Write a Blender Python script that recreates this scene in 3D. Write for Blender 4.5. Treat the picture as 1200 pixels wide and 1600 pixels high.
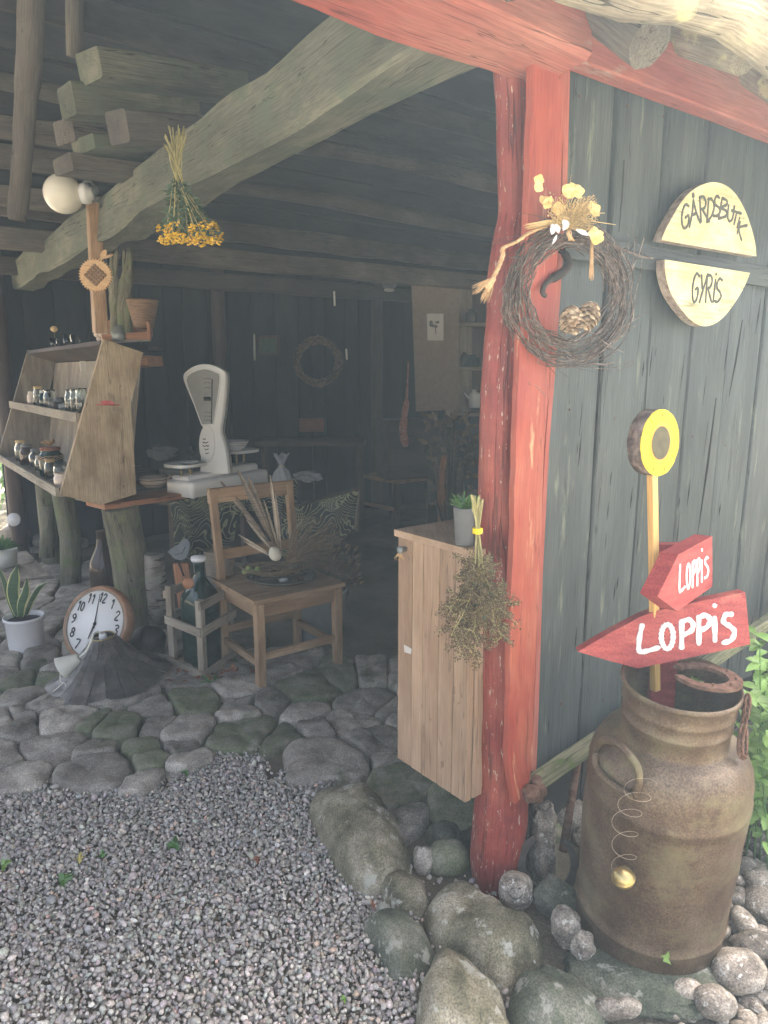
import bpy, math, random
import numpy as np
from mathutils import Vector, Matrix, noise
from math import radians as R, sin, cos, pi

# ------------------------------------------------------------------ scene, camera, light
scene = bpy.context.scene
for o in list(bpy.data.objects): bpy.data.objects.remove(o)
COL = scene.collection
FPX = 1109.0; PITCH = R(11.0); CAMZ = 1.3
cam_d = bpy.data.cameras.new('camera'); cam = bpy.data.objects.new('camera', cam_d); COL.objects.link(cam)
cam_d.sensor_fit = 'VERTICAL'; cam_d.sensor_height = 24.0; cam_d.lens = 24.0*FPX/1600.0
cam_d.clip_start = 0.02; cam_d.clip_end = 500
cam.location = (0, 0, CAMZ); cam.rotation_euler = (R(90)-PITCH, 0, 0)
scene.camera = cam
scene.view_settings.view_transform = 'Standard'; scene.view_settings.look = 'None'
scene.view_settings.gamma = 1.0; scene.view_settings.exposure = 3.17
SUN_EL = R(58); SUN_AZ = R(28)          # azimuth clockwise from +Y: the sun stands behind the shed, to the right
w = bpy.data.worlds.new("World"); scene.world = w; w.use_nodes = True
nt = w.node_tree; sky = nt.nodes.new('ShaderNodeTexSky'); sky.sky_type = 'NISHITA'; sky.sun_disc = False
sky.sun_elevation = SUN_EL; sky.sun_rotation = SUN_AZ; sky.air_density = .5; sky.dust_density = 10.0; sky.ozone_density = 1.0
wb = nt.nodes.new('ShaderNodeVectorMath'); wb.operation = 'MULTIPLY'; wb.inputs[1].default_value = (1.07, 1.0, .92)   # slightly hazy, less blue sky
nt.links.new(sky.outputs[0], wb.inputs[0]); nt.links.new(wb.outputs[0], nt.nodes['Background'].inputs[0]); nt.nodes['Background'].inputs[1].default_value = 0.15
sl = bpy.data.lights.new('sun', 'SUN'); sl.energy = 5.0; sl.angle = R(0.6); sl.color = (1, .93, .82)
sun = bpy.data.objects.new('sun', sl); COL.objects.link(sun)
sd = Vector((sin(SUN_AZ)*cos(SUN_EL), cos(SUN_AZ)*cos(SUN_EL), sin(SUN_EL)))
sun.rotation_euler = (-sd).to_track_quat('-Z', 'Y').to_euler()

# ------------------------------------------------------------------ geometry of the place
random.seed(4)
rnd = random.random
def U(a, b): return a+(b-a)*rnd()
def ray(px, py):
    x = (px-600)/FPX; y = -(py-800)/FPX
    return Vector((x, cos(PITCH)+y*sin(PITCH), -sin(PITCH)+y*cos(PITCH)))
CAM = Vector((0, 0, CAMZ))
def G(px, py, z=0.0):
    r = ray(px, py); return CAM+r*((z-CAMZ)/r.z)
def at(px, py, Y):
    r = ray(px, py); return CAM+r*(Y/r.y)
def PLN(px, py, p0, n):
    r = ray(px, py); return CAM+r*((p0-CAM).dot(n)/r.dot(n))
def proj(p):
    d=p-CAM; z=d.y*cos(PITCH)-d.z*sin(PITCH); y=d.y*sin(PITCH)+d.z*cos(PITCH); return 600+FPX*d.x/z, 800-FPX*y/z
def mpp(p): return ((p.y)*cos(PITCH)-(p.z-CAMZ)*sin(PITCH))/FPX      # metres per photo pixel at a point
UP = Vector((0, 0, 1))
A1 = R(53.9)
E1 = Vector((sin(A1), cos(A1), 0)); E2 = Vector((-cos(A1), sin(A1), 0)); NO = -E2   # along the front, into the shed, out of it
O = G(775, 1400)
def W(s, o, z): return O+E1*s+NO*o+UP*z                   # along the front, outwards, up
def F(px, py, o=0.0): return PLN(px, py, O+NO*o, NO)

# ------------------------------------------------------------------ mesh builder
class MB:
    def __init__(s): s.v=[]; s.f=[]; s.t=[]; s.r=[]; s.sm=[]
    def add(s, vs, fs, tex=None, smooth=False, r=None):
        b = len(s.v); s.v += [Vector(v) for v in vs]
        s.t += [Vector(t) for t in (tex if tex is not None else vs)]
        r = rnd() if r is None else r
        s.r += [r]*len(vs)
        s.f += [tuple(b+i for i in f) for f in fs]; s.sm += [smooth]*len(fs)
        return s
    def beam(s, p0, p1, w, h, up=UP, seg=1, j=0.0, taper=1.0, r=None, bev=0.0):
        """plank or beam from p0 to p1, w across, h along 'up', j = hand hewn wobble"""
        p0 = Vector(p0); p1 = Vector(p1); d = (p1-p0); L = d.length; d.normalize()
        a = d.cross(Vector(up)).normalized(); b = a.cross(d).normalized()
        off = Vector((U(0,50), U(0,50), U(0,50)))
        bv = bev if bev else min(w, h)*.08
        sec = [(-w/2+bv,-h/2),(w/2-bv,-h/2),(w/2,-h/2+bv),(w/2,h/2-bv),(w/2-bv,h/2),(-w/2+bv,h/2),(-w/2,h/2-bv),(-w/2,-h/2+bv)]
        vs=[]; ts=[]
        sd_ = U(0, 100)
        for i in range(seg+1):
            q = i/seg; k = 1+(taper-1)*q
            for n_, (x, y) in enumerate(sec):
                dx = dy = 0
                if j:
                    dx = j*noise.noise(Vector((q*L*3+sd_, x*8, y*8))); dy = j*noise.noise(Vector((q*L*3+sd_+31, x*8, y*8)))
                vs.append(p0+d*(L*q)+a*(x*k+dx)+b*(y*k+dy)); ts.append(Vector((x+dx, y+dy, L*q))+off)
        fs=[]
        for i in range(seg):
            for n_ in range(8):
                m = (n_+1)%8; fs.append((i*8+n_, i*8+m, i*8+8+m, i*8+8+n_))
        fs.append(tuple(range(7,-1,-1))); fs.append(tuple(seg*8+i for i in range(8)))
        return s.add(vs, fs, ts, False, r)
    def box(s, c, sx, sy, sz, yaw=0.0, rot=None, r=None, bev=0.0):
        m = rot if rot is not None else Matrix.Rotation(yaw, 3, 'Z')
        c = Vector(c); d = m@Vector((1,0,0))
        return s.beam(c-d*sx/2, c+d*sx/2, sy, sz, m@UP, r=r, bev=bev)
    def tube(s, pts, rad, seg=8, nz=0.0, flat=None, caps=True, nf=6.0, r=None, oval=1.0):
        """round limb through pts; rad a number or list; nz surface noise; flat=(normal, thickness) makes a painted stroke"""
        pts = [Vector(p) for p in pts]; n = len(pts)
        if not isinstance(rad, (list, tuple)): rad = [rad]*n
        off = Vector((U(0,50), U(0,50), U(0,50))); vs=[]; ts=[]; L=0; a=None
        for i, p in enumerate(pts):
            d = (pts[min(i+1, n-1)]-pts[max(i-1, 0)])
            if d.length < 1e-9: d = Vector((0,0,1))
            d.normalize()
            if i: L += (p-pts[i-1]).length
            if flat: b = Vector(flat[0]).normalized(); a = d.cross(b).normalized()
            else:
                if a is None: a = d.cross(UP if abs(d.z) < .9 else Vector((1,0,0))).normalized()
                else: a = (a-d*a.dot(d)).normalized()
                b = d.cross(a)
            for k in range(seg):
                th = 2*pi*k/seg
                if flat: q = a*(cos(th)*rad[i])+b*(sin(th)*flat[1])
                else:
                    rr = rad[i]
                    if nz: rr *= 1+nz*noise.noise(Vector((cos(th)*1.6, sin(th)*1.6, L*nf))+off)+nz*.4*noise.noise(Vector((cos(th)*5, sin(th)*5, L*nf*3))+off)
                    q = a*(cos(th)*rr)+b*(sin(th)*rr*oval)
                vs.append(p+q); ts.append(Vector((cos(th)*rad[i], sin(th)*rad[i], L))+off)
        fs=[]
        for i in range(n-1):
            for k in range(seg):
                m=(k+1)%seg; fs.append((i*seg+k, i*seg+m, i*seg+seg+m, i*seg+seg+k))
        b0 = len(s.f)
        if caps: fs.append(tuple(range(seg-1,-1,-1))); fs.append(tuple((n-1)*seg+k for k in range(seg)))
        s.add(vs, fs, ts, True, r)
        if caps: s.sm[-1]=False; s.sm[-2]=False
        return s
    def lathe(s, o, prof, seg=32, ax=UP, nz=0.0, r=None, closed=False, cap=True):
        """profile [(radius, height)] turned about ax through o"""
        o = Vector(o); ax = Vector(ax).normalized()
        a = ax.cross(Vector((0.0,1,0)) if abs(ax.y)<.9 else Vector((1,0,0))).normalized(); b = ax.cross(a)
        vs=[]; ts=[]
        for (rr, z) in prof:
            for k in range(seg):
                th=2*pi*k/seg; q=rr
                if nz: q = rr*(1+nz*noise.noise(Vector((cos(th)*2, sin(th)*2, z*12))))
                vs.append(o+ax*z+a*(cos(th)*q)+b*(sin(th)*q)); ts.append(Vector((cos(th)*rr, sin(th)*rr, z)))
        fs=[]
        for i in range(len(prof)-1):
            for k in range(seg):
                m=(k+1)%seg; fs.append((i*seg+k, i*seg+m, i*seg+seg+m, i*seg+seg+k))
        n=len(prof)
        if cap and prof[0][0] > 1e-5: fs.append(tuple(range(seg-1,-1,-1)))
        if cap and prof[-1][0] > 1e-5: fs.append(tuple((n-1)*seg+k for k in range(seg)))
        return s.add(vs, fs, ts, True, r)
    def prism(s, poly, n, th, r=None, smooth=False):
        """outline poly (3D points, one plane) given thickness th away from n"""
        n = Vector(n).normalized(); k=len(poly); P=[Vector(p) for p in poly]
        nn = Vector((0,0,0))
        for i in range(k): nn += P[i].cross(P[(i+1)%k])
        if nn.dot(n) < 0: P.reverse()
        u = n.cross(UP if abs(n.z)<.9 else Vector((0,1,0))).normalized(); v = n.cross(u)
        off = Vector((U(0,50), U(0,50), U(0,50)))
        vs = P+[p-n*th for p in P]
        ts = [Vector((p.dot(u), p.dot(n), p.dot(v)))+off for p in vs]
        b0=len(s.f)
        s.add(vs, [tuple(range(k)), tuple(range(2*k-1,k-1,-1))]+[(i, k+i, k+(i+1)%k, (i+1)%k) for i in range(k)], ts, False, r)
        if smooth:
            for i in range(b0+2, len(s.f)): s.sm[i]=True
        return s
    def blob(s, c, a, b, h, yaw=0.0, sub=3, nz=.18, seed=None, box=1.0, nf=1.6, rot=None, r=None):
        """stone-like lump with half sizes a, b, h"""
        seed = U(0, 1000) if seed is None else seed
        vs0, fs = ICO(sub); vs=[]; ts=[]; m = rot if rot is not None else Matrix.Rotation(yaw, 3, 'Z'); c=Vector(c)
        off = Vector((seed, seed*1.7, seed*.3))
        for v in vs0:
            q = v.copy()
            if box != 1.0:
                q = Vector([math.copysign(abs(x)**box, x) for x in v]); 
            k = 1+nz*noise.noise(v*nf+off)+nz*.38*noise.noise(v*nf*2.6+off)+(nz*.16*noise.noise(v*nf*7+off)+nz*.07*noise.noise(v*nf*17+off) if sub>3 else 0)
            q = Vector((q.x*a, q.y*b, q.z*h))*k
            vs.append(c+m@q); ts.append(q+off)
        return s.add(vs, fs, ts, True, r)
    def leaf(s, p, d, n, L, wd, fold=.15, droop=0.0, r=None, nseg=5):
        d=Vector(d).normalized(); n=Vector(n); a=d.cross(n).normalized(); n=a.cross(d).normalized()
        vs=[]; fs=[]; p=Vector(p)
        for i in range(nseg+1):
            q=i/nseg; ww = wd*.5*(sin(pi*min(1, q*.93+.05))**.8)
            c = p+d*(L*q)-UP*(droop*L*q*q)
            vs += [c-a*ww+n*(ww*fold*2), c, c+a*ww+n*(ww*fold*2)]
        for i in range(nseg):
            b=i*3; fs += [(b,b+1,b+4,b+3),(b+1,b+2,b+5,b+4)]
        return s.add(vs, fs, None, True, r)
    def build(s, name, m, parent=None, origin=None):
        me = bpy.data.meshes.new(name)
        if parent is not None:
            base = parent.matrix_world.translation.copy() if parent.parent is None else Vector(parent['_base'])
            base = Vector(parent['_base'])
        elif origin is not None: base = Vector(origin)
        else:
            zmin=min(v.z for v in s.v); cx=(min(v.x for v in s.v)+max(v.x for v in s.v))/2; cy=(min(v.y for v in s.v)+max(v.y for v in s.v))/2
            base = Vector((cx, cy, zmin))
        me.from_pydata([tuple(v-base) for v in s.v], [], s.f)
        me.polygons.foreach_set('use_smooth', s.sm)
        at_ = me.attributes.new('tex', 'FLOAT_VECTOR', 'POINT'); at_.data.foreach_set('vector', [c for t in s.t for c in t])
        ar = me.attributes.new('rv', 'FLOAT', 'POINT'); ar.data.foreach_set('value', s.r)
        me.materials.append(m); me.update()
        o = bpy.data.objects.new(name, me); COL.objects.link(o)
        if parent is not None: o.parent = parent; BASE[o.name]=base; o['_base']=tuple(base)
        else: o.location = base; o['_base']=tuple(base)
        return o
BASE={}
_ico={}
def ICO(sub):
    if sub in _ico: return _ico[sub]
    import bmesh
    bm=bmesh.new(); bmesh.ops.create_icosphere(bm, subdivisions=sub, radius=1.0)
    bm.verts.ensure_lookup_table()
    vs=[v.co.copy() for v in bm.verts]; fs=[tuple(v.index for v in f.verts) for f in bm.faces]; bm.free()
    _ico[sub]=(vs, fs); return _ico[sub]
def tag(o, label=None, cat=None, group=None, kind=None):
    if label: o['label']=label
    if cat: o['category']=cat
    if group: o['group']=group
    if kind: o['kind']=kind
    return o
def thing(name, loc, label, cat, group=None):
    o=bpy.data.objects.new(name, None); COL.objects.link(o); o.location=loc; o['_base']=tuple(loc); o.empty_display_size=.05
    return tag(o, label, cat, group)
def dup(root, loc, rz, label=None, scale=1.0):
    r=root.copy(); COL.objects.link(r); r.location=loc; r.rotation_euler=(0,0,rz); r.scale=(scale,)*3
    if label: r['label']=label
    for ch in list(root.children):
        c=ch.copy(); COL.objects.link(c); c.parent=r
        for g in list(ch.children):
            d=g.copy(); COL.objects.link(d); d.parent=c
    return r
def smooth_pts(pts, n=4):
    """Catmull-Rom through pts"""
    P=[Vector(p) for p in pts]; out=[]
    for i in range(len(P)-1):
        a=P[max(i-1,0)]; b=P[i]; c=P[i+1]; d=P[min(i+2,len(P)-1)]
        for k in range(n):
            t=k/n; out.append(.5*((2*b)+(c-a)*t+(2*a-5*b+4*c-d)*t*t+(3*b-a-3*c+d)*t**3))
    out.append(P[-1]); return out

# ------------------------------------------------------------------ materials
def C3(c): return (c[0], c[1], c[2], 1.0)
def mat(name, c1, c2=None, c3=None, sc=(8,8,8), det=6, rough=.75, bump=.3, metal=0.0, rv=0.0, spot=None, spot_sc=20, spot_lo=.62, spot_w=.06, bdist=.004, pos=(.35,.5,.68), trans=0.0, alpha=1.0, coat=0.0, sss=0, ior=1.45, grain=0.0, spot_vec=None, emit=None):
    wood = max(sc)/min(sc)>2 and max(sc)<60
    if wood: mn=min(sc); mxs=max(sc); along=[i for i in range(3) if sc[i]<=mn*1.5]; sc=tuple(mxs*.55 if i not in along else mn*1.3 for i in range(3))   # broad tone; the fibre comes below
    m=bpy.data.materials.new(name); m.use_nodes=True; n=m.node_tree; N=n.nodes; Lk=n.links; b=N['Principled BSDF']
    at_=N.new('ShaderNodeAttribute'); at_.attribute_name='tex'
    mp=N.new('ShaderNodeMapping'); mp.inputs['Scale'].default_value=sc; Lk.new(at_.outputs['Vector'], mp.inputs['Vector'])
    nz=N.new('ShaderNodeTexNoise'); nz.inputs['Scale'].default_value=1.0; nz.inputs['Detail'].default_value=det; nz.inputs['Roughness'].default_value=.62
    Lk.new(mp.outputs[0], nz.inputs['Vector'])
    rp=N.new('ShaderNodeValToRGB'); e=rp.color_ramp.elements
    e[0].position=pos[0]; e[0].color=C3(c1); e[1].position=pos[2]; e[1].color=C3(c3 or c2 or c1)
    if c3: x=e.new(pos[1]); x.color=C3(c2)
    Lk.new(nz.outputs['Fac'], rp.inputs[0]); col=rp.outputs[0]
    crk=None
    if grain:
        fs_=(tuple(260 if i not in along else 9 for i in range(3)) if wood else (230,)*3)
        mg=N.new('ShaderNodeMapping'); mg.inputs['Scale'].default_value=fs_; Lk.new(at_.outputs['Vector'], mg.inputs['Vector'])
        g=N.new('ShaderNodeTexNoise'); g.inputs['Scale'].default_value=1.0; g.inputs['Detail'].default_value=3; Lk.new(mg.outputs[0], g.inputs['Vector'])
        mr=N.new('ShaderNodeMapRange'); mr.inputs['From Min'].default_value=.32; mr.inputs['From Max'].default_value=.68; mr.inputs['To Min'].default_value=1-grain; mr.inputs['To Max'].default_value=1+grain
        Lk.new(g.outputs['Fac'], mr.inputs['Value'])
        mm=N.new('ShaderNodeVectorMath'); mm.operation='SCALE'; Lk.new(col, mm.inputs[0]); Lk.new(mr.outputs[0], mm.inputs['Scale']); col=mm.outputs[0]
        cs_=(tuple(42 if i not in along else 1.6 for i in range(3)) if wood else (6,6,6))
        mc=N.new('ShaderNodeMapping'); mc.inputs['Scale'].default_value=cs_; mc.inputs['Location'].default_value=(11,5,2); Lk.new(at_.outputs['Vector'], mc.inputs['Vector'])
        cn=N.new('ShaderNodeTexNoise'); cn.inputs['Scale'].default_value=1.0; cn.inputs['Detail'].default_value=2.5; Lk.new(mc.outputs[0], cn.inputs['Vector'])
        s_=N.new('ShaderNodeMath'); s_.operation='SUBTRACT'; Lk.new(cn.outputs['Fac'], s_.inputs[0]); s_.inputs[1].default_value=.5
        ab=N.new('ShaderNodeMath'); ab.operation='ABSOLUTE'; Lk.new(s_.outputs[0], ab.inputs[0])
        # cracks only here and there
        mk=N.new('ShaderNodeMapping'); mk.inputs['Scale'].default_value=tuple(x*.35 for x in cs_) if wood else (3,3,3); Lk.new(at_.outputs['Vector'], mk.inputs['Vector'])
        kn=N.new('ShaderNodeTexNoise'); kn.inputs['Scale'].default_value=1.0; kn.inputs['Detail'].default_value=2; Lk.new(mk.outputs[0], kn.inputs['Vector'])
        kw=N.new('ShaderNodeMapRange'); kw.inputs['From Min'].default_value=.48; kw.inputs['From Max'].default_value=.66; kw.inputs['To Min'].default_value=.0005; kw.inputs['To Max'].default_value=.016 if wood else .006; Lk.new(kn.outputs['Fac'], kw.inputs['Value'])
        dv=N.new('ShaderNodeMath'); dv.operation='DIVIDE'; Lk.new(ab.outputs[0], dv.inputs[0]); Lk.new(kw.outputs[0], dv.inputs[1])
        cr=N.new('ShaderNodeMapRange'); cr.inputs['From Min'].default_value=.5; cr.inputs['From Max'].default_value=1.2; cr.inputs['To Min'].default_value=max(.25,1-grain*(2.6 if wood else .35)); cr.inputs['To Max'].default_value=1; Lk.new(dv.outputs[0], cr.inputs['Value']); crk=cr.outputs[0]
        m2=N.new('ShaderNodeVectorMath'); m2.operation='SCALE'; Lk.new(col, m2.inputs[0]); Lk.new(crk, m2.inputs['Scale']); col=m2.outputs[0]
    if spot:
        ms=N.new('ShaderNodeMapping'); ms.inputs['Scale'].default_value=(spot_vec or (spot_sc,)*3); ms.inputs['Location'].default_value=(3,7,1); Lk.new(at_.outputs['Vector'], ms.inputs['Vector'])
        s2=N.new('ShaderNodeTexNoise'); s2.inputs['Scale'].default_value=1.0; s2.inputs['Detail'].default_value=7; s2.inputs['Roughness'].default_value=.65; Lk.new(ms.outputs[0], s2.inputs['Vector'])
        sr=N.new('ShaderNodeMapRange'); sr.inputs['From Min'].default_value=spot_lo; sr.inputs['From Max'].default_value=spot_lo+spot_w; Lk.new(s2.outputs['Fac'], sr.inputs['Value'])
        mx=N.new('ShaderNodeMix'); mx.data_type='RGBA'; Lk.new(sr.outputs[0], mx.inputs['Factor']); Lk.new(col, mx.inputs[6]); mx.inputs[7].default_value=C3(spot); col=mx.outputs[2]
    if rv:
        ar=N.new('ShaderNodeAttribute'); ar.attribute_name='rv'
        mr=N.new('ShaderNodeMapRange'); mr.inputs['To Min'].default_value=1-rv; mr.inputs['To Max'].default_value=1+rv; Lk.new(ar.outputs['Fac'], mr.inputs['Value'])
        mm=N.new('ShaderNodeVectorMath'); mm.operation='SCALE'; Lk.new(col, mm.inputs[0]); Lk.new(mr.outputs[0], mm.inputs['Scale']); col=mm.outputs[0]
    Lk.new(col, b.inputs['Base Color'])
    b.inputs['Roughness'].default_value=rough; b.inputs['Metallic'].default_value=metal; b.inputs['IOR'].default_value=ior
    if trans: b.inputs['Transmission Weight'].default_value=trans
    if coat: b.inputs['Coat Weight'].default_value=coat; b.inputs['Coat Roughness'].default_value=.1
    if alpha<1: b.inputs['Alpha'].default_value=alpha
    if bump:
        bp=N.new('ShaderNodeBump'); bp.inputs['Strength'].default_value=bump; bp.inputs['Distance'].default_value=bdist
        hsrc=nz.outputs['Fac']
        if crk is not None:
            h1=N.new('ShaderNodeMath'); h1.operation='MULTIPLY_ADD'; Lk.new(crk,h1.inputs[0]); h1.inputs[1].default_value=.8; Lk.new(nz.outputs['Fac'],h1.inputs[2])
            h2=N.new('ShaderNodeMath'); h2.operation='MULTIPLY_ADD'; Lk.new(g.outputs['Fac'],h2.inputs[0]); h2.inputs[1].default_value=.35 if wood else .22; Lk.new(h1.outputs[0],h2.inputs[2]); hsrc=h2.outputs[0]
        Lk.new(hsrc, bp.inputs['Height']); Lk.new(bp.outputs[0], b.inputs['Normal'])
    return m
WZ=(22,22,2.2)     # wood grain along the third texture axis
M={}
M['red_paint']=mat('red_paint', (.165,.025,.024),(.24,.04,.033),(.33,.085,.06), sc=(14,14,5), rough=.4, bump=.8, spot=(.50,.38,.30), spot_vec=(120,120,30), spot_lo=.622, spot_w=.02, grain=.2, bdist=.01)
M['red_board']=mat('red_board', (.27,.045,.034),(.345,.078,.052),(.43,.15,.09), sc=(16,16,2), rough=.45, bump=.35, spot=(.52,.30,.17), spot_vec=(26,26,4), spot_lo=.60, spot_w=.08, grain=.13)
M['red_old']=mat('red_old', (.28,.058,.042),(.35,.10,.075),(.42,.17,.13), sc=(9,9,1.5), rough=.7, bump=.5, grain=.2, spot=(.36,.28,.23), spot_vec=(14,14,4), spot_lo=.62, spot_w=.12)
M['black_wood']=mat('black_wood', (.030,.039,.042),(.046,.057,.059),(.07,.082,.081), sc=(18,18,1.3), rough=.5, bump=.5, rv=.2, grain=.26, spot=(.15,.165,.125), spot_vec=(36,36,5), spot_lo=.60, spot_w=.14, bdist=.006)
M['moss_wood']=mat('moss_wood', (.10,.11,.06),(.19,.19,.11),(.27,.25,.16), sc=(20,20,3), rough=.85, bump=.5, grain=.4, spot=(.10,.14,.04), spot_sc=16, spot_lo=.52, spot_w=.1)
M['old_beam']=mat('old_beam', (.085,.09,.068),(.13,.135,.10),(.20,.195,.145), sc=(12,12,2), rough=.85, bump=.7, grain=.25, spot=(.10,.125,.085), spot_sc=7, spot_lo=.5, spot_w=.14, bdist=.008)
M['ceiling_wood']=mat('ceiling_wood', (.07,.06,.05),(.12,.105,.09),(.19,.17,.14), sc=(10,10,1.6), rough=.85, bump=.5, rv=.45, grain=.3, bdist=.008)
M['grey_wood']=mat('grey_wood', (.18,.15,.115),(.28,.24,.185),(.38,.34,.27), sc=(18,18,2), rough=.8, bump=.4, rv=.1, grain=.2, spot=(.12,.09,.07), spot_sc=14, spot_lo=.62, spot_w=.16)
M['panel_wood']=mat('panel_wood', (.26,.20,.13),(.38,.30,.20),(.48,.40,.28), sc=(16,16,4), rough=.8, bump=.4, grain=.22, spot=(.10,.08,.065), spot_vec=(13,13,7), spot_lo=.56, spot_w=.2)
M['door_wood']=mat('door_wood', (.27,.175,.11),(.36,.25,.165),(.44,.32,.225), sc=(14,14,1.6), rough=.7, bump=.3, rv=.09, grain=.14, spot=(.22,.14,.09), spot_vec=(18,18,9), spot_lo=.62, spot_w=.06)
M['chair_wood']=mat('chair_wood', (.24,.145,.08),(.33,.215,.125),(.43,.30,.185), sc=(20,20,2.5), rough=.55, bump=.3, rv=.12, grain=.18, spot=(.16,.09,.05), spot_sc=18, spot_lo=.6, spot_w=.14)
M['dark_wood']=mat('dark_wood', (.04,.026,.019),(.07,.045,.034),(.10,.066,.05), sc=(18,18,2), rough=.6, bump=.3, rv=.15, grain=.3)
M['orange_wood']=mat('orange_wood', (.30,.13,.06),(.42,.2,.1), sc=(14,14,3), rough=.6, bump=.2, grain=.3)
M['log_bark']=mat('log_bark', (.11,.10,.062),(.19,.175,.115),(.29,.265,.185), sc=(18,18,2), rough=.9, bump=.9, grain=.25, spot=(.17,.20,.09), spot_sc=9, spot_lo=.5, spot_w=.14, bdist=.01)
M['birch']=mat('birch', (.12,.10,.075),(.28,.25,.20),(.42,.4,.35), sc=(9,9,26), rough=.8, bump=.5, spot=(.05,.04,.035), spot_vec=(12,12,60), spot_lo=.55, spot_w=.06)
M['bark_pale']=mat('bark_pale', (.22,.19,.15),(.33,.29,.22),(.55,.50,.36), sc=(14,14,4), rough=.85, bump=.7, spot=(.50,.47,.27), spot_sc=7, spot_lo=.55, spot_w=.05, grain=.3, bdist=.01)
M['disc_wood']=mat('disc_wood', (.52,.46,.25),(.63,.57,.34),(.72,.66,.45), sc=(10,10,40), rough=.7, bump=.25, spot=(.46,.38,.2), spot_sc=9, spot_lo=.6, spot_w=.16, grain=.18)
M['disc_bark']=mat('disc_bark', (.20,.15,.13),(.36,.29,.25),(.5,.43,.38), sc=(60,60,30), rough=.9, bump=.8)
M['paint_grey']=mat('paint_grey', (.06,.065,.055),(.10,.105,.09), sc=(90,90,90), rough=.8, bump=.1)
M['white_paint']=mat('white_paint', (.66,.64,.66),(.82,.80,.80), sc=(70,70,70), rough=.6, bump=.2)
M['sign_red']=mat('sign_red', (.25,.03,.035),(.32,.046,.047),(.40,.075,.066), sc=(14,14,60), rough=.5, bump=.25, grain=.25, spot=(.46,.13,.1), spot_sc=12, spot_lo=.62, spot_w=.1)
M['yellow']=mat('yellow', (.80,.56,.01),(.86,.65,.02), sc=(30,30,30), rough=.45, bump=.1)
M['orange']=mat('orange', (.72,.30,.03),(.8,.38,.05), sc=(40,40,40), rough=.5, bump=.1)
M['dark_olive']=mat('dark_olive', (.07,.06,.03),(.11,.095,.05), sc=(40,40,40), rough=.6, bump=.2)
M['stake_wood']=mat('stake_wood', (.55,.33,.10),(.66,.44,.17), sc=(30,30,2), rough=.6, bump=.15, grain=.2)
M['rust_can']=mat('rust_can', (.072,.044,.029),(.115,.078,.05),(.165,.125,.085), sc=(12,12,8), det=12, rough=.48, bump=.5, metal=.3, spot=(.18,.165,.09), spot_vec=(6,6,9), spot_lo=.49, spot_w=.2, grain=.35, bdist=.004)
M['rust']=mat('rust', (.09,.045,.03),(.17,.09,.06),(.24,.15,.11), sc=(60,60,60), rough=.75, bump=.6, metal=.4)
M['iron_dark']=mat('iron_dark', (.035,.03,.028),(.075,.06,.055), sc=(50,50,50), rough=.6, bump=.5, metal=.5)
M['brass']=mat('brass', (.30,.22,.08),(.55,.45,.22), sc=(40,40,40), rough=.35, bump=.2, metal=.8)
M['wire']=mat('wire', (.25,.2,.15),(.4,.34,.26), sc=(50,50,50), rough=.4, bump=0, metal=.8)
M['gravel']=mat('gravel', (.12,.12,.128),(.24,.24,.25),(.37,.365,.37), sc=(1,1,1), rough=.8, bump=.2, rv=.0)
M['stone']=mat('stone', (.20,.178,.145),(.33,.295,.245),(.48,.44,.37), sc=(11,11,11), det=12, rough=.8, bump=1.0, rv=.38, spot=(.14,.145,.085), spot_sc=6, spot_lo=.56, spot_w=.1, grain=.4, bdist=.01)
M['stone_moss']=mat('stone_moss', (.10,.12,.06),(.16,.17,.10),(.24,.23,.17), sc=(11,11,11), det=9, rough=.9, bump=.8, rv=.2, spot=(.28,.26,.2), spot_sc=9, spot_lo=.56, spot_w=.1, grain=.35, bdist=.009)
M['boulder']=mat('boulder', (.085,.08,.046),(.20,.18,.115),(.37,.33,.245), sc=(9,9,9), det=12, rough=.85, bump=1.0, rv=.12, pos=(.36,.5,.64), spot=(.42,.41,.34), spot_sc=15, spot_lo=.57, spot_w=.05, grain=.4, bdist=.014)
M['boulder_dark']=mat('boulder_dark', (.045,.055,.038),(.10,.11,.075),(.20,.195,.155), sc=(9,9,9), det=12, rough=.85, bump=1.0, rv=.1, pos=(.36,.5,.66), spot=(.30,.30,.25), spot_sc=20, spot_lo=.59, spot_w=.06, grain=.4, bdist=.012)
M['cobble']=mat('cobble', (.12,.10,.08),(.23,.20,.16),(.38,.34,.285), sc=(22,22,22), det=12, rough=.75, bump=.7, rv=.4, spot=(.50,.48,.43), spot_sc=60, spot_lo=.58, spot_w=.05, grain=.45, bdist=.005)
M['earth']=mat('earth', (.045,.036,.03),(.085,.068,.055),(.14,.115,.09), sc=(4,4,4), det=10, rough=.95, bump=.7, spot=(.16,.13,.09), spot_sc=2, spot_lo=.5, spot_w=.2, bdist=.02)
M['white_enamel']=mat('white_enamel', (.78,.79,.78),(.84,.85,.84), sc=(5,5,5), rough=.3, bump=.0, spot=(.42,.40,.36), spot_sc=16, spot_lo=.66, spot_w=.08)
M['white_pot']=mat('white_pot', (.72,.72,.72),(.80,.80,.80), sc=(8,8,8), rough=.35, bump=.05)
M['globe']=mat('globe', (.70,.68,.60),(.76,.74,.66), sc=(8,8,8), rough=.15, bump=0)
M['cream']=mat('cream', (.68,.67,.58),(.76,.75,.66), sc=(8,8,8), rough=.35, bump=0)
M['ceramic']=mat('ceramic', (.62,.50,.40),(.72,.60,.49), sc=(8,8,8), rough=.25, bump=0, coat=.3)
M['black_line']=mat('black_line', (.02,.02,.02),(.03,.03,.03), sc=(8,8,8), rough=.5, bump=0)
M['dial']=mat('dial', (.30,.31,.30),(.37,.38,.37), sc=(8,8,8), rough=.25, bump=0, coat=.5)
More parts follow.
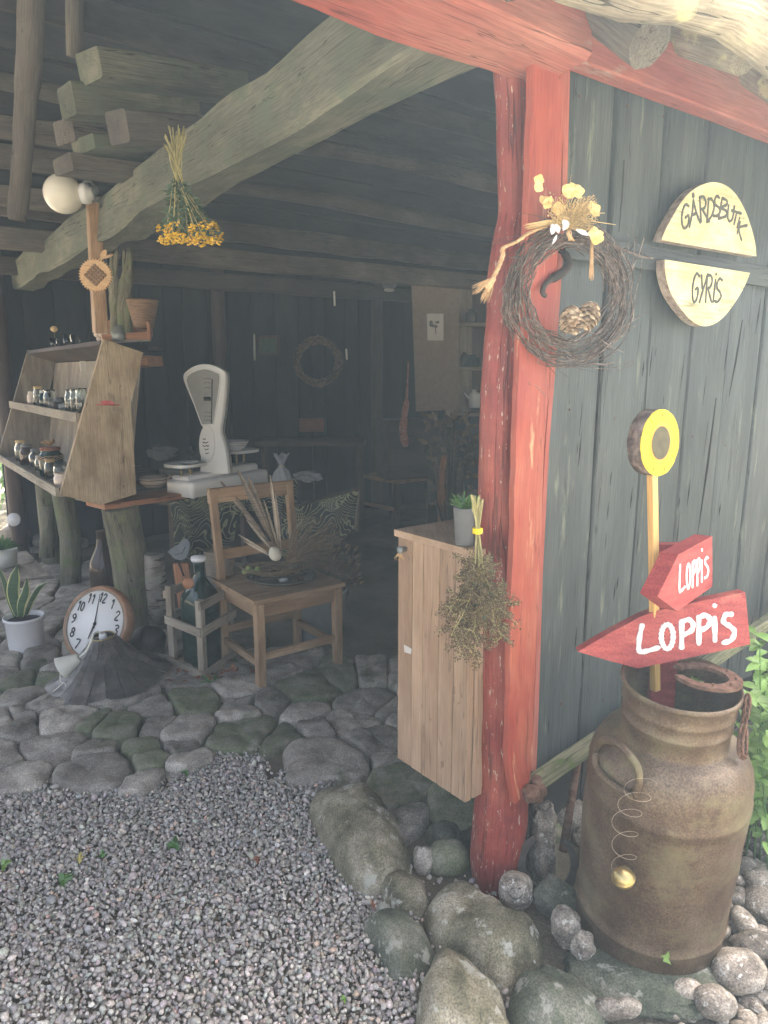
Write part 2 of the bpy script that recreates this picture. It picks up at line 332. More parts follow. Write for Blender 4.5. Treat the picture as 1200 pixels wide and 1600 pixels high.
M['clock_face']=mat('clock_face', (.80,.79,.75),(.86,.85,.81), sc=(6,6,6), rough=.4, bump=0)
M['clock_case']=mat('clock_case', (.24,.11,.05),(.38,.19,.10),(.45,.3,.2), sc=(7,7,7), rough=.45, bump=.2, grain=.2)
M['shell']=mat('shell', (.06,.052,.046),(.10,.09,.08),(.17,.155,.14), sc=(14,14,14), rough=.36, bump=.4, rv=.4)
M['glass']=mat('glass', (.85,.9,.88), sc=(5,5,5), rough=.04, bump=.0, trans=1.0)
M['glass_green']=mat('glass_green', (.008,.05,.04), sc=(5,5,5), rough=.05, bump=0, trans=.5)
M['glass_brown']=mat('glass_brown', (.10,.055,.03), sc=(5,5,5), rough=.06, bump=0, trans=.5)
M['glass_dark']=mat('glass_dark', (.07,.075,.07),(.1,.1,.09), sc=(5,5,5), rough=.08, bump=0, coat=.5)
M['cello']=mat('cello', (.75,.78,.82), sc=(30,30,30), rough=.08, bump=1.0, alpha=.42, coat=1.0, bdist=.02)
M['cello_fill']=mat('cello_fill', (.10,.18,.17),(.3,.35,.3),(.5,.45,.4), sc=(60,60,60), rough=.5, bump=.3)
M['leaf_green']=mat('leaf_green', (.05,.13,.03),(.10,.22,.05), sc=(25,25,25), rough=.5, bump=.1, rv=.35)
M['leaf_light']=mat('leaf_light', (.16,.30,.06),(.28,.44,.12), sc=(25,25,25), rough=.5, bump=.1, rv=.3)
M['snake']=mat('snake', (.03,.07,.035),(.07,.13,.06), sc=(12,12,60), rough=.4, bump=.1)
M['snake_edge']=mat('snake_edge', (.42,.45,.16),(.52,.52,.22), sc=(10,10,10), rough=.4, bump=0)
M['leaf_yellow']=mat('leaf_yellow', (.45,.38,.10),(.6,.52,.2), sc=(25,25,25), rough=.6, bump=.1)
M['soil']=mat('soil', (.02,.016,.012),(.04,.03,.024), sc=(60,60,60), rough=1, bump=1)
M['twig']=mat('twig', (.06,.042,.034),(.13,.10,.085),(.26,.215,.19), sc=(60,60,60), rough=.85, bump=.2, rv=.6)
M['petal']=mat('petal', (.74,.52,.20),(.84,.66,.32), sc=(40,40,40), rough=.7, bump=.2, rv=.15)
M['straw']=mat('straw', (.50,.36,.16),(.66,.50,.26), sc=(40,40,10), rough=.8, bump=.2, rv=.3)
M['rope']=mat('rope', (.42,.27,.14),(.58,.40,.23), sc=(40,40,120), rough=.9, bump=.6, rv=.25)
M['ribbon']=mat('ribbon', (.66,.62,.64),(.8,.78,.8), sc=(20,20,20), rough=.4, bump=.1)
M['cone']=mat('cone', (.10,.06,.035),(.27,.19,.12),(.60,.50,.36), sc=(50,50,50), rough=.8, bump=.2, rv=.4)
M['tansy']=mat('tansy', (.62,.38,.02),(.74,.50,.05), sc=(40,40,40), rough=.7, bump=.1, rv=.3)
M['tansy_green']=mat('tansy_green', (.04,.075,.045),(.08,.13,.08), sc=(40,40,40), rough=.8, bump=.1, rv=.35)
M['herb']=mat('herb', (.09,.065,.04),(.19,.14,.085), sc=(40,40,40), rough=.9, bump=.1, rv=.5)
M['herb_stem']=mat('herb_stem', (.26,.24,.10),(.40,.36,.17), sc=(40,40,40), rough=.7, bump=.1, rv=.3)
M['basket']=mat('basket', (.16,.09,.05),(.30,.19,.11), sc=(20,20,160), rough=.8, bump=.8)
M['basket_pale']=mat('basket_pale', (.26,.21,.15),(.40,.33,.25), sc=(20,20,160), rough=.8, bump=.8)
M['zinc']=mat('zinc', (.22,.24,.24),(.32,.34,.33), sc=(9,9,9), rough=.5, bump=.1, metal=.4)
M['concrete']=mat('concrete', (.12,.125,.125),(.17,.175,.175), sc=(12,12,12), rough=.8, bump=.2)
M['bird_blue']=mat('bird_blue', (.10,.12,.135),(.16,.18,.2), sc=(20,20,20), rough=.6, bump=.2)
M['paper']=mat('paper', (.55,.53,.5),(.62,.6,.57), sc=(8,8,8), rough=.8, bump=0)
M['fabric_panel']=mat('fabric_panel', (.24,.19,.15),(.30,.24,.19), sc=(30,30,30), rough=.9, bump=.3)
M['red_knit']=mat('red_knit', (.20,.07,.05),(.33,.14,.10),(.5,.34,.28), sc=(60,60,60), rough=.9, bump=.6)
M['brown_box']=mat('brown_box', (.18,.07,.045),(.24,.10,.065), sc=(20,20,20), rough=.7, bump=.2)
M['egg']=mat('egg', (.60,.58,.46),(.68,.66,.55), sc=(30,30,30), rough=.5, bump=.05)
M['nest']=mat('nest', (.14,.10,.06),(.28,.21,.13), sc=(30,30,10), rough=.9, bump=.3, rv=.5)
M['feather']=mat('feather', (.10,.075,.05),(.26,.20,.14), sc=(20,20,130), rough=.7, bump=.2, rv=.4)
M['feather_pale']=mat('feather_pale', (.36,.28,.19),(.5,.42,.32), sc=(20,20,90), rough=.7, bump=.2, rv=.3)
M['fruit']=mat('fruit', (.18,.24,.06),(.3,.36,.12), sc=(20,20,20), rough=.4, bump=.1)
M['dry_leaf']=mat('dry_leaf', (.16,.05,.03),(.30,.14,.08), sc=(30,30,30), rough=.8, bump=.2, rv=.4)
M['pink']=mat('pink', (.55,.08,.09),(.62,.2,.2), sc=(30,30,30), rough=.6, bump=0)
M['foliage']=mat('foliage', (.045,.10,.02),(.10,.19,.04), sc=(3,3,3), rough=.6, bump=.1, rv=.4)
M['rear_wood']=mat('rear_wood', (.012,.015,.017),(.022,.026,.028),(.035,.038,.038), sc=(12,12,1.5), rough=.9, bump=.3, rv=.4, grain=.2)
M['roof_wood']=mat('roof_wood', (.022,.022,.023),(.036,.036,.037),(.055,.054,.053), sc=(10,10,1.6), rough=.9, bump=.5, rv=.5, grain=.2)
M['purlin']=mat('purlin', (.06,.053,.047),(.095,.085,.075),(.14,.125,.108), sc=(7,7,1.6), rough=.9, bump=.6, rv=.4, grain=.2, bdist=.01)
M['bark_dark']=mat('bark_dark', (.07,.05,.045),(.14,.105,.09),(.3,.24,.2), sc=(50,50,50), rough=.9, bump=.9)
M['dark_void']=mat('dark_void', (.018,.016,.015),(.035,.03,.027), sc=(10,10,2), rough=.95, bump=.3)

# ================================================================== GROUND
def noise2(x, y, s): return noise.noise(Vector((x*s, y*s, 3.3)))
mb=MB(); vs=[]; fs=[]
xs=[-60,-25,-12]+[ -6+i*.12 for i in range(84)]+[ 4.2, 8,20,60]
ys=[-60,-20,-6,-2]+[ -.5+i*.12 for i in range(76)]+[9,12,20,40,90]
for j,y in enumerate(ys):
    for i,x in enumerate(xs):
        near = abs(x)<5 and -.6<y<9
        vs.append((x,y,-.026+(.018*noise2(x,y,1.7)+.008*noise2(x,y,6) if near else 0)))
nx=len(xs)
for j in range(len(ys)-1):
    for i in range(nx-1):
        a=j*nx+i; fs.append((a,a+1,a+nx+1,a+nx))
mb.add(vs,fs,None,True)
gm=mat('ground_earth', (.10,.085,.06),(.17,.145,.105),(.25,.215,.16), sc=(2.2,2.2,2.2), det=11, rough=.95, bump=.8, spot=(.10,.095,.06), spot_sc=1.3, spot_lo=.52, spot_w=.15, bdist=.02, grain=.35)
N=gm.node_tree.nodes; L=gm.node_tree.links; tc=N.new('ShaderNodeTexCoord'); sx_=N.new('ShaderNodeSeparateXYZ'); L.new(tc.outputs['Object'],sx_.inputs[0])
mr=N.new('ShaderNodeMapRange'); mr.inputs['From Min'].default_value=.45; mr.inputs['From Max'].default_value=.15; L.new(sx_.outputs[1],mr.inputs['Value'])  # unseen ground behind the camera, made paler to bounce warm light
mx=N.new('ShaderNodeMix'); mx.data_type='RGBA'; old=N['Principled BSDF'].inputs['Base Color'].links[0].from_socket; L.new(mr.outputs[0],mx.inputs['Factor']); L.new(old,mx.inputs[6]); mx.inputs[7].default_value=(.27,.25,.19,1); L.new(mx.outputs[2],N['Principled BSDF'].inputs['Base Color'])
tag(mb.build('ground', gm, origin=(0,0,0)), kind='structure')

# paving: cells round the stones' centres read from the photograph, then rounded and domed
PAVE = [(29,1067),(71,1061),(37,1094),(69,1098),(25,1119),(29,1142),(100,1127),(140,1136),(83,1169),(146,1177),(17,1190),(25,1219),(142,1211),
 (190,1140),(245,1137),(221,1167),(237,1188),(229,1223),(283,1169),(287,1142),(292,1192),(306,1098),(252,1110),(369,1078),(377,1115),(423,1100),(379,1152),
 (430,1158),(486,1075),(370,1100),(479,1111),(500,1140),(570,1100),(545,1130),(490,1204),(-900,1195),(588,1160),(605,1110),(629,1227),(640,1280),(600,1190),(690,1299),(705,1250),(680,1200),
 (657,1351),(694,1345),(-10,1060),(-15,1130),(-20,1170),(-20,1225),(15,1035),(60,1030),(100,1045),(40,1008),(130,1020),(-40,1090),(-60,1190),(-70,1130),
 (20,985),(75,985),(120,985),(175,1045),(220,1050),(260,1045),(230,1010),(40,950),(100,950),(150,955),(0,925),(60,922),(120,918),(-30,965),(-40,1010),(180,1085),(140,1080),
 (10,895),(80,893),(150,890),(320,1060),(350,1050),(300,1020),(660,1150),(720,1160),(740,1215),(640,1120),(715,1120),(440,1050),(530,1062),(640,1060),(700,1070),(750,1120),(800,1180),(575,1060)]
FRONT_PX=[(-200,1262),(0,1244),(70,1240),(100,1250),(150,1250),(200,1246),(255,1243),(262,1207),(315,1203),(330,1190),(395,1192),(415,1236),(470,1246),(520,1236),(560,1300),(640,1370),(700,1400),(780,1380),(860,1330)]
BACK_PX=[(900,1050),(700,1030),(560,1040),(400,1035),(330,1010),(260,930),(200,880),(100,870),(0,870),(-140,880)]
front=[G(*p) for p in FRONT_PX]
poly_b=[G(*p) for p in FRONT_PX+BACK_PX]
def inside(p, poly):
    c=False; n=len(poly)
    for i in range(n):
        a=poly[i]; b=poly[(i+1)%n]
        if (a.y>p.y)!=(b.y>p.y) and p.x < (b.x-a.x)*(p.y-a.y)/(b.y-a.y)+a.x: c=not c
    return c
def clip(poly, m, n):
    out=[]; k=len(poly)
    for i in range(k):
        a=poly[i]; b=poly[(i+1)%k]; da=(a-m).dot(n); db=(b-m).dot(n)
        if da<=0: out.append(a)
        if (da<0)!=(db<0) and abs(da-db)>1e-12: out.append(a+(b-a)*(da/(da-db)))
    return out
DOME=[(0,1),(.15,.99),(.3,.97),(.45,.93),(.58,.87),(.7,.78),(.8,.66),(.88,.52),(.94,.36),(.98,.18),(1,0),(.99,-.5),(.9,-1.2)]
def slab(mb, poly, top, bot, seed, inset=.012, prof=None, amp=1.0):
    """a rounded, slightly domed stone filling poly"""
    k=len(poly); c=sum(poly, Vector((0,0,0)))/k
    # resample the outline by angle
    NA=56; rad=[]
    for q in range(NA):
        th=2*pi*q/NA; d=Vector((cos(th), sin(th), 0)); best=1e9
        for i in range(k):
            a=poly[i]-c; b=poly[(i+1)%k]-c; e=b-a
            den=d.x*e.y-d.y*e.x
            if abs(den)<1e-9: continue
            t=(a.x*e.y-a.y*e.x)/den; u=(a.x*d.y-a.y*d.x)/den
            if t>0 and -1e-6<=u<=1+1e-6: best=min(best,t)
        rad.append(best if best<5 else .1)
    for _ in range(2): rad=[(rad[i-1]+2*rad[i]+rad[(i+1)%NA])/4 for i in range(NA)]
    R0=sum(rad)/NA
    rad=[max(r*(1+.03*noise.noise(Vector((cos(2*pi*i/NA)*7, sin(2*pi*i/NA)*7, seed+9)))+.10*noise.noise(Vector((cos(2*pi*i/NA)*1.5, sin(2*pi*i/NA)*1.5, seed))))-inset, .01) for i,r in enumerate(rad)]
    prof=prof or [(0,1),(.2,1),(.4,1),(.58,.99),(.74,.975),(.86,.94),(.93,.87),(.97,.74),(.995,.5),(1.0,.1),(.99,-.4),(.9,-1)]
    vs=[]; tx=Vector((.25*noise.noise(Vector((seed,0,0))), .25*noise.noise(Vector((0,seed,0))),0))
    for (f,h) in prof:
        for q in range(NA):
            th=2*pi*q/NA; x=cos(th)*rad[q]*f; y=sin(th)*rad[q]*f
            z= bot+(top-bot)*h if h>=0 else bot+.05*h
            if h>0: z+= (x*tx.x+y*tx.y)*.6*h + .013*amp*noise.noise(Vector((x*8,y*8,seed)))+.007*amp*noise.noise(Vector((x*22,y*22,seed)))+.003*noise.noise(Vector((x*60,y*60,seed)))
            vs.append(Vector((c.x+x,c.y+y,z)))
    fs=[]
    for i in range(len(prof)-1):
        for q in range(NA):
            m=(q+1)%NA; fs.append((i*NA+q, (i+1)*NA+q, (i+1)*NA+m, i*NA+m))
    off=Vector((seed*3.1,seed*1.7,seed))
    mb.add(vs, fs, [v+off for v in vs], True)
cents=[G(*p) for p in PAVE]
random.seed(9); RAD=[.045+.05*rnd() for p in PAVE]
for k_,v_ in {12:.125,26:.12,34:.19,8:.10,13:.09,6:.09,28:.12,21:.10,38:.12,2:.09,0:.08,9:.05,15:.04,16:.04,18:.03,24:.04,20:.03,32:.10,11:.10}.items(): RAD[k_]=v_
ghost=[]
for q_ in ((540,1335),(600,1400),(640,1430),(580,1370),(700,1425),(515,1295),(760,1390),(620,1365)): ghost.append(G(*q_))
for k in range(len(FRONT_PX)-4):
    (x0,y0),(x1,y1)=FRONT_PX[k],FRONT_PX[k+1]; nn_=max(1,int(abs(x1-x0)/32))
    for q in range(nn_): ghost.append(G(x0+(x1-x0)*q/nn_,y0+(y1-y0)*q/nn_+20))
HERO={6:'squarish brown paving stone below the flared lamp shade',12:'large oval paving stone bulging forward onto the gravel left of the lamp shade',13:'long pale ridged paving stone at the front tip of the lamp shade',21:'green tinged oval paving stone in front of the bottle crate',
 23:'small rounded paving stone between the crate and the chair leg',25:'ochre edged paving stone right under the front chair leg',26:'wide flat rectangular brown paving stone at the gravel edge',28:'big flat greenish paving stone between the two front chair legs',
 34:'broadest flat stone of the paving, between gravel and mossy boulder',38:'dark blue grey stone between the boulder and the cabinet bottom',39:'smooth dark stone right of the mossy boulder',41:'purple grey rounded stone left of the red post',
 42:'greenish stone in the shade under the cabinet',44:'small round stone wedged between boulder and post foot',45:'smooth grey stone just left of the post foot',2:'flat paving stone at the left edge of the photo beneath the white pot',8:'wide grey brown paving stone left of centre in the second row from the gravel',
 11:'flat paving stone at the far left bordering the gravel',36:'dark stone just left of the bottom corner of the cabinet',32:'bluish paving stone at the edge of the earth floor right of the chair',18:'small dark paving stone in the row behind the gravel notch',20:'small pale paving stone with a grass tuft at the gravel edge'}
ORD=['first','second','third','fourth','fifth','sixth','seventh','eighth','ninth','tenth','eleventh','twelfth','thirteenth','fourteenth','fifteenth','sixteenth','seventeenth','eighteenth','nineteenth','twentieth','last','last','last','last','last']
ROWN=['first','second','third','fourth','fifth','sixth','seventh']
def row_of(py): return 0 if py>1180 else 1 if py>1142 else 2 if py>1105 else 3 if py>1065 else 4 if py>1015 else 5 if py>935 else 6
rows_=[sorted([j for j,(x,y) in enumerate(PAVE) if row_of(y)==r and x>-500],key=lambda j:PAVE[j][0]) for r in range(7)]
for i,c in enumerate(cents):
    if not inside(c, poly_b) and i>45: 
        pass
    poly=[c+Vector((x,y,0)) for x,y in ((-.34,-.26),(.34,-.26),(.34,.26),(-.34,.26))]
    for j,d in enumerate(cents+(ghost if c.x<-.05 else [])):
        if i==j: continue
        n=d-c
        if n.length<1.2 and n.length>1e-6: 
            dd_=n.length; rj=RAD[j] if j<len(RAD) else RAD[i]; tt=min(.8,max(.2,.5+(RAD[i]**2-rj**2)/(2*dd_*dd_))); poly=clip(poly,c+n*tt,n)
        if len(poly)<3: break
    if len(poly)<3 or PAVE[i][0]<-500 or PAVE[i] in ((657,1351),(694,1345),(690,1299)): continue
    mb=MB(); hgt=.014+.016*rnd()
    slab(mb, poly, hgt, -.03, i*1.37+2, inset=.001+.006*rnd())
    green = i in (21,28,42,16) or (rnd()<.12)
    px,py=PAVE[i]
    ob=mb.build('paving_stone', M['stone_moss' if green else 'stone'])
    lab=HERO.get(i)
    if not lab:
        rw=row_of(py); k=rows_[rw].index(i) if i in rows_[rw] else 0
        lab='%s paving stone, %s from the left in the %s row counted from the gravel'%('greenish' if green else 'grey brown', ORD[k], ROWN[rw])
    tag(ob, lab, 'paving stone', 'flat paving stones along the shed front')

# boulders and cobbles, by photo position and size (half widths in photo pixels)
def stone_at(px,py,hw,hh,label,m='boulder',yaw=0.0,h=None,lift=0.0,box=.85,nz=.2,seed=None,cat='stone',grp=None,name='boulder',tilt=0.0,sub=5,zc=None,asp=None):
    g=G(px,py,0.0 if zc is None else zc); k=mpp(g); a=hw*k
    th=math.atan2(CAMZ-g.z, g.y)                     # how steeply we look down on it
    h=h if h is not None else a*.6
    b=max((hh*k-h*cos(th)*.5)/max(sin(th),.3), a*.45)
    if asp: b=a*asp
    mb=MB(); rot=Matrix.Rotation(yaw,3,'Z')@Matrix.Rotation(tilt,3,'Y')
    mb.blob((0,0,0),a,b,h,sub=sub,nz=nz,box=box,rot=rot,seed=seed)
    zm=min(v.z for v in mb.v)
    mb.v=[v+Vector((g.x,g.y, (g.z if zc is not None else h*.35+lift))) for v in mb.v]
    ob=mb.build(name,M[m]); tag(ob,label,cat,grp); return ob
BG='natural stones at the foot of the red post'
def rock_px(out, h, label, m, seed, z0=.3, amp=2.0, name='boulder'):
    P=[G(469+x/2.4,1219+y/2.4,h*z0) for x,y in out]; P=[Vector((p.x,p.y,0)) for p in P]
    mb=MB(); slab(mb,P,h,-.02,seed,inset=0,prof=DOME,amp=amp); ob=mb.build(name,M[m]); return tag(ob,label,'boulder',BG)
rock_px([(30,60),(100,5),(200,5),(260,50),(330,130),(400,210),(430,280),(400,330),(290,385),(200,370),(140,290),(80,200),(40,130)],.125,'large mossy oblong boulder leaning between gravel and paving','boulder',3.1)
rock_px([(285,380),(350,345),(430,345),(490,385),(480,440),(440,480),(360,475),(300,430)],.055,'low rounded boulder below the long mossy one','boulder',8)
rock_px([(235,520),(280,485),(380,480),(450,520),(505,600),(500,670),(440,715),(390,740),(330,710),(290,620),(245,570)],.05,'dark flat topped boulder at the gravel edge left of the post','boulder_dark',12)
rock_px([(455,480),(490,410),(560,360),(640,370),(680,440),(740,470),(860,520),(935,560),(940,620),(880,670),(820,700),(780,780),(740,770),(680,690),(600,640),(520,590),(465,550)],.075,'broad grooved rock carrying the red post','boulder',36,amp=1.6)
rock_px([(465,740),(500,660),(550,645),(620,680),(700,750),(780,830),(820,914),(840,980),(640,1030),(430,1010),(430,850)],.10,'large pale angular boulder at the bottom edge of the photo','boulder',41,amp=2.5)
rock_px([(770,810),(820,740),(890,690),(970,690),(1060,720),(1130,790),(1160,860),(1150,940),(1000,1000),(850,980),(790,890)],.065,'smooth greenish boulder below the cobbles beside the milk can','boulder_dark',52)
stone_at(700,1348,32,26,'smooth grey stone just left of the post foot','stone_moss',h=.045,seed=55,grp=BG,nz=.1)
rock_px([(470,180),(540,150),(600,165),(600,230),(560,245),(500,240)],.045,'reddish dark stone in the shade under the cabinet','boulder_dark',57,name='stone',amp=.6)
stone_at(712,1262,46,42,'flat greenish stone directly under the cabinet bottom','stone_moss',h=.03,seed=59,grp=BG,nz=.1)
stone_at(1010,1520,125,62,'flat rough rock under the milk can','boulder_dark',h=.035,seed=61,cat='boulder',grp=BG,nz=.12,lift=-.012)
stone_at(662,1352,16,18,'small dark pebble shaped stone left of the post','stone',h=.04,seed=71,grp=BG)
stone_at(868,1425,34,26,'brown oval stone beside the smiley stone','boulder_dark',h=.045,seed=73,yaw=R(-30),grp=BG,lift=.02)
stone_at(882,1478,21,26,'brown stone with a dark notch beside the milk can','cobble',h=.042,seed=75,grp=BG,lift=.04)
stone_at(909,1504,19,22,'small speckled grey egg shaped stone nearest the milk can base','cobble',h=.036,seed=77,grp=BG,lift=.03,box=1)
sm=stone_at(805,1414,27,26,'small rounded stone with a smiling face leaning on the post foot','cobble',h=.045,seed=79,grp=BG,lift=.025,nz=.06,box=.9)
# the scratched smile
from mathutils.bvhtree import BVHTree
bp0=Vector(sm['_base']); bv=BVHTree.FromPolygons([v.co+bp0 for v in sm.data.vertices],[tuple(p.vertices) for p in sm.data.polygons])
sc_=proj(bp0+UP*.04); print('smile centre',sc_)
def on_smile(dx,dy):
    r=ray(sc_[0]+dx,sc_[1]+dy).normalized(); h=bv.ray_cast(CAM,r); return (h[0] if h[0] else bp0+UP*.05)-r*.001
mb=MB()
for dx in (-6,6):
    p=on_smile(dx,-7); mb.blob(p,.0028,.002,.0028,sub=2,nz=0)
mb.tube([on_smile(-11,2),on_smile(-6,8),on_smile(0,10),on_smile(6,8),on_smile(11,2)],.0011,6)
tag(mb.build('smile',M['paint_grey'],sm))
stone_at(846,1350,20,46,'upright split grey rock inside the rusty horseshoe','cobble',h=.12,seed=81,grp=BG,lift=.02,box=.8,nz=.25)
CG='cobbles heaped to the right of the milk can'
cb=[(1160,1452,17,24,'small pale speckled upright cobble touching the milk can',.6),(1184,1482+8,38,22,'long smooth pinkish cobble at the right edge',.3),(1152,1535,42,34,'large rough black and white speckled cobble',.5),(1115,1582,32,26,'dark round cobble at the bottom right of the milk can',.5),
 (1187,1425,24,27,'round brown speckled cobble at the right edge',.6),(1188,1392,26,20,'pale smooth cobble high in the heap under the leafy plant',.5),(1165,1368,20,17,'small grey speckled cobble at the top of the heap',.5),(1153,1412,17,15,'dull grey cobble in the second row of the heap',.5),(1150,1385,10,12,'tiny speckled cobble against the milk can',.6),
 (1192,1540,16,22,'greyish cobble half cut off by the right edge',.5),(950,1592,26,14,'pale porous stone at the bottom edge',.5),(978,1590,24,12,'small pinkish stone at the bottom edge under the can',.5),(1075,1560,24,18,'small dark cobble between rock and heap',.4)]
for (px,py,hw,hh,lab,hf) in cb:
    k=mpp(G(px,py)); stone_at(px,py,hw,hh,lab,'cobble',yaw=U(-.3,.3),h=hw*k*hf*1.4,seed=U(0,200),nz=.1,box=.95,cat='cobble',grp=CG,name='cobble',lift=.015,sub=4)
mb=MB()
for i in range(900):                                  # small shingle between the cobbles
    x=U(.55,1.5); y=U(1.2,2.3)
    if (Vector((x,y,0))-O).dot(NO)<-.6: continue
    a=U(.012,.03); mb.blob((x,y,-.008+U(-.01,.012)),a,a*U(.6,1),a*.6,yaw=U(0,6),sub=2,nz=.15)
tag(mb.build('shingle',M['cobble']),'small mixed pebbles between the cobbles','pebbles',kind='stuff')

# gravel: many small crushed stones in one object
def gravel():
    rng=np.random.default_rng(5); V=[]; Fc=[]; Cc=[]
    v0,f0=ICO(1); v0=np.array([tuple(v) for v in v0]); f0=np.array(f0)
    shapes=[]
    for k in range(14):
        s=v0.copy(); q=rng.normal(size=(5,3)); q/=np.linalg.norm(q,axis=1)[:,None]
        for d in q:                                    # crushed facets
            h=s@d; lim=rng.uniform(.55,.88); s-=np.clip(h-lim,0,None)[:,None]*d
        s*=rng.uniform([.85,.6,.45],[1.2,.95,.8]); s+=rng.normal(size=s.shape)*.03; shapes.append(s)
    fx=[p.x for p in front]; fy=[p.y for p in front]
    pts=[]
    def dens(x0,x1,y0,y1,sp,layer):
        nx_=int((x1-x0)/sp); ny_=int((y1-y0)/sp)
        gx,gy=np.meshgrid(np.arange(nx_),np.arange(ny_)); gx=gx.ravel()*sp+x0+rng.uniform(-.5,.5,gx.size)*sp; gy=gy.ravel()*sp+y0+rng.uniform(-.5,.5,gy.size)*sp
        lim=np.interp(gx,fx,fy); ok=(gy<lim+.05)|((gx<-.2)&(gy<lim+.12)&(rng.random(gx.size)<.4)); ok&=~((gx>.35)&(gy>.9))
        ok&=~((gx>.07)&(gy>1.0)&(rng.random(gx.size)<.85))
        gx=gx[ok]; gy=gy[ok]; z=layer+.006*np.sin(gx*5.1)*np.cos(gy*4.3)+rng.uniform(-.004,.004,gx.size)
        return np.stack([gx,gy,z],1)
    P=np.concatenate([dens(-2.4,.5,.5,2.7,.0105,-.010),dens(-2.4,.5,.5,2.7,.0125,.001)])
    n=len(P)
    idx=rng.integers(0,14,n); s=rng.lognormal(-5.05,.3,n)
    A=rng.normal(size=(n,4)); A/=np.linalg.norm(A,axis=1)[:,None]; a,b,c,d=A.T
    Rm=np.stack([np.stack([a*a+b*b-c*c-d*d,2*(b*c-a*d),2*(b*d+a*c)],1),np.stack([2*(b*c+a*d),a*a-b*b+c*c-d*d,2*(c*d-a*b)],1),np.stack([2*(b*d-a*c),2*(c*d+a*b),a*a-b*b-c*c+d*d],1)],1)
    S=np.array(shapes)[idx]*s[:,None,None]
    V=np.einsum('nij,nkj->nki',Rm,S)+P[:,None,:]; V=V.reshape(-1,3)
    nf=len(f0); Fi=(f0[None]+(np.arange(n)*len(v0))[:,None,None]).reshape(-1,3)
    me=bpy.data.meshes.new('gravel'); me.vertices.add(len(V)); me.vertices.foreach_set('co',V.ravel().astype(np.float32))
    me.loops.add(Fi.size); me.loops.foreach_set('vertex_index',Fi.ravel().astype(np.int32))
    me.polygons.add(len(Fi)); me.polygons.foreach_set('loop_start',np.arange(0,Fi.size,3,dtype=np.int32)); me.polygons.foreach_set('loop_total',np.full(len(Fi),3,dtype=np.int32))
    me.update(calc_edges=True); me.validate()
    base=np.array([[.30,.29,.28],[.37,.355,.34],[.44,.425,.40],[.25,.245,.24],[.50,.475,.44],[.33,.305,.28],[.44,.34,.29],[.58,.56,.53]])
    pr=np.array([.28,.25,.12,.17,.03,.12,.03,.012]); pr/=pr.sum()
    ci=rng.choice(8,n,p=pr); c=1.26*base[ci]*np.array([1.05,1.0,.93])*rng.uniform(.78,1.18,(n,1))*(1+rng.normal(size=(n,3))*.035); c=np.repeat(c,len(v0),0); c=np.concatenate([c,np.ones((len(c),1))],1)
    ca=me.color_attributes.new('peb','FLOAT_COLOR','POINT'); ca.data.foreach_set('color',c.ravel().astype(np.float32))
    m=bpy.data.materials.new('gravel'); m.use_nodes=True; N=m.node_tree.nodes; L=m.node_tree.links; b=N['Principled BSDF']; b.inputs['Roughness'].default_value=.75
    at_=N.new('ShaderNodeAttribute'); at_.attribute_name='peb'; tc=N.new('ShaderNodeTexCoord'); nz=N.new('ShaderNodeTexNoise'); nz.inputs['Scale'].default_value=260; nz.inputs['Detail'].default_value=3
    L.new(tc.outputs['Object'],nz.inputs['Vector']); mr=N.new('ShaderNodeMapRange'); mr.inputs['From Min'].default_value=.3; mr.inputs['From Max'].default_value=.7; mr.inputs['To Min'].default_value=.7; mr.inputs['To Max'].default_value=1.25; L.new(nz.outputs['Fac'],mr.inputs['Value'])
    mm=N.new('ShaderNodeVectorMath'); mm.operation='SCALE'; L.new(at_.outputs['Color'],mm.inputs[0]); L.new(mr.outputs[0],mm.inputs['Scale']); L.new(mm.outputs[0],b.inputs['Base Color'])
    me.materials.append(m); o=bpy.data.objects.new('gravel',me); COL.objects.link(o); tag(o,'loose grey crushed stone spread in front of the paving','gravel',kind='stuff')
gravel()
# leaves fallen on the gravel
def fallen(px,py,r_,label,m,lob=5,yaw=0.0):
    g=G(px,py,.014); k=mpp(g)*r_; mb=MB(); n=lob*4; P=[]
    for i in range(n):
        th=2*pi*i/n+yaw; q=k*(1 if i%4==0 else .62 if i%2 else .42)
        P.append(g+Vector((cos(th)*q, sin(th)*q*1.25, .006*cos(3*th))))
    mb.add([g]+P+[p-UP*.001 for p in [g]+P],[(0,1+i,1+(i+1)%n) for i in range(n)]+[(n+1,n+2+(i+1)%n,n+2+i) for i in range(n)])
    tag(mb.build('fallen_leaf',M[m]),label,'leaf','fallen leaves on the ground')
fallen(100,1374,17,'dark green maple leaf lying on the gravel at left','leaf_green')
fallen(273,1318,15,'dark green leaf on the gravel near the paving','leaf_green',yaw=.5)
fallen(125,1340,9,'yellow leaf above the maple leaf','leaf_yellow',4,.3)
fallen(160,1335,8,'small olive leaf to the right of the yellow one','leaf_green',3)
fallen(7,1350,12,'light green leaf tuft at the left edge of the gravel','leaf_light',5)
fallen(402,1342,8,'small orange brown leaf on the gravel','dry_leaf',3,.9)
fallen(290,1205,10,'grass green leaf tuft at the gravel notch','leaf_green',5,.2)
fallen(583,1413,8,'orange leaf on the gravel beside the low boulder','dry_leaf',4,.2)
fallen(538,1560,6,'light green leaf at the bottom of the gravel','leaf_light',3,.7)

# ================================================================== THE SHED
shed=thing('open_shed', W(0,0,0), 'old timber farm shed with red posts, dark plank wall and open front','shed')
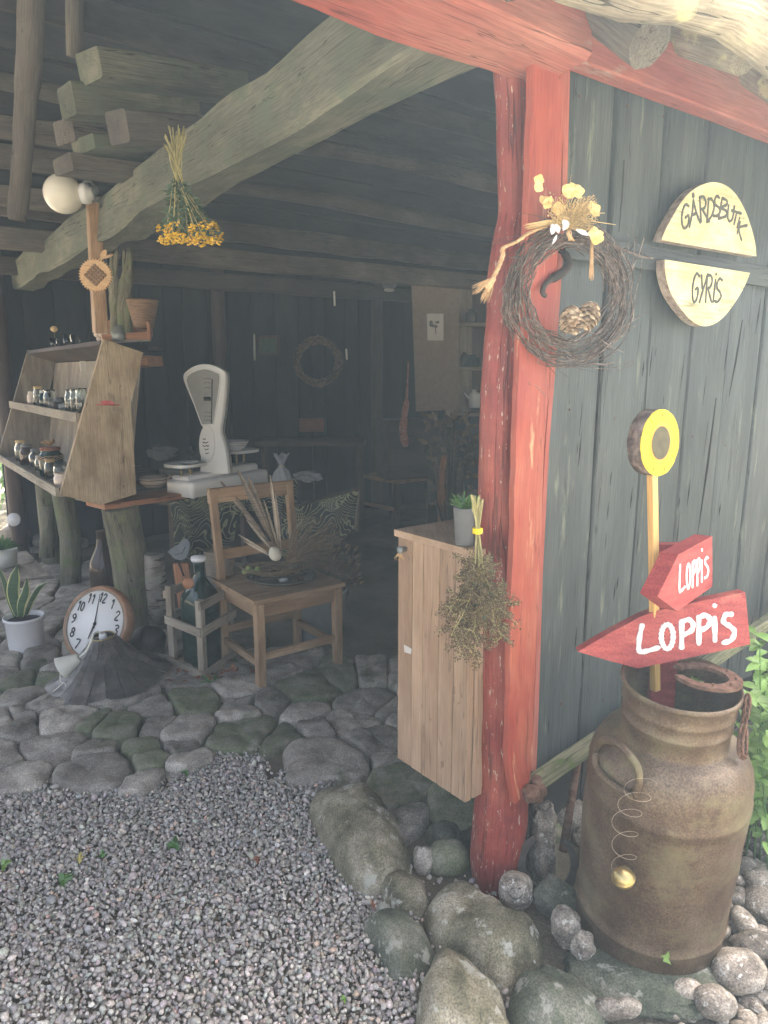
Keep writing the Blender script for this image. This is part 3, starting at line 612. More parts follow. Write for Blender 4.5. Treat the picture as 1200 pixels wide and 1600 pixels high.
# corner post: a crooked peeled log painted red
lx=[(80,768,826),(160,775,826),(250,776,826),(330,778,828),(375,770,826),(430,763,828),(500,760,826),(560,755,824),(620,750,822),(700,748,820),(800,747,822),(900,748,824),(1000,750,826),(1100,749,826),(1200,747,825),(1290,740,822),(1350,737,815),(1400,741,806)]
pts=[];rad=[]
for (y,l,r_) in reversed(lx):
    p=F((l+r_)/2,y,-.05); pts.append(p); rad.append((r_-l)/2*mpp(p)*1.0)
pts=smooth_pts(pts,5); rr=np.interp(np.linspace(0,len(rad)-1,len(pts)),range(len(rad)),rad).tolist()
pts=[pts[0]-UP*.09]+pts; rr=[rr[0]]+rr
mb=MB(); mb.tube(pts,rr,28,nz=.10,nf=5)
post=mb.build('corner_post',M['red_paint'],shed); post['label']='crooked round red log post'
# red board nailed in front of it
bd=[(28,830,883),(200,824,880),(350,819,874),(470,812,868),(560,806,862),(700,801,850),(850,797,845),(1000,792,838),(1100,790,834),(1190,789,831)]
def wonky_board(mb, rows, off, th, bottom=None):
    vs=[]; ts=[]
    n=len(rows); o3=Vector((U(0,9),U(0,9),0))
    for (y,l,r_) in rows:
        a=F(l,y,off); b=F(r_,y,off)
        for q in (a,b,b-NO*th,a-NO*th): vs.append(q)
        ww=(b-a).length
        for q in ((0,0),(ww,0),(ww,th),(0,th)): ts.append(Vector((q[0],q[1],a.z))+o3)
    fs=[(3,2,1,0),tuple(4*(n-1)+i for i in range(4))]
    for i in range(n-1):
        for k in range(4): fs.append((i*4+k,i*4+(k+1)%4,i*4+4+(k+1)%4,i*4+4+k))
    mb.add(vs,fs,ts)
rows=[]
for i in range(len(bd)-1):
    for q in range(5):
        t=q/5; a=bd[i]; b=bd[i+1]; y=a[0]+(b[0]-a[0])*t
        rows.append((y, a[1]+(b[1]-a[1])*t+1.3*noise.noise(Vector((y*.02,0,0)))*2, a[2]+(b[2]-a[2])*t+1.5*noise.noise(Vector((y*.03,5,0)))))
rows+=[(1190,789,831),(1215,792,828),(1235,796,824),(1256,799,806)]
rows=[(y,l+5,r_) for y,l,r_ in rows]
mb=MB(); wonky_board(mb,rows,.04,.016)
tag(mb.build('corner_board',M['red_board'],shed),'smooth upright red board with a splintered lower end')
mb=MB(); wonky_board(mb,[(105,881,891),(300,879,886),(560,862,869),(700,852,858),(900,842,848),(1100,835,842),(1205,830,838)],.008,.03)
mb.build('edge_strip',M['red_old'],shed)
# plank wall: boards lean a little as in the photograph
seams_top=[(893,108),(979,135),(1054,163),(1120,187),(1178,208)]; seams_bot=[(838,1212),(905,1165)]
s0=[]
wall=MB()
def FS(px,py,off=0):
    p=F(px,py,off)-O; return p.dot(E1), (p+O).z
tops=[FS(*p)[0] for p in seams_top]; wdt=(tops[-1]-tops[0])/4
bots=[FS(836,1150)[0]]; 
ztop=FS(893,108)[1]; zbot=FS(828,1227)[1]
for i in range(16):
    st=tops[0]+wdt*i-.012*(i==0); en=st+wdt
    sb=bots[0]+wdt*1.0*i+(.03 if i else 0)*0; eb=sb+wdt
    g_=.0035; th=.024; o_=-.012-.008*rnd()
    a0=W(sb+g_,o_,zbot); a1=W(eb-g_,o_+U(-.006,.006),zbot-.01*rnd()); b0=W(st+g_,o_,ztop+.12); b1=W(en-g_,o_+U(-.004,.004),ztop+.12)
    vs=[];ts=[];K=14; off=Vector((U(0,50),U(0,50),U(0,50)))
    for k in range(K+1):
        t=k/K; l=a0.lerp(b0,t); r_=a1.lerp(b1,t); l+=E1*.003*noise.noise(Vector((k*.7,i,0))); r_+=E1*.003*noise.noise(Vector((k*.7,i+.5,9)))
        h=l.z
        ww=(r_-l).length
        sec=[(l+E1*.004,0,0),(r_-E1*.004,ww,0),(r_-NO*.005,ww,.004),(r_-NO*th,ww,th),(l-NO*th,0,th),(l-NO*.005,0,.004)]
        # shallow cup in the board
        for q,x,y in sec: vs.append(q); ts.append(Vector((x,y,h))+off)
    fs=[tuple(range(5,-1,-1)),tuple(K*6+q for q in range(6))]
    for k in range(K):
        for q in range(6): fs.append((k*6+q,k*6+(q+1)%6,k*6+6+(q+1)%6,k*6+6+q))
    wall.add(vs,fs,ts)
pw=wall.build('plank_wall',M['black_wood'],shed); pw['label']='upright black weathered boards'
for i in range(16):
    for (yy) in (150+2*(i%3),640,1100-20*(i%2)):
        if i>5: continue
        q_=F(905+66*i+(i%2)*9-(yy-150)*.03*(1+i*.35),yy+i*14,.001); mb=MB(); mb.lathe(q_,[(.0035,0),(.0025,.0012),(0,.0015)],8,ax=NO); mb.build('nail_head',M['rust'],pw)
# upper half boards end at a lap: thin ledge behind the wreath and sign
def FSW(px,py,o): 
    p=F(px,py,o); return p
mb=MB(); 
# cracks gouged along the grain are thin dark slivers
for (x0,y0,x1,y1,wd) in [(1160,500,1139,620,2.2),(1119,622,1090,835,2.6),(975,250,967,362,1.8),(930,560,915,900,.0)]:
    mb=MB()
    if wd: mb.tube([F(x0,y0,.0005),F((x0+x1)/2+1,(y0+y1)/2,.0015),F(x1,y1,.0005)],[.0012,wd*.0013,.0008],6); mb.build('board_crack',M['dark_void'],pw)
for i in range(46):
    px=U(900,1190); py=U(430,1000); L_=U(14,60)
    if 1020<px<1185 and 280<py<520: continue
    p=F(px,py,.0005); lean=-.09-.0002*(px-900)
    s_,z_=FS(px,py)
    mb=MB(); mb.tube([p,F(px+lean*L_*.5,py+L_*.5,.001),F(px+lean*L_,py+L_,.0005)],[.0004,U(.0008,.0022),.0004],5); mb.build('board_crack',M['dark_void'],pw)
mb=MB(); p=F(985,400,.0); q=F(1185,432,.0)
s1,z1=FS(880,386); s2,z2=FS(1192,430)
mb.beam(W(s1,.002,z1+.004),W(s1+1.6,.002,z1+.004),.012,.055,seg=6,j=.003)
mb.build('lap_ledge',M['black_wood'],shed)
# rail along the foot of the wall
mb=MB(); za=FS(833,1225)[1]
pa=F(826,1232,.025); pb=F(918,1168,.03); dd=(pb-pa).normalized()
mb.beam(pa,pa+dd*1.6,.028,.04,seg=14,j=.006)
mb.build('foot_rail',M['moss_wood'],shed)
mb=MB(); mb.tube([F(818,1243,.05),F(826,1240,.055),F(846,1236,.05)],[.012,.021,.017],12,nz=.25); mb.tube([F(838,1250,.045),F(838,1215,.045)],[.016,.013],10,nz=.2)
mb.build('hinge',M['rust'],shed)
# boards low behind the rail, coloured near black to stand for the shaded gap
mb=MB()
for i in range(14): mb.beam(W(.17+i*.2,-.12-.01*rnd(),-.05),W(.17+i*.2,-.12,zbot+.1),.19,.02,up=NO)
mb.build('foundation_board',M['dark_void'],shed)
# lintel beam (left) and wall plate (right), both red
zt=F(762,94).z
print('lintel underside', zt, 'wall bottom', zbot, 'ztop', ztop)
mb=MB(); mb.beam(W(-3.2,.04,zt+.11),W(.06,.04,zt+.11),.14,.22,seg=24,j=.02); mb.build('lintel_beam',M['red_old'],shed)
zl=F(1000,142,.03).z
mb=MB(); mb.beam(W(.105,.03,zl+.055),W(4.2,.03,zl+.055),.05,.11,seg=20,j=.008)
mb.build('wall_plate',M['red_old'],shed)
mb=MB(); mb.beam(W(.04,-.04,zl+.18),W(4.2,-.04,zl+.18),.12,.16,seg=20,j=.014); mb.build('plate_log',M['red_old'],shed)
# rafters run from front to back; their rounded ends stick out over the wall
ZR=zl+.27; slope=.22
r1_=PLN(1018,92,O+NO*.24,NO)-O; r2_=PLN(1172,98,O+NO*.24,NO)-O; ds_=(r2_-r1_).dot(E1); zr_=r1_.z+.0; print('rafter',r1_.dot(E1),ds_,zr_,zl)
for i in range(-9,12):
    s_=r1_.dot(E1)+ds_*i; s_+=.03*sin(i*2.3)
    if -.25<s_<-.05: continue
    mb=MB(); e_=.235+.02*sin(i*4.1); zo=(r1_.z if i!=1 else r2_.z)+.028
    P=[W(s_+.006*k,e_-k*.12,zo+max(0,(zl+.175-zo))*min(1,k*.5)+.035*max(0,k-2)) for k in range(4)]
    mb.tube(P,[.042+.005*sin(s_*7+k*.7) for k in range(4)],16,nz=.12)
    mb.build('rafter',M['bark_pale' if s_>.1 else 'ceiling_wood'],shed)  # paler bark over the wall puts the glare's wash into the colour
# eaves log under the roof edge, bark half peeled
mb=MB(); ze=PLN(1030,0,O+NO*.42,NO).z
ez=PLN(1115,52,O+NO*.40,NO).z
mb.tube([W(s_,.40+.012*sin(s_*5),ez+.03+.02*sin(s_*9+1)) for s_ in [x*.12-3.2 for x in range(64)]],[.05+.008*sin(x*.9) for x in range(64)],16,nz=.2)
mb.build('eaves_log',M['bark_pale'],shed)
# roof skin: boards resting on the rafters, ridge half way in
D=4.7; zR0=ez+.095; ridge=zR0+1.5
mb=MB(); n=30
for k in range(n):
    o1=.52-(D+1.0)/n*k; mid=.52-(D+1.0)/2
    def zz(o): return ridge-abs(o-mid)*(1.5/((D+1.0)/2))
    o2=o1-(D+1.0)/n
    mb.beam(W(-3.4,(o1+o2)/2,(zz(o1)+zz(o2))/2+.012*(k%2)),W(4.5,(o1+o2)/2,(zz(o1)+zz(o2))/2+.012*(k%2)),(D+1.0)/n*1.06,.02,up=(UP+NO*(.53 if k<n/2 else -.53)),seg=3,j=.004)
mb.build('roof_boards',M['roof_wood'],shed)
mb=MB(); mid=.52-(D+1.0)/2
mb.prism([W(-3.45,.56,zR0-.02+.03),W(4.55,.56,zR0+.01),W(4.55,mid,ridge+.05),W(-3.45,mid,ridge+.05)],UP,.03)
mb.prism([W(-3.45,mid-.01,ridge+.05),W(4.55,mid-.01,ridge+.05),W(4.55,2*mid-.56,zR0+.01),W(-3.45,2*mid-.56,zR0+.01)],UP,.03)
for v in mb.v: v.z+=.03
mb.build('roof_felt',M['iron_dark'],shed)
# purlins and old planks under the roof, seen as long dim lines
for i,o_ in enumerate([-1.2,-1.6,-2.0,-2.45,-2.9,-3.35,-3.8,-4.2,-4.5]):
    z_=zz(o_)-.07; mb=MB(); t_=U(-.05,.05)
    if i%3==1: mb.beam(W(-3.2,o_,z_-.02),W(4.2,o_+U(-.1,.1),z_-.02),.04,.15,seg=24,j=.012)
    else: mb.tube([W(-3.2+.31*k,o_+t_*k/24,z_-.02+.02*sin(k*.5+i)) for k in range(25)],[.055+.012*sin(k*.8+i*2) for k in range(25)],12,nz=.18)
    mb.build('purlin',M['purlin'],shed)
for i,s_ in enumerate([-1.9,-.9]):
    mb=MB(); P=[W(s_,-.3-.22*k,zz(-.3-.22*k)-.17) for k in range(20)]; mb.tube(P,.05,12,nz=.15); mb.build('inner_rafter',M['ceiling_wood'],shed)
for i,(d_,z_) in enumerate([(-3.5,2.03),(-4.4,2.0)]):
    mb=MB(); mb.beam(W(-3.2,d_,z_),W(4.2,d_+.1,z_+.02),.08,.12,seg=20,j=.014); mb.build('cross_plank',M['purlin'],shed)
# tie beam running from the lintel into the shed
pt=F(622,62,-.05)
mb=MB(); zc=F(690,92).z+.06
B0=F(612,68,.0); 
zb_=zt+.105; sb_=(G(352,228,zb_)-O).dot(E1); print('tie beam s',sb_)
mb.beam(W(sb_,-.035,zb_),W(sb_,-4.6,zb_-.04),.150,.178,seg=60,j=.026)
tb=mb.build('tie_beam',M['old_beam'],shed)
# back wall with boards, open at the far left, closed side at the far right
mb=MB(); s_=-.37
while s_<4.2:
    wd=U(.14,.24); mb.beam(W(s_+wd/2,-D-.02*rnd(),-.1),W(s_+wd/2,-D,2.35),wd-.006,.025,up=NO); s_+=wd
mb.beam(W(-.37,-D-.06,1.1),W(4.45,-D-.06,1.1),.02,2.7)  # backing sheet added to block daylight between the boards
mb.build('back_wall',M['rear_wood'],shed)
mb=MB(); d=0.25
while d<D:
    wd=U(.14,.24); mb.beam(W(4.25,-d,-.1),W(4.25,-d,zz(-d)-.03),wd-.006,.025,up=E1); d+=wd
mb.beam(W(4.3,.0,1.2),W(4.3,-D-.04,1.2),.02,2.9)  # unseen sheet added to stop light leaking past boards and corner
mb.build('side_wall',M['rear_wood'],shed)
# back posts
for s_,d in ((-.33,D-.15),(1.3,D-.12),(2.9,D-.12)):
    mb=MB(); mb.tube([W(s_,-d,z) for z in (-.05,.5,1,1.5,2.2)],.055,12,nz=.15); mb.build('back_post',M['dark_wood'],shed)
# loose beam ends stacked above the rack and the hanging poles on the left
def plank_px(a,b,Ya,Yb,w_,h_,name,m,label=None,j=.012,seg=8):
    mb=MB(); mb.beam(at(a[0],a[1],Ya),at(b[0],b[1],Yb),w_,h_,seg=seg,j=j); o=mb.build(name,M[m],shed)
    if label: o['label']=label
    return o
plank_px((140,105),(372,138),2.55,3.0,.14,.095,'beam_end','old_beam','pale hewn beam end, topmost of the stack')
plank_px((104,158),(300,180),2.6,2.95,.12,.095,'beam_end','old_beam')
plank_px((184,200),(300,205),2.5,2.75,.10,.10,'beam_end','purlin')
plank_px((100,205),(200,218),2.8,3.0,.14,.08,'beam_end','ceiling_wood')
plank_px((130,226),(300,240),2.75,3.1,.16,.05,'beam_end','old_beam')
plank_px((98,258),(260,276),2.8,3.1,.16,.06,'beam_end','ceiling_wood')
plank_px((-60,236),(160,262),4.0,4.2,.14,.09,'beam_end','ceiling_wood')
plank_px((-60,300),(240,330),4.2,4.5,.12,.10,'beam_end','ceiling_wood')
plank_px((-60,190),(120,215),3.3,3.5,.12,.08,'beam_end','ceiling_wood')
mb=MB(); mb.tube(smooth_pts([at(52,-60,2.6),at(47,60,2.62),at(40,150,2.65),at(37,230,2.68),at(26,345,2.7)],4),[.041]*4+[.04]*4+[.036]*4+[.034]*4+[.028],12,nz=.15)
mb.build('hanging_pole',M['purlin'],shed)
mb=MB(); mb.tube([at(118,-50,2.9),at(117,90,2.95)],[.036,.03],12,nz=.15); mb.build('hanging_pole',M['ceiling_wood'],shed)
# post that carries the tie beam above the rack
mb=MB(); mb.beam(at(146,316,3.37),at(157,520,3.44),.062,.05,up=NO,seg=6,j=.006); mb.build('rack_post',M['chair_wood'],shed)

# ================================================================== LETTERING (painted strokes)
def arc(cx,cy,rx,ry,a0,a1,n=8): return [(cx+rx*cos(R(a0+(a1-a0)*i/n)), cy+ry*sin(R(a0+(a1-a0)*i/n))) for i in range(n+1)]
GL={'G':[[(.95,.1),(.6,0),(.25,.15),(.02,.5),(.12,.88),(.45,1),(.82,.85),(.9,.52),(.5,.55)]],
'A':[[(0,1),(.25,.6),(.5,.2)],[(.5,.2),(.75,.6),(1,1)],[(.2,.68),(.8,.64)],arc(.5,.05,.14,.05,0,360)],
'R':[[(.05,1),(.05,0)],[(.0,.04),(.6,.0),(.9,.2),(.65,.44),(.1,.5)],[(.3,.5),(1,1)]],
'D':[[(.08,0),(.0,1)],[(0,.03),(.5,.05),(.95,.38),(.7,.8),(0,1)]],
'S':[[(1,.1),(.55,0),(.12,.18),(.25,.42),(.75,.6),(.95,.82),(.5,1),(.0,.93)]],
'B':[[(.05,0),(.0,1)],[(.05,.02),(.7,.08),(.8,.3),(.1,.47),(.85,.6),(.9,.85),(0,1)]],
'U':[[(.0,.0),(.05,.7),(.35,1),(.75,.85),(1,.1)]],
'T':[[(0,.06),(1,.0)],[(.55,.03),(.3,1)]],
'I':[[(.6,.22),(.4,1)],[(.62,.0),(.66,.03)]],
'K':[[(.1,0),(.0,1)],[(1,.0),(.1,.5),(.75,1)]],
'Y':[[(0,0),(.45,.5)],[(1,0),(.2,1)]],
'L':[[(.1,0),(.0,.5),(.06,.95),(.4,.97),(1,.88)]],
'O':[arc(.5,.5,.45,.47,0,360,16)],
'P':[[(.1,.05),(.1,1)],[(.1,.08),(.6,.02),(.95,.2),(.8,.42),(.15,.55)]],
'i':[[(.5,.36),(.5,1)],[(.5,.02),(.54,.05)]],
's':[[(.9,.08),(.3,.05),(.1,.28),(.6,.45),(.95,.65),(.7,.92),(.1,1)]],
'0':[arc(.5,.5,.42,.48,0,360,14)],'1':[[(.2,.2),(.55,0),(.5,1)]],'2':[[(.1,.2),(.5,0),(.9,.25),(.1,1),(.95,.98)]],
'3':[[(.1,.08),(.6,0),(.9,.22),(.4,.47),(.9,.72),(.55,1),(.05,.92)]],'4':[[(.7,1),(.7,0),(.05,.68),(.95,.68)]],'5':[[(.9,0),(.25,.02),(.15,.45),(.7,.42),(.9,.7),(.5,1),(.05,.93)]],
'6':[[(.8,.02),(.25,.35),(.1,.72),(.45,1),(.85,.75),(.5,.5),(.12,.68)]],'7':[[(.05,.02),(.95,.02),(.35,1)]],'8':[arc(.5,.26,.33,.25,90,450,10),arc(.5,.75,.42,.25,-90,270,10)],'9':[[(.85,.3),(.45,.5),(.12,.25),(.5,0),(.88,.25),(.75,.7),(.3,1)]]}
def letter(mb, ch, quad, conv, wd, n, th=.0012):
    """quad: TL TR BR BL in source coordinates, conv maps a source point to 3D on the surface"""
    for st in GL[ch]:
        P=[]
        for (x,y) in st:
            tx=quad[0][0]*(1-x)*(1-y)+quad[1][0]*x*(1-y)+quad[2][0]*x*y+quad[3][0]*(1-x)*y
            ty=quad[0][1]*(1-x)*(1-y)+quad[1][1]*x*(1-y)+quad[2][1]*x*y+quad[3][1]*(1-x)*y
            P.append(conv(tx,ty)+n*.0008)
        if len(P)>2: P=smooth_pts(P,4)
        else: P=[P[0].lerp(P[1],k/4) for k in range(5)]
        m=len(P); e=(P[1]-P[0]).normalized()
        rad=[wd*.5*(.9+.14*sin(k*1.7+P[0].x*70)) for k in range(m)]
        P=[P[0]-e*wd*.3]+P+[P[-1]+(P[-1]-P[-2]).normalized()*wd*.3]; rad=[rad[0]*.55]+rad+[rad[-1]*.5]
        mb.tube(P,rad,8,flat=(n,th))

# ================================================================== ON THE WALL
# two half rounds of a log slice
def zc3(x,y): return (960+x/5, 260+y/5)
def sign_half(outline, letters, label, off, wd):
    poly=[F(*zc3(x,y),off) for x,y in outline]
    base=sum(poly,Vector())/len(poly)
    t=thing('round_wood_sign', base-UP*.0, label, 'sign', 'halves of the round log slice sign')
    mb=MB(); mb.prism(poly,NO,.026,smooth=True); mb.build('wood_slice',M['disc_wood'],t)
    c=base; mb=MB(); P2=[c+(p-c)*1.004-NO*.0015 for p in poly]; 
    mb.prism(P2,NO,.023); mb.build('bark_edge',M['disc_bark'],t)
    mb=MB(); 
    for ch,q in letters: letter(mb,ch,q,lambda x,y:F(*zc3(x,y),off),wd,NO)
    mb.build('lettering',M['paint_grey'],t)
    return t
def curve_px(P,n=5):
    Q=smooth_pts([Vector((x,y,0)) for x,y in P],n); return [(q.x,q.y) for q in Q]
up=curve_px([(372,575),(400,500),(470,370),(540,260),(620,180),(720,132),(800,125),(880,155),(950,220),(1020,340),(1070,480),(1100,600),(1110,702)])
sign_half(up,[('G',[(522,305),(580,292),(588,470),(524,492)]),('A',[(598,215),(628,215),(668,440),(585,472)]),('R',[(662,238),(712,236),(738,430),(672,432)]),('D',[(730,252),(785,245),(775,405),(722,435)]),
 ('S',[(778,232),(816,232),(832,372),(772,398)]),('B',[(838,245),(892,255),(872,412),(812,408)]),('U',[(890,305),(935,300),(935,425),(876,430)]),('T',[(915,338),(988,368),(975,455),(915,450)]),('I',[(960,400),(985,405),(975,480),(945,476)]),('K',[(975,432),(1035,462),(1002,590),(958,525)])],
 'pale half round wooden slice lettered GÅRDSBUTIK on the dark plank wall',.034,.0085)
dn=curve_px([(398,728),(400,820),(415,900),(450,1000),(520,1110),(600,1200),(680,1245),(760,1240),(840,1190),(910,1110),(970,1020),(1020,930),(1060,832)])
sign_half(dn,[('G',[(612,838),(665,835),(650,1060),(604,1062)]),('Y',[(678,850),(728,842),(690,1060),(655,1062)]),('R',[(722,850),(770,852),(756,1058),(708,1060)]),('I',[(782,838),(800,838),(785,1060),(758,1062)]),('S',[(800,882),(840,872),(832,1050),(778,1064)])],
 'pale lower half of the wooden slice lettered GYRIS with bark along its rim',.036,.0085)
# iron hook latch inside the wreath
def z1(x,y): return (720+x/4,240+y/4)
t=MB(); t.tube(smooth_pts([F(*z1(x,y),o) for x,y,o in ((600,600,.01),(650,630,.03),(672,690,.04),(640,740,.045),(560,790,.05),(520,830,.055),(512,875,.06),(532,890,.06))],4),[.005]*4+[.009]*4+[.01]*8+[.006]*8+[.005]*4+[.004],8)
tag(t.build('iron_hook',M['iron_dark']),'curved forged iron hook on the wall framed by the wreath','hook')

# twig wreath
wc=F(888,460,.075); k=mpp(wc); ww=(CAM-wc); ww.z=0; ww.normalize()
wn=(NO*.55+ww*.45).normalized(); wa=UP.cross(wn).normalized()       # wa points right in the picture
if wa.x<0: wa=-wa
Rw=.119; Rh=.119
wreath=thing('twig_wreath', wc-UP*Rh, 'round wreath of bare twigs hung over the red board with dried flowers and pine cones','wreath')
mb=MB()
for i in range(270):
    th=U(0,2*pi); span=U(.6,1.9); ra=U(-.023,.023); oo=U(-.018,.024); n_=9; P=[]
    ph=U(0,6); stray=.0 if rnd()<.70 else U(.01,.035)
    for q in range(n_+1):
        f=q/n_; a=th+span*f; rr=1+ (ra*(1.35 if sin(a)<-.2 else 1)+.006*sin(ph+f*5)+ (stray*1.6*max(0,(f-.6))/.4*1.5))/Rw
        P.append(wc+wa*(cos(a)*Rw*rr)+UP*(sin(a)*Rh*rr)+wn*(oo+.006*sin(ph*2+f*6)))
    r0=U(.0007,.0021); mb.tube(P,[r0*(1-.6*q/n_) for q in range(n_+1)],4,caps=False)
for i in range(46):
    a=U(0,2*pi); L=U(.015,.045); p=wc+wa*(cos(a)*(Rw+.01))+UP*(sin(a)*(Rh+.01))+wn*U(-.01,.015); d=(wa*cos(a+U(.3,1.1))+UP*sin(a+U(.3,1.1))+wn*U(-.3,.3)).normalized()
    mb.tube([p,p+d*L*.5+wn*.002,p+d*L+UP*U(-.01,.01)],[.0011,.0009,.0005],4,caps=False)
mb.build('twigs',M['twig'],wreath)
def wp(x,y,o=.03): return PLN(*z1(x,y), wc+wn*o, wn)
mb=MB(); mb.tube(smooth_pts([wp(850,560,.0),wp(960,580,0),wp(1060,620,0),wp(1130,645,0),wp(1200,655,0)],3),[.003]*6+[.002]*7,5,nz=.3)
for (x0,y0,x1,y1) in ((1000,600,1040,560),(1060,600,1100,520),(1020,740,1080,715),(1040,760,1090,700),(1050,850,1075,790)): mb.tube([wp(x0,y0,.0),wp((x0+x1)/2+6,(y0+y1)/2,.01),wp(x1,y1,.0)],[.0014,.0012,.0008],4)
mb.build('long_twig',M['twig'],wreath)
# pine cones
for (x,y,tl) in ((690,1040,-.15),(795,1012,.35)):
    mb=MB(); c=wp(x,y,.045); ax=(UP*cos(tl)+wa*sin(tl)+wn*.25).normalized(); a_=ax.cross(wn).normalized(); b_=ax.cross(a_)
    mb.blob(c,.016,.016,.023,sub=2,nz=.05)
    for q in range(72):
        f=q/71; h=(f-.5)*.052; rr=.0215*math.sqrt(max(.03,1-(f*2-.95)**2*.8)); th=q*2.39996
        d=a_*cos(th)+b_*sin(th); p=c+ax*h+d*rr; t2=d.cross(ax)
        nrm=(ax*.75+d*.6).normalized(); o2=nrm.cross(t2).normalized()
        rot=Matrix((t2,o2,nrm)).transposed()
        mb.blob(p,.0072,.0058,.0017,rot=rot,sub=2,nz=.05)
    mb.build('pine_cone',M['cone'],wreath)
# dried flowers at the top: petals, straw spray, tassel and ribbon
def flower(mb,p,r_,n=4,nn=None):
    nn=(nn or (wn+Vector((U(-.4,.4),U(-.4,.4),U(-.3,.5))))).normalized(); a_=nn.cross(UP).normalized(); b_=nn.cross(a_); ph=U(0,6)
    for q in range(n):
        th=ph+2*pi*q/n; d=a_*cos(th)+b_*sin(th)
        mb.leaf(p,d+nn*.25,nn,r_,r_*1.15,fold=-.10)
for x,y,r_ in ((488,165,.011),(485,210,.011),(525,298,.014),(540,310,.012),(608,345,.014),(660,235,.015),(680,245,.013),(705,225,.015),(735,240,.013),(830,350,.018),(840,505,.017),(850,525,.015),(560,290,.008)): mb=MB(); flower(mb,wp(x,y,.045),r_); mb.build('dried_flower',M['petal'],wreath)
mb=MB()
for i in range(330):
    b0=wp(U(600,700),U(400,470),U(.02,.05)); e=wp(U(560,860),U(260,480),U(.02,.07)); m_=b0.lerp(e,.5)+Vector((U(-.012,.012),0,U(-.01,.012))); mb.tube([b0,m_,e],[.0007,.0006,.0004],3,caps=False)
for i in range(150):
    e=wp(U(545,850),U(240,470),U(.02,.07)); mb.blob(e,.0016,.0016,.0016,sub=1,nz=.1)
for i in range(26):
    y=U(-15,15); mb.tube([wp(640,430+y,.04),wp(540,430+y,.045),wp(U(390,470),455+y*1.2,.04)],[.0009,.0008,.0004],3,caps=False)
for p in ((660,300,690,130),(640,260,650,180),(760,330,800,270),(780,370,900,372),(800,420,970,445)): mb.tube([wp(p[0],p[1],.04),wp((p[0]+p[2])/2+5,(p[1]+p[3])/2,.045),wp(p[2],p[3],.04)],[.0009,.0008,.0005],4)
mb.build('straw_spray',M['straw'],wreath)
mb=MB()
for i in range(40):
    x=U(-8,8); mb.tube([wp(818+x*.4,550,.03),wp(818+x,650,.035),wp(816+x*1.9,U(740,795),.035)],.0007,3,caps=False)
mb.tube([wp(818,555,.032),wp(817,700,.035)],.004,8,nz=.1)
for i in range(10):
    q0=wp(U(650,690),460,.04); mb.tube([q0,wp(U(660,700),500,.05),wp(U(670,710),545,.04)],.0012,4)
mb.build('tassel',M['rope'],wreath)
mb=MB()
for (x,y,dx,dy,L,wd) in ((575,440,-8,70,.020,.014),(590,440,22,60,.018,.012),(640,415,20,50,.018,.015),(655,430,-20,60,.017,.012),(720,475,90,40,.026,.010),(600,510,-30,60,.020,.006)):
    p=wp(x,y,.055); d=(wp(x+dx,y+dy,.06)-p); mb.leaf(p,d,wn,L*1.1,wd,fold=.25)
mb.build('ribbon',M['ribbon'],wreath)
# plaited cord from the wreath down the post
mb=MB(); path=smooth_pts([wp(530,455,.02),wp(430,495,.03),wp(350,550,.035),wp(265,590,.045),wp(262,640,.05),(wp(235,710,.055)),wp(200,780,.06)],6)
for ph in (0,2.1,4.2):
    mb.tube([p+wa*(.0028*cos(i*.9+ph))+wn*(.0028*sin(i*.9+ph)) for i,p in enumerate(path)],.0026,5)
for i in range(90):
    c=wp(200+U(-8,8),780+U(-8,8),.06); which=i%2
    e=wp(U(70,120) if which else U(120,175),U(820,885) if which else U(880,940),.06+U(-.008,.008)); mb.tube([c,c.lerp(e,.5)+wa*U(-.003,.003),e],[.0009,.0008,.0004],3,caps=False)
mb.tube([wp(205,770,.06),wp(150,840,.06)],[.004,.005],8,nz=.3); mb.tube([wp(210,780,.06),wp(165,860,.06)],[.004,.0045],8,nz=.3)
mb.build('plaited_cord',M['rope'],wreath)

# ================================================================== LOPPIS SIGNS, SUNFLOWER, MILK CAN
def z4(x,y): return (880+x/3.478, 620+y/3.478)
can_c=G(1012,1452); can_k=mpp(can_c)
YC=can_c.y
def prism_sign(name, outline, p0, n, th, letters, wd, label, m, extra=None):
    n=n.normalized(); poly=[PLN(*z4(x,y),p0,n) for x,y in outline]
    t=thing(name,sum(poly,Vector())/len(poly),label,'sign','red arrow signs in the milk can')
    mb=MB(); mb.prism(poly,n,th); b=mb.build('board',M[m],t)
    mb=MB()
    for ch,q in letters: letter(mb,ch,q,lambda x,y:PLN(*z4(x,y),p0,n),wd,n,.001)
    mb.build('lettering',M['white_paint'],t); return t
pS=at(1070,980,YC-.03)
n1=Vector((-.12,-1,.13))
t=prism_sign('arrow_sign',[(80,1385),(250,1285),(420,1195),(500,1165),(740,1112),(990,1062),(1003,1200),(1017,1345),(700,1415),(405,1476),(240,1432)],pS,n1,.038,
 [('L',[(420,1240),(500,1235),(520,1380),(405,1390)]),('O',[(527,1235),(600,1230),(600,1372),(530,1375)]),('P',[(635,1212),(712,1205),(700,1362),(636,1366)]),('P',[(728,1188),(802,1180),(790,1338),(730,1342)]),('i',[(800,1128),(842,1128),(842,1325),(805,1328)]),('s',[(865,1180),(920,1168),(938,1330),(860,1338)])],.0125,
 'long red wooden arrow pointing left with large white LOPPIS, the lower of the two','sign_red')
n2=Vector((-.62,-1,.10)); n2=Vector((.62,-.85,.08))
pU=at(1085,900,YC-.045)
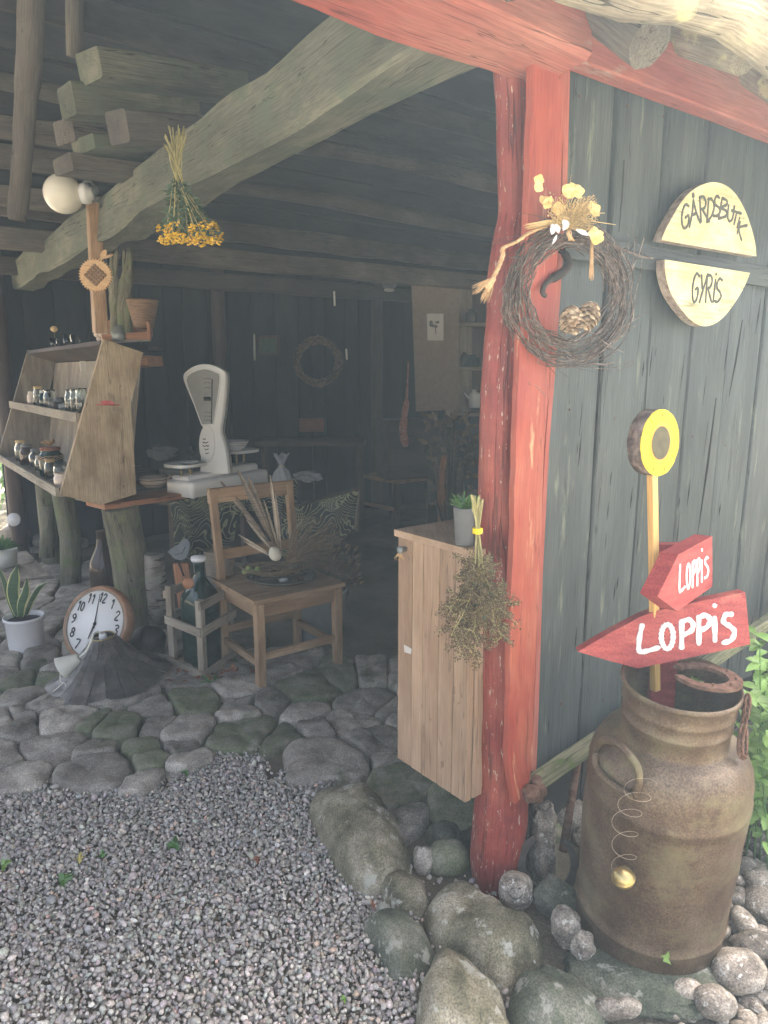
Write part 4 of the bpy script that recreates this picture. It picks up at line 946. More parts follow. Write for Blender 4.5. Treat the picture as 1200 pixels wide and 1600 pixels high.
t=prism_sign('arrow_sign',[(512,1085),(625,857),(718,806),(810,757),(811,1030),(620,1166)],pU,n2,.040,
 [('L',[(632,915),(652,905),(660,1050),(628,1062)]),('O',[(667,908),(690,902),(688,1042),(668,1048)]),('P',[(699,892),(720,886),(714,1030),(699,1034)]),('P',[(725,880),(746,875),(738,1020),(725,1024)]),('i',[(744,826),(760,826),(757,1003),(744,1006)]),('s',[(768,872),(787,865),(788,980),(765,985)])],.0075,
 'small red wooden arrow with narrow white LOPPIS above the long arrow','sign_red')
mb=MB(); q0=at(1050,849,YC+.02); mb.beam(Vector((at(1052,849,YC+.03).x,YC+.03,.25)),at(1050,849,YC+.03),.058,.022,up=Vector((0,-1,0)),seg=3)
tag(mb.build('sign_post',M['sign_red']),'red painted board post standing in the milk can behind the arrows','post')
# sunflower on a stake
sf=at(1028,700,YC+.0)
t=thing('sunflower_sign',Vector((at(1024,1060,YC-.005).x,YC-.005,.3)),'yellow painted log slice like a sunflower on a thin wooden stake','garden ornament')
mb=MB(); mb.beam(at(1024,1078,YC-.01),at(1019,742,YC-.01),.0165,.0165,up=Vector((.5,-1,0)),seg=4,j=.0006); mb.build('stake',M['stake_wood'],t)
nf=Vector((.50,-.84,.03)).normalized(); cf=at(1031,692,YC-.012); kf=mpp(cf)
au=nf.cross(UP).normalized(); bu=au.cross(nf)
def ell(c,rx,ry,n=40,wob=0.0):
    return [c+au*(rx*cos(2*pi*i/n)*(1+wob*noise.noise(Vector((i*.8,0,rx)))))+bu*(ry*sin(2*pi*i/n)*(1+wob*noise.noise(Vector((i*.8,0,ry))))) for i in range(n)]
ry=52*kf; rx=ry*.86
mb=MB(); mb.prism(ell(cf,rx,ry,wob=.03),nf,.034,smooth=True); mb.build('log_slice',M['bark_dark'],t)
mb=MB(); mb.prism(ell(cf+nf*.0015,rx*1.0,ry*1.0,wob=.03),nf,.004,smooth=True); y_=mb.build('painted_face',M['yellow'],t)
mb=MB(); mb.prism(ell(cf+nf*.0025+bu*.002,rx*.56,ry*.60,wob=.02),nf,.0015); mb.build('orange_ring',M['orange'],t)
mb=MB(); mb.prism(ell(cf+nf*.0035+bu*.0,rx*.47,ry*.5,wob=.01),nf,.0015); mb.build('seed_centre',M['dark_olive'],t)
for q in range(9):
    mb=MB(); th=2*pi*q/9+.2; d=au*cos(th)*rx/ry+bu*sin(th); mb.tube([cf+nf*.0022+d*ry*.78,cf+nf*.0022+d*ry*.97],[.0008,.0004],4); mb.build('petal_line',M['dark_olive'],t)

# milk can
lean=Vector((-.004,-.13,1)).normalized(); cb_=can_c+Vector((.0,.0,.03))
hh=F(0,0).z
top_z=None
# scale: width of 270 photo pixels at the body
Rc=134*can_k*.83; cb_=cb_+Vector((-.006,0,0))
H_=.3
while proj(cb_+lean*H_)[1]>1066: H_+=.002
print('can radius',Rc,'height',H_,'at',can_c[:])
can=thing('milk_can',cb_,'big rusty brown milk can with a handle, green tinged shoulder and no lid','milk can')
hN=H_
prof=[(Rc*.90,-.004),(Rc*.95,.0),(Rc*.97,.02),(Rc*.97,.10*hN),(Rc*.99,.105*hN),(Rc*.99,.118*hN),(Rc*.965,.125*hN),(Rc*.985,.3*hN),(Rc*1.0,.5*hN),(Rc*1.0,.60*hN),(Rc*1.012,.605*hN),(Rc*1.012,.622*hN),(Rc*.995,.63*hN),(Rc*.99,.68*hN),(Rc*.96,.725*hN),(Rc*.88,.765*hN),(Rc*.79,.79*hN),(Rc*.665,.80*hN),(Rc*.645,.82*hN),(Rc*.64,.87*hN),(Rc*.655,.873*hN),(Rc*.655,.883*hN),(Rc*.64,.888*hN),(Rc*.645,.92*hN),(Rc*.665,.925*hN),(Rc*.67,.935*hN),(Rc*.66,.942*hN),(Rc*.675,.985*hN),(Rc*.705,.99*hN),(Rc*.71,1.0*hN),(Rc*.69,1.008*hN),(Rc*.665,1.0*hN),(Rc*.635,.95*hN),(Rc*.62,.80*hN),(Rc*.9,.72*hN),(Rc*.92,.3*hN)]
P2=[]
for i in range(len(prof)-1):
    P2.append(prof[i]); 
P2.append(prof[-1])
mb=MB(); P3=[P2[0]]
for i in range(1,len(P2)):
    (r0,z0),(r1,z1)=P2[i-1],P2[i]; m_=max(1,int(abs(z1-z0)/.02)); P3+=[(r0+(r1-r0)*q/m_,z0+(z1-z0)*q/m_) for q in range(1,m_+1)]
mb.lathe(cb_,P3,96,ax=lean,nz=.016); mb.build('can_body',M['rust_can'],can)
def on_can(ang,h,out=0.0,rf=1.0):
    d=Vector((sin(ang),-cos(ang),0)); return cb_+lean*(h*hN)+d*(Rc*rf+out)
# handle at the left shoulder: a fat D ring
def can_hit(px,py,out):
    r=ray(px,py); best=None
    for i in range(500):
        p=CAM+r*(1.1+i*.002); q=cb_+lean*((p.z-cb_.z)/lean.z); f=(p.z-cb_.z)/hN; rr=Rc*(1.0 if f<.68 else 1-.2*min(1,(f-.68)/.12))+out
        d=math.hypot(p.x-q.x,p.y-q.y)-rr
        if best is None or d<best[0]: best=(d,p)
        if d<=0: return p
    return best[1]
mb=MB()
mb.tube(smooth_pts([can_hit(x,y,o) for x,y,o in ((930,1184,.0),(931,1168,.016),(945,1156,.026),(965,1162,.032),(984,1180,.034),(996,1200,.032),(998,1222,.022),(991,1243,-.002))],5),.0080,12,nz=.05)
mb.tube(smooth_pts([can_hit(x,y,o) for x,y,o in ((931,1176,.008),(932,1196,.006),(943,1214,.006),(965,1232,.006),(989,1244,.004))],4),.008,8)
mb.build('handle',M['rust_can'],can)
# chain at the neck
mb=MB(); cpts=[on_can(R(60),.99,.008,.70),on_can(R(58),.95,.012,.69),on_can(R(54),.88,.014,.67),on_can(R(50),.82,.014,.69),on_can(R(52),.80,.018,.71),on_can(R(58),.84,.018,.69),on_can(R(64),.90,.014,.67),on_can(R(66),.97,.01,.69)]
cp=smooth_pts(cpts,4)
for i in range(0,len(cp)-1):
    a=cp[i]; b=cp[i+1]; d=(b-a).normalized(); n_=d.cross(Vector((0.3,-1,.1))).normalized(); n2_=n_ if i%2 else d.cross(n_)
    c=(a+b)/2; mb.tube([c+d*cos(th)*.011+n2_*sin(th)*.0065 for th in [2*pi*q/10 for q in range(11)]],.0024,5,caps=False)
mb.build('chain',M['rust'],can)
# horseshoes on the rim
def horseshoe(mb, c, ax, n, r_, w_, th=.008, gap=50):
    ax=ax.normalized(); n=n.normalized(); sd_=ax.cross(n).normalized(); prev=None; vs=[];ts=[];K=26
    for i in range(K+1):
        a=R(gap/2)+ (2*pi-R(gap))*i/K
        d=ax*cos(a)*1.12+sd_*sin(a)
        wd=w_*(.75+.4*sin(pi*i/K))
        ci=c+d*r_
        for (o,h) in ((-wd/2,-th/2),(wd/2,-th/2),(wd/2,th/2),(-wd/2,th/2)): vs.append(ci+d*o+n*h)
    fs=[(0,1,2,3),tuple(4*K+q for q in (3,2,1,0))]
    for i in range(K):
        for q in range(4): fs.append((i*4+q,i*4+4+q,i*4+4+(q+1)%4,i*4+(q+1)%4))
    mb.add(vs,fs); 
rimc=cb_+lean*hN
mb=MB(); horseshoe(mb,rimc+Vector((.050,.0,.012)),Vector((-1,.35,.05)),Vector((.05,-.05,1)),.052,.021)
for q in range(6): 
    a=R(60+40*q); mb.box(rimc+Vector((.050,.0,.017))+(Vector((-1,.35,0)).normalized()*cos(a)*1.12+Vector((.35,1,0)).normalized()*sin(a))*.052,.004,.004,.006)
tag(mb.build('horseshoe',M['rust']),'rusty horseshoe lying across the rim of the milk can','horseshoe','rusty horseshoes')
mb=MB(); hc=at(856,1350,G(848,1362).y-.075); horseshoe(mb,hc,Vector((.05,.25,1)),Vector((-.1,-1,.35)),.066,.020,th=.011,gap=64)
tag(mb.build('horseshoe',M['iron_dark']),'large dark horseshoe standing upright around a rock beside the post','horseshoe','rusty horseshoes')
mb=MB(); mb.tube([at(905,1180,1.78),at(893,1250,1.74),at(880,1330,1.70)],[.009,.011,.012],8,nz=.25)
tag(mb.build('iron_stake',M['rust']),'narrow rusty iron bar leaning in the gap between wall and milk can','iron bar')
mb=MB(); mb.box(at(1083,1068,YC-.0),.001,.001,.001); mb=MB()
for q in range(5):
    th=q*1.25; mb.leaf(at(1083,1070,YC-.01),Vector((cos(th),sin(th)*.5,.35)),UP,.03,.016,fold=.2)
tag(mb.build('wilted_leaf',M['leaf_light']),'small pale green leaf tuft inside the mouth of the milk can','leaf')
# coil spring with a round bell hanging on the can
mb=MB(); P=[]
Yb_=on_can(R(-25),.45,.03).y
cc_=smooth_pts([at(x,y,Yb_+d) for x,y,d in ((1000,1222,-.01),(990,1245,-.005),(976,1275,.01),(974,1315,.02),(972,1352,.025))],38)
for i,c in enumerate(cc_):
    f=i/(len(cc_)-1); a=f*2*pi*4.6; rr=.030*(1-.2*f)
    P.append(c+Vector((cos(a)*rr,sin(a)*.01-.008,sin(a)*rr*.38)))
B_=at(972,1356,Yb_+.025)
mb.tube(P,.0005,5); 
bell=thing('bell_on_spring',B_-UP*.03,'small brassy round bell hanging from a loose coil of wire on the milk can','bell')
mb.build('coil_wire',M['wire'],bell)
mb=MB(); bc=at(974,1371,B_.y-.006); prof=[(.0005,.0235)]+[(.0225*sin(R(a)),.0225*cos(R(a))) for a in range(10,86,8)]+[(.0235,.001),(.0240,-.0005),(.0235,-.002)]+[(.0225*sin(R(a)),.0225*cos(R(a))) for a in range(95,176,8)]
mb.lathe(bc,prof,28,ax=Vector((-.25,-.2,1))); mb.build('bell',M['brass'],bell)

# small leaf stuck low on the can
g=on_can(R(-8),.085,.006,.97); mb=MB(); n_=Vector((-.1,-1,.1))
P=[g+Vector((x*.0011,-.002*abs(y)/20,-y*.0011)) for x,y in ((-12,-6),(-3,-9),(2,-18),(5,-7),(4,2),(10,14),(2,9),(-7,6),(-5,-1))]
mb.prism(P,n_,.0008); tag(mb.build('fallen_leaf',M['leaf_light']),'pale green leaf stuck low on the front of the milk can','leaf','fallen leaves on the ground')
# leafy plant at the right edge
pl=thing('leafy_shrub',G(1240,1350),'light green leafy plant growing at the right edge beside the milk can','plant')
mb=MB(); ml=MB()
gp=G(1240,1350)
for i in range(46):
    top=at(U(1165,1260),U(985,1330),gp.y+U(-.15,.25)); b0=gp+Vector((U(-.12,.2),U(-.1,.3),0)); 
    mid=b0.lerp(top,.5)+Vector((U(-.03,.05),U(-.03,.03),.03)); pts=smooth_pts([b0,mid,top],4); mb.tube(pts,[.0025*(1-.07*k) for k in range(len(pts))],5)
    for q,p in enumerate(pts):
        if q<2: continue
        for s_ in (-1,1):
            d=Vector((U(-1,1),U(-1,.6),U(-.2,.6))); ml.leaf(p,d,UP+Vector((0,-.5,0)),U(.03,.055),U(.018,.03),fold=.12,droop=.3)
mb.build('stems',M['leaf_green'],pl); ml.build('leaves',M['leaf_light'],pl)
# bigger bush behind the wall end so the ground does not end bare
def bush(c, rx, ry, rz, n, name, label, m='foliage', ls=(.04,.08), group=None):
    t=thing(name,Vector((c[0],c[1],0)),label,'shrub',group); mb=MB(); ms=MB()
    for i in range(n):
        d=Vector((random.gauss(0,1),random.gauss(0,1),random.gauss(0,1))).normalized(); q=U(.45,1)**.6; k_=1+.35*noise.noise(d*2.2+Vector(c))
        p=Vector(c)+Vector((d.x*rx,d.y*ry,d.z*rz))*q*k_
        if p.z<0: continue
        mb.leaf(p,d+Vector((U(-1,1),U(-1,1),U(-.6,.6))),UP+Vector((U(-.8,.8),U(-.8,.8),0)),U(*ls),U(*ls)*.55,droop=.2,nseg=2)
    for i in range(9): 
        e=Vector(c)+Vector((U(-.6,.6)*rx,U(-.6,.6)*ry,U(.1,.7)*rz)); ms.tube([Vector((c[0],c[1],0)),Vector((c[0],c[1],0)).lerp(e,.5)+Vector((U(-.1,.1),0,0)),e],[.03,.02,.008],6)
    mb.build('crown',M[m],t); ms.build('trunk',M['log_bark'],t); return t
bush((-3.1,7.2,1.0),1.3,1.0,1.3,5000,'garden_bush','sunlit green bush glimpsed past the shed at the far left edge','leaf_light',(.06,.12))
bush((2.6,2.1,.7),.8,.6,.8,2200,'garden_bush','leafy bush beyond the right end of the milk can','leaf_light',(.05,.09))

# ================================================================== LEFT: COUNTER, RACK, SCALE
ZC=.68
cA=G(157,789,ZC); cFar=cA+E2*2.3; 
counter=thing('plank_counter',Vector((cA.x+.4,cA.y+.5,0)),'old plank counter resting on an upright log','counter')
dR=(G(300,769,ZC)-cA).normalized()
for i in range(4):
    mb=MB(); o_=E2*(.10+.205*i); mb.beam(cA+o_+UP*-.014-dR*(.004*i),cA+o_+UP*-.014+dR*(.72+.02*rnd()),.2,.028,seg=4,j=.003); mb.build('plank',M['grey_wood'] if i else M['orange_wood'],counter)
mb=MB(); 
for i in range(8):
    mb.beam(cA+E2*(.95+.2*i)-UP*.014,cA+E2*(.95+.2*i)-UP*.014+dR*.62,.195,.028,seg=2,j=.003)
mb.build('rear_planks',M['grey_wood'],counter)
lf=G(213,980); mb=MB(); mb.tube(smooth_pts([lf-UP*.05,lf+UP*.2,lf+UP*.42+Vector((-.015,0,0)),Vector((lf.x-.03,lf.y-.03,ZC-.03))],5),[.098,.097,.095,.093,.092,.09,.09,.09,.088,.088,.088,.088,.087,.087,.087,.087],24,nz=.08,nf=3)
mb.build('leg',M['log_bark'],counter)
lf2=lf+E2*1.5+Vector((-.1,0,0)); mb=MB(); mb.tube([lf2-UP*.05,lf2+UP*.3,lf2+UP*(ZC-.03)],.07,18,nz=.2); mb.build('leg',M['log_bark'],counter)
lf2=at(105,870,4.3); lf2.z=0; mb=MB(); mb.tube([lf2-UP*.05,lf2+UP*.3+E1*.03,lf2+UP*(ZC-.03)],.06,18,nz=.2); mb.build('leg',M['log_bark'],counter)
# display rack: end panel in front, shelves running back along the counter
YR=cA.y+.02
def rk(px,py): return PLN(px,py,cA+NO*.005,NO)       # plane of the front end panel
Rn=(NO+Vector((0,-.25,0))).normalized()
rack=thing('display_rack',cA+UP*.0,'weathered slanted display rack with open shelves on the left end of the counter','shelf rack')
pan=[rk(x,y) for x,y in ((94,773),(157,789),(213,772),(209,700),(204,631),(224,551),(162,530),(130,645))]
mb=MB(); mb.prism(pan,NO,.03); mb.build('end_panel',M['panel_wood'],rack)['label']='worn end board, dark at the top and pale at the foot'
mb=MB(); mb.prism([p+E2*1.85 for p in pan],NO,.025); mb.build('end_panel',M['grey_wood'],rack)
def rbeam(p,q,w_,h_,name,m,upv=UP): mb=MB(); mb.beam(p,q,w_,h_,up=upv,seg=4,j=.003); return mb.build(name,M[m],rack)
L_=1.85
tl=rk(162,534); tr=rk(222,553); tp=(tl+tr)/2
# top board
mb=MB(); a=rk(160,533); b=rk(224,553); mb.prism([a+E2*.035+UP*.004,b+E2*.035+UP*.004,b+E2*L_+UP*.004,a+E2*L_+UP*.004],(b-a).cross(E2) if (b-a).cross(E2).z>0 else E2.cross(b-a),.022); mb.build('top_board',M['dark_wood'],rack)
# back board
a=rk(218,560); b=rk(150,786); mb=MB(); b=rk(200,775); 
mb.prism([a+E2*.035,b+E2*.035,b+E2*L_,a+E2*L_],-E1,.02); mb.build('back_board',M['grey_wood'],rack)
# shelves: left edges at the slanted front
for (xl,yl,xr) in ((127,655,206),(95,772,205)):
    a=rk(xl,yl); b=Vector(rk(xr,yl)); b=a+E1*((rk(xr,yl)-a).dot(E1)-.01); 
    mb=MB(); mb.prism([a+E2*.032,b+E2*.032,b+E2*L_,a+E2*L_],UP,.018); sh=mb.build('shelf',M['grey_wood'],rack)
    mb=MB(); mb.beam(a+E2*.033-E1*.008+UP*.006,a+E2*(L_+.02)-E1*.008+UP*.006,.016,.045,seg=5,j=.002); mb.build('edge_strip',M['grey_wood'],sh)
mb=MB()
for dx in (-10,0,10):
    p=rk(168+dx,632); mb.leaf(p+NO*.004,E1*(1 if dx<0 else -1)*.5+UP*.25,NO,.035,.02,fold=.3)
mb.tube([rk(150,632)+NO*.003,rk(186,633)+NO*.003],.003,5)
tag(mb.build('red_bow',M['pink']),'small red bow tied across the rack end panel','bow')
# what stands on the rack shelves
def shelf_pt(t, px_a, frac=.4):                       # t along E2 from the end panel, px_a = front edge point of the shelf
    a=rk(*px_a); return a+E2*t+E1*(frac*.2)
def jar(p,r_,h,m,label,lid=None,name='jar',neck=.6,grp=None,cat='jar'):
    t=thing(name,p,label,cat,grp); mb=MB(); mb.lathe(p,[(r_*.92,0),(r_,.006),(r_,h*.66),(r_*.92,h*.76),(r_*neck,h*.85),(r_*neck,h*.97),(r_*neck*1.08,h),(r_*neck*.85,h),(r_*neck*.85,h*.86),(r_*.9,h*.7),(r_*.92,.012),(0,.010)],24)
    mb.build('vessel',M[m],t)
    if lid: mb=MB(); mb.lathe(p+UP*h,[(r_*neck*1.12,-.012),(r_*neck*1.12,.003),(0,.006)],20); mb.build('lid',M[lid],t)
    return t
b1=(95,769); m1=(127,652)
jar(shelf_pt(.62,b1,.45),.062,.15,'glass_green','green glass jar tied with pale string on the bottom rack shelf','dry_leaf',neck=.75,grp='goods on the rack')
for dt in (-.01,):
    mb=MB(); c=shelf_pt(.62,b1,.45)
    for q in range(5): mb.tube([c+UP*.10+Vector((cos(a)*.064,sin(a)*.064,.012*sin(a*2+q))) for a in [2*pi*i/16 for i in range(17)]],.0015,4,caps=False)
    for i in range(24): mb.tube([c+UP*.16,c+UP*U(.17,.2)+Vector((U(-.04,.04),U(-.04,.04),0))],.0025,4)
    tag(mb.build('string_tie',M['rope']),'pale string and dried heads tied on the green jar','string')
jar(shelf_pt(1.0,b1,.4),.035,.11,'glass','clear clip top glass at the left end of the bottom rack shelf','zinc',name='glass',grp='goods on the rack')
jar(shelf_pt(.36,b1,.4),.035,.085,'glass','small clear tumbler lying near the ceramic cup on the bottom shelf',name='glass',neck=.95,grp='goods on the rack')
jar(shelf_pt(.16,b1,.25),.045,.07,'ceramic','rounded cream ceramic cup half hidden by the rack end panel',name='cup',neck=.85,grp='goods on the rack',cat='cup')
jar(shelf_pt(.22,m1,.3),.028,.13,'glass','tall wine glass on the middle rack shelf next to the end panel',name='glass',neck=.9,grp='goods on the rack')
jar(shelf_pt(.34,m1,.3),.028,.125,'glass','slim wine glass, second from the end panel on the middle shelf',name='glass',neck=.9,grp='goods on the rack')
jar(shelf_pt(.95,m1,.3),.035,.11,'glass','ribbed clear glass at the far end of the middle rack shelf',name='glass',neck=.8,grp='goods on the rack')
for i,(t_,lab,m_) in enumerate(((.55,'small grey ornament in the middle of the middle shelf','zinc'),(.68,'small dark ornament left of the grey one','iron_dark'),(.8,'pale lumpy ornament further back on the middle shelf','concrete'))):
    c=shelf_pt(t_,m1,.3); mb=MB(); mb.blob(c+UP*.025,.045,.03,.025,sub=3,nz=.3); mb.blob(c+UP*.05+E1*.01,.02,.018,.022,sub=2,nz=.3); tag(mb.build('ornament',M[m_]),lab,'ornament','goods on the rack')
MORE=[(.50,b1,.3,.03,.10,'glass','small clear glass behind the tumbler on the bottom shelf','straw'),(.80,b1,.35,.032,.09,'glass','clear jar with a pale lid left of the green jar','paper'),(1.2,b1,.35,.04,.12,'glass_brown','brown jar near the far end of the bottom shelf','zinc'),(1.4,b1,.35,.035,.13,'glass','tall clear bottle at the far end of the bottom shelf','straw'),
 (.46,m1,.3,.027,.12,'glass','third wine glass from the end panel on the middle shelf',None),(1.1,m1,.3,.03,.10,'glass_green','green glass jar on the far half of the middle shelf','paper'),(1.28,m1,.3,.03,.12,'glass','clear bottle beside the green jar on the middle shelf','straw'),(1.45,m1,.3,.034,.09,'ceramic','cream cup at the far end of the middle shelf',None)]
for (t_,e_,f_,r_,h_,m_,lab,lid_) in MORE: jar(shelf_pt(t_,e_,f_),r_,h_,m_,lab,lid_,neck=.75,grp='goods on the rack')
mb=MB(); p=rk(140,572)+E2*.12; mb.box(p,.028,.003,.05,yaw=R(50)); tag(mb.build('price_card',M['paper']),'white card hanging above the wine glasses in the rack','card')
# things on top of the rack
zt_=rk(175,538).z
def top_pt(px,py):
    q=PLN(px,py,tp,E1); q.z=zt_+.017; return q
c=top_pt(86,533); v=thing('flower_glass',c,'small glass with a dried daisy standing on top of the rack','vase','things on top of the rack'); mb=MB(); mb.lathe(c,[(.03,0),(.032,.07),(.030,.07),(.028,.006),(0,.006)],20); mb.build('vessel',M['glass'],v)
mb=MB(); mb.tube([c+UP*.01,c+UP*.11],.002,5); mb.build('stem',M['herb_stem'],v); mb=MB(); mb.blob(c+UP*.125,.022,.018,.018,sub=3,nz=.2); mb.build('flower_head',M['straw'],v)
c=top_pt(108,531); v=thing('mug',c,'small glass mug with handle beside the flower glass on the rack','mug','things on top of the rack'); mb=MB(); mb.lathe(c,[(.032,0),(.033,.075),(.030,.075),(.029,.008),(0,.008)],20); mb.build('vessel',M['glass'],v)
mb=MB(); mb.tube([c+E1*.03+UP*.06,c+E1*.055+UP*.055,c+E1*.058+UP*.03,c+E1*.032+UP*.015],.005,6); mb.build('handle',M['glass'],v)
c=top_pt(158,527); mb=MB(); mb.lathe(c+UP*.045,[(.0,.008),(.012,.008),(.014,0),(0,-.004)],12,ax=Vector((0,-1,.1)))
for q in range(6):
    a=2*pi*q/6; mb.blob(c+UP*(.045+.024*sin(a))+Vector((.024*cos(a),0,0)),.014,.006,.014,sub=2,nz=.05)
mb.blob(c+UP*.008,.02,.012,.01,sub=2,nz=.05)
tag(mb.build('flower_ornament',M['ceramic']),'pale flower shaped ornament on the rack near the post','ornament','things on top of the rack')
c=top_pt(185,520); mb=MB(); mb.lathe(c,[(.018,0),(.03,.01),(.033,.04),(.018,.06),(.02,.075),(0,.075)],16,nz=.05); tag(mb.build('vase',M['zinc']),'small grey patterned vase beside the flower ornament','vase','things on top of the rack')
# two small wooden shelves / tray and woven basket, stump behind
def thingbox(name,a,b,Y1,Y2,hpx,m,label,cat,grp=None):
    p=at(a[0],a[1],Y1); q=at(b[0],b[1],Y2); h=hpx*mpp(p); t=thing(name,p-UP*h,label,cat,grp)
    return t,p,q,h
tr_=thing('wooden_tray',at(200,535,3.75),'open orange brown wooden box behind the rack top','box')
P0=at(183,527,3.7); P1=at(236,525,3.9); 
for (a,b,w_,h_) in (((160,528,3.72),(232,524,3.72),.012,.035),((160,514,4.0),(236,512,4.0),.012,.09)):
    mb=MB(); mb.beam(at(*a),at(*b),w_,h_,seg=2,j=.002); mb.build('side',M['orange_wood'],tr_)
mb=MB(); mb.beam(at(232,518,3.7),at(236,512,4.02),.014,.09); mb.build('side',M['orange_wood'],tr_)
mb=MB(); mb.prism([at(165,534,3.72),at(232,530,3.72),at(236,530,4.0),at(180,530,4.0)],UP,.01); mb.build('bottom',M['grey_wood'],tr_)
mb=MB(); mb.beam(at(190,568,3.72),at(243,564,3.72),.25,.05,seg=2,j=.002); tag(mb.build('wooden_block',M['orange_wood']),'reddish plank end sticking out below the open box','board')
mb=MB(); mb.beam(at(160,548,4.1),at(243,544,4.1),.3,.02); tag(mb.build('rear_shelf',M['dark_wood']),'dark shelf board behind the rack top','shelf')
c=at(225,513,3.86); mb=MB(); prof=[(.062,0)]+[(.062+.0042*i+.0025*(i%2),.011*i) for i in range(1,16)]+[(.05,.11),(.045,.01),(0,.01)]
prof=[(.045,0)]+[(.047+.0022*i+.002*(i%2),.009*i) for i in range(1,17)]+[(.06,.12),(.04,.01),(0,.01)]
mb.lathe(c,prof,28); tag(mb.build('woven_basket',M['basket']),'small dark woven basket standing on the open wooden box','basket')
mb=MB()
for i in range(7):
    x=U(173,202); mb.tube(smooth_pts([at(x,528,3.95+.05*rnd()),at(x+U(-4,4),470,3.95),at(x+U(-6,6),430,3.95),at(x+U(-5,5),U(375,400),3.95)],4),[U(.02,.035)]*8+[.018,.015,.012,.01,.006],8,nz=.5,nf=14)
tag(mb.build('driftwood',M['log_bark']),'jagged weathered stump standing behind the sunflower plaque','driftwood')
# globe lamp on the post
t=thing('globe_lamp',at(146,300,3.3),'round white glass globe lamp fixed sideways on the post at left','lamp')
c=at(99,303,3.25); k=mpp(c); rg=29.5*k
mb=MB(); prof=[(rg*sin(R(a))*1.0,-rg*cos(R(a))*1.0) for a in range(0,156,6)]+[(rg*.45,rg*1.0)]; ax=Vector((1,.05,.02))
mb.lathe(c,[(max(a,0.0),b) for a,b in prof],36,ax=ax); mb.build('globe',M['globe'],t)
mb=MB(); mb.lathe(c+ax*rg*.95,[(rg*.5,0),(rg*.52,rg*.25),(rg*.5,rg*.38),(rg*.35,rg*.42),(rg*.33,rg*.55),(.0,rg*.6)],24,ax=ax); mb.build('fitting',M['white_pot'],t)
mb=MB(); mb.tube([at(128,290,3.25),at(133,283,3.25),at(141,283,3.27),at(147,290,3.3)],.006,6); mb.tube([at(138,300,3.25),at(149,297,3.3)],.02,8); mb.build('bracket',M['zinc'],t)
# sunflower plaque on the post
t=thing('sun_plaque',at(149,470,3.38),'round toothed straw sunflower plaque with woven centre hung on the post','wall ornament')
c=at(149,430,3.33); k=mpp(c); r1=26*k; n_=Vector((.1,-1,.02)).normalized(); a_=n_.cross(UP).normalized(); b_=a_.cross(n_)
mb=MB(); P=[]
for i in range(72): q=r1*(1.0 if i%2 else .86); P.append(c+a_*cos(2*pi*i/72)*q+b_*sin(2*pi*i/72)*q)
mb.prism(P,n_,.012); mb.build('toothed_ring',M['rope'],t)
mb=MB()
for i in range(-4,5):
    for j in range(-4,5):
        if i*i+j*j<18 and (i+j)%2==0: mb.blob(c+a_*i*r1*.135+b_*j*r1*.135+n_*.003,r1*.12,.004,r1*.12,sub=2,nz=.05)
mb.build('woven_centre',M['basket'],t)
mb=MB(); mb.leaf(c+b_*r1*.9-a_*r1*.4,b_*.9-a_*.5,n_,.05,.025); mb.leaf(c+b_*r1*.9-a_*r1*.3+n_*.004,b_*.3-a_*.9,n_,.07,.012); mb.build('leaf',M['rope'],t)

# --- shop scale
ZS=.655
s0=G(301,781,ZS); sr=G(421,757,ZS); sx=(sr-s0); Ls=sx.length; sx.normalize(); sy=UP.cross(sx)
if sy.y<0: sy=-sy
k=mpp(s0)
def SP(u,v,h): return s0+sx*u+sy*v+UP*h
scale=thing('shop_scale',SP(Ls/2,.1,0),'white enamel shop scale with two pans and a tall fan shaped dial','scale')
bh=34*k; dp=.20
mb=MB()
# base with rounded upper edges
def rbox(mb,u0,u1,v0,v1,z0,z1,b=.02,n=4):
    rings=[]
    for j in range(n+1):
        a=R(90*j/n); ins=b*(1-cos(a)); zz=z1-b+b*sin(a); rings.append((ins,zz))
    rings=[(0,z0)]+rings
    vs=[];cr=b
    for ins,zz in rings:
        for (cu,cv,a0) in ((u1-cr,v0+cr,-90),(u1-cr,v1-cr,0),(u0+cr,v1-cr,90),(u0+cr,v0+cr,180)):
            for q in range(5):
                a=R(a0+90*q/4); vs.append(SP(cu+(cr-ins)*cos(a),cv+(cr-ins)*sin(a),zz))
    K=20; fs=[]
    for j in range(len(rings)-1):
        for q in range(K): fs.append((j*K+q,j*K+(q+1)%K,(j+1)*K+(q+1)%K,(j+1)*K+q))
    fs.append(tuple((len(rings)-1)*K+q for q in range(K))); fs.append(tuple(range(K-1,-1,-1)))
    mb.add(vs,fs,None,True); mb.sm[-1]=False; mb.sm[-2]=False
rbox(mb,0,Ls,0,dp,.008,bh*.82,.022); rbox(mb,.02,Ls*.52,.05,dp-.02,bh*.5,bh*1.02,.02); rbox(mb,Ls*.52,Ls-.03,.05,dp-.02,bh*.5,bh*1.15,.02)
for u in (.03,Ls-.03):
    for v_ in (.03,dp-.03): mb.lathe(SP(u,v_,0),[(.012,0),(.012,.01)],10)
mb.build('base',M['white_enamel'],scale)
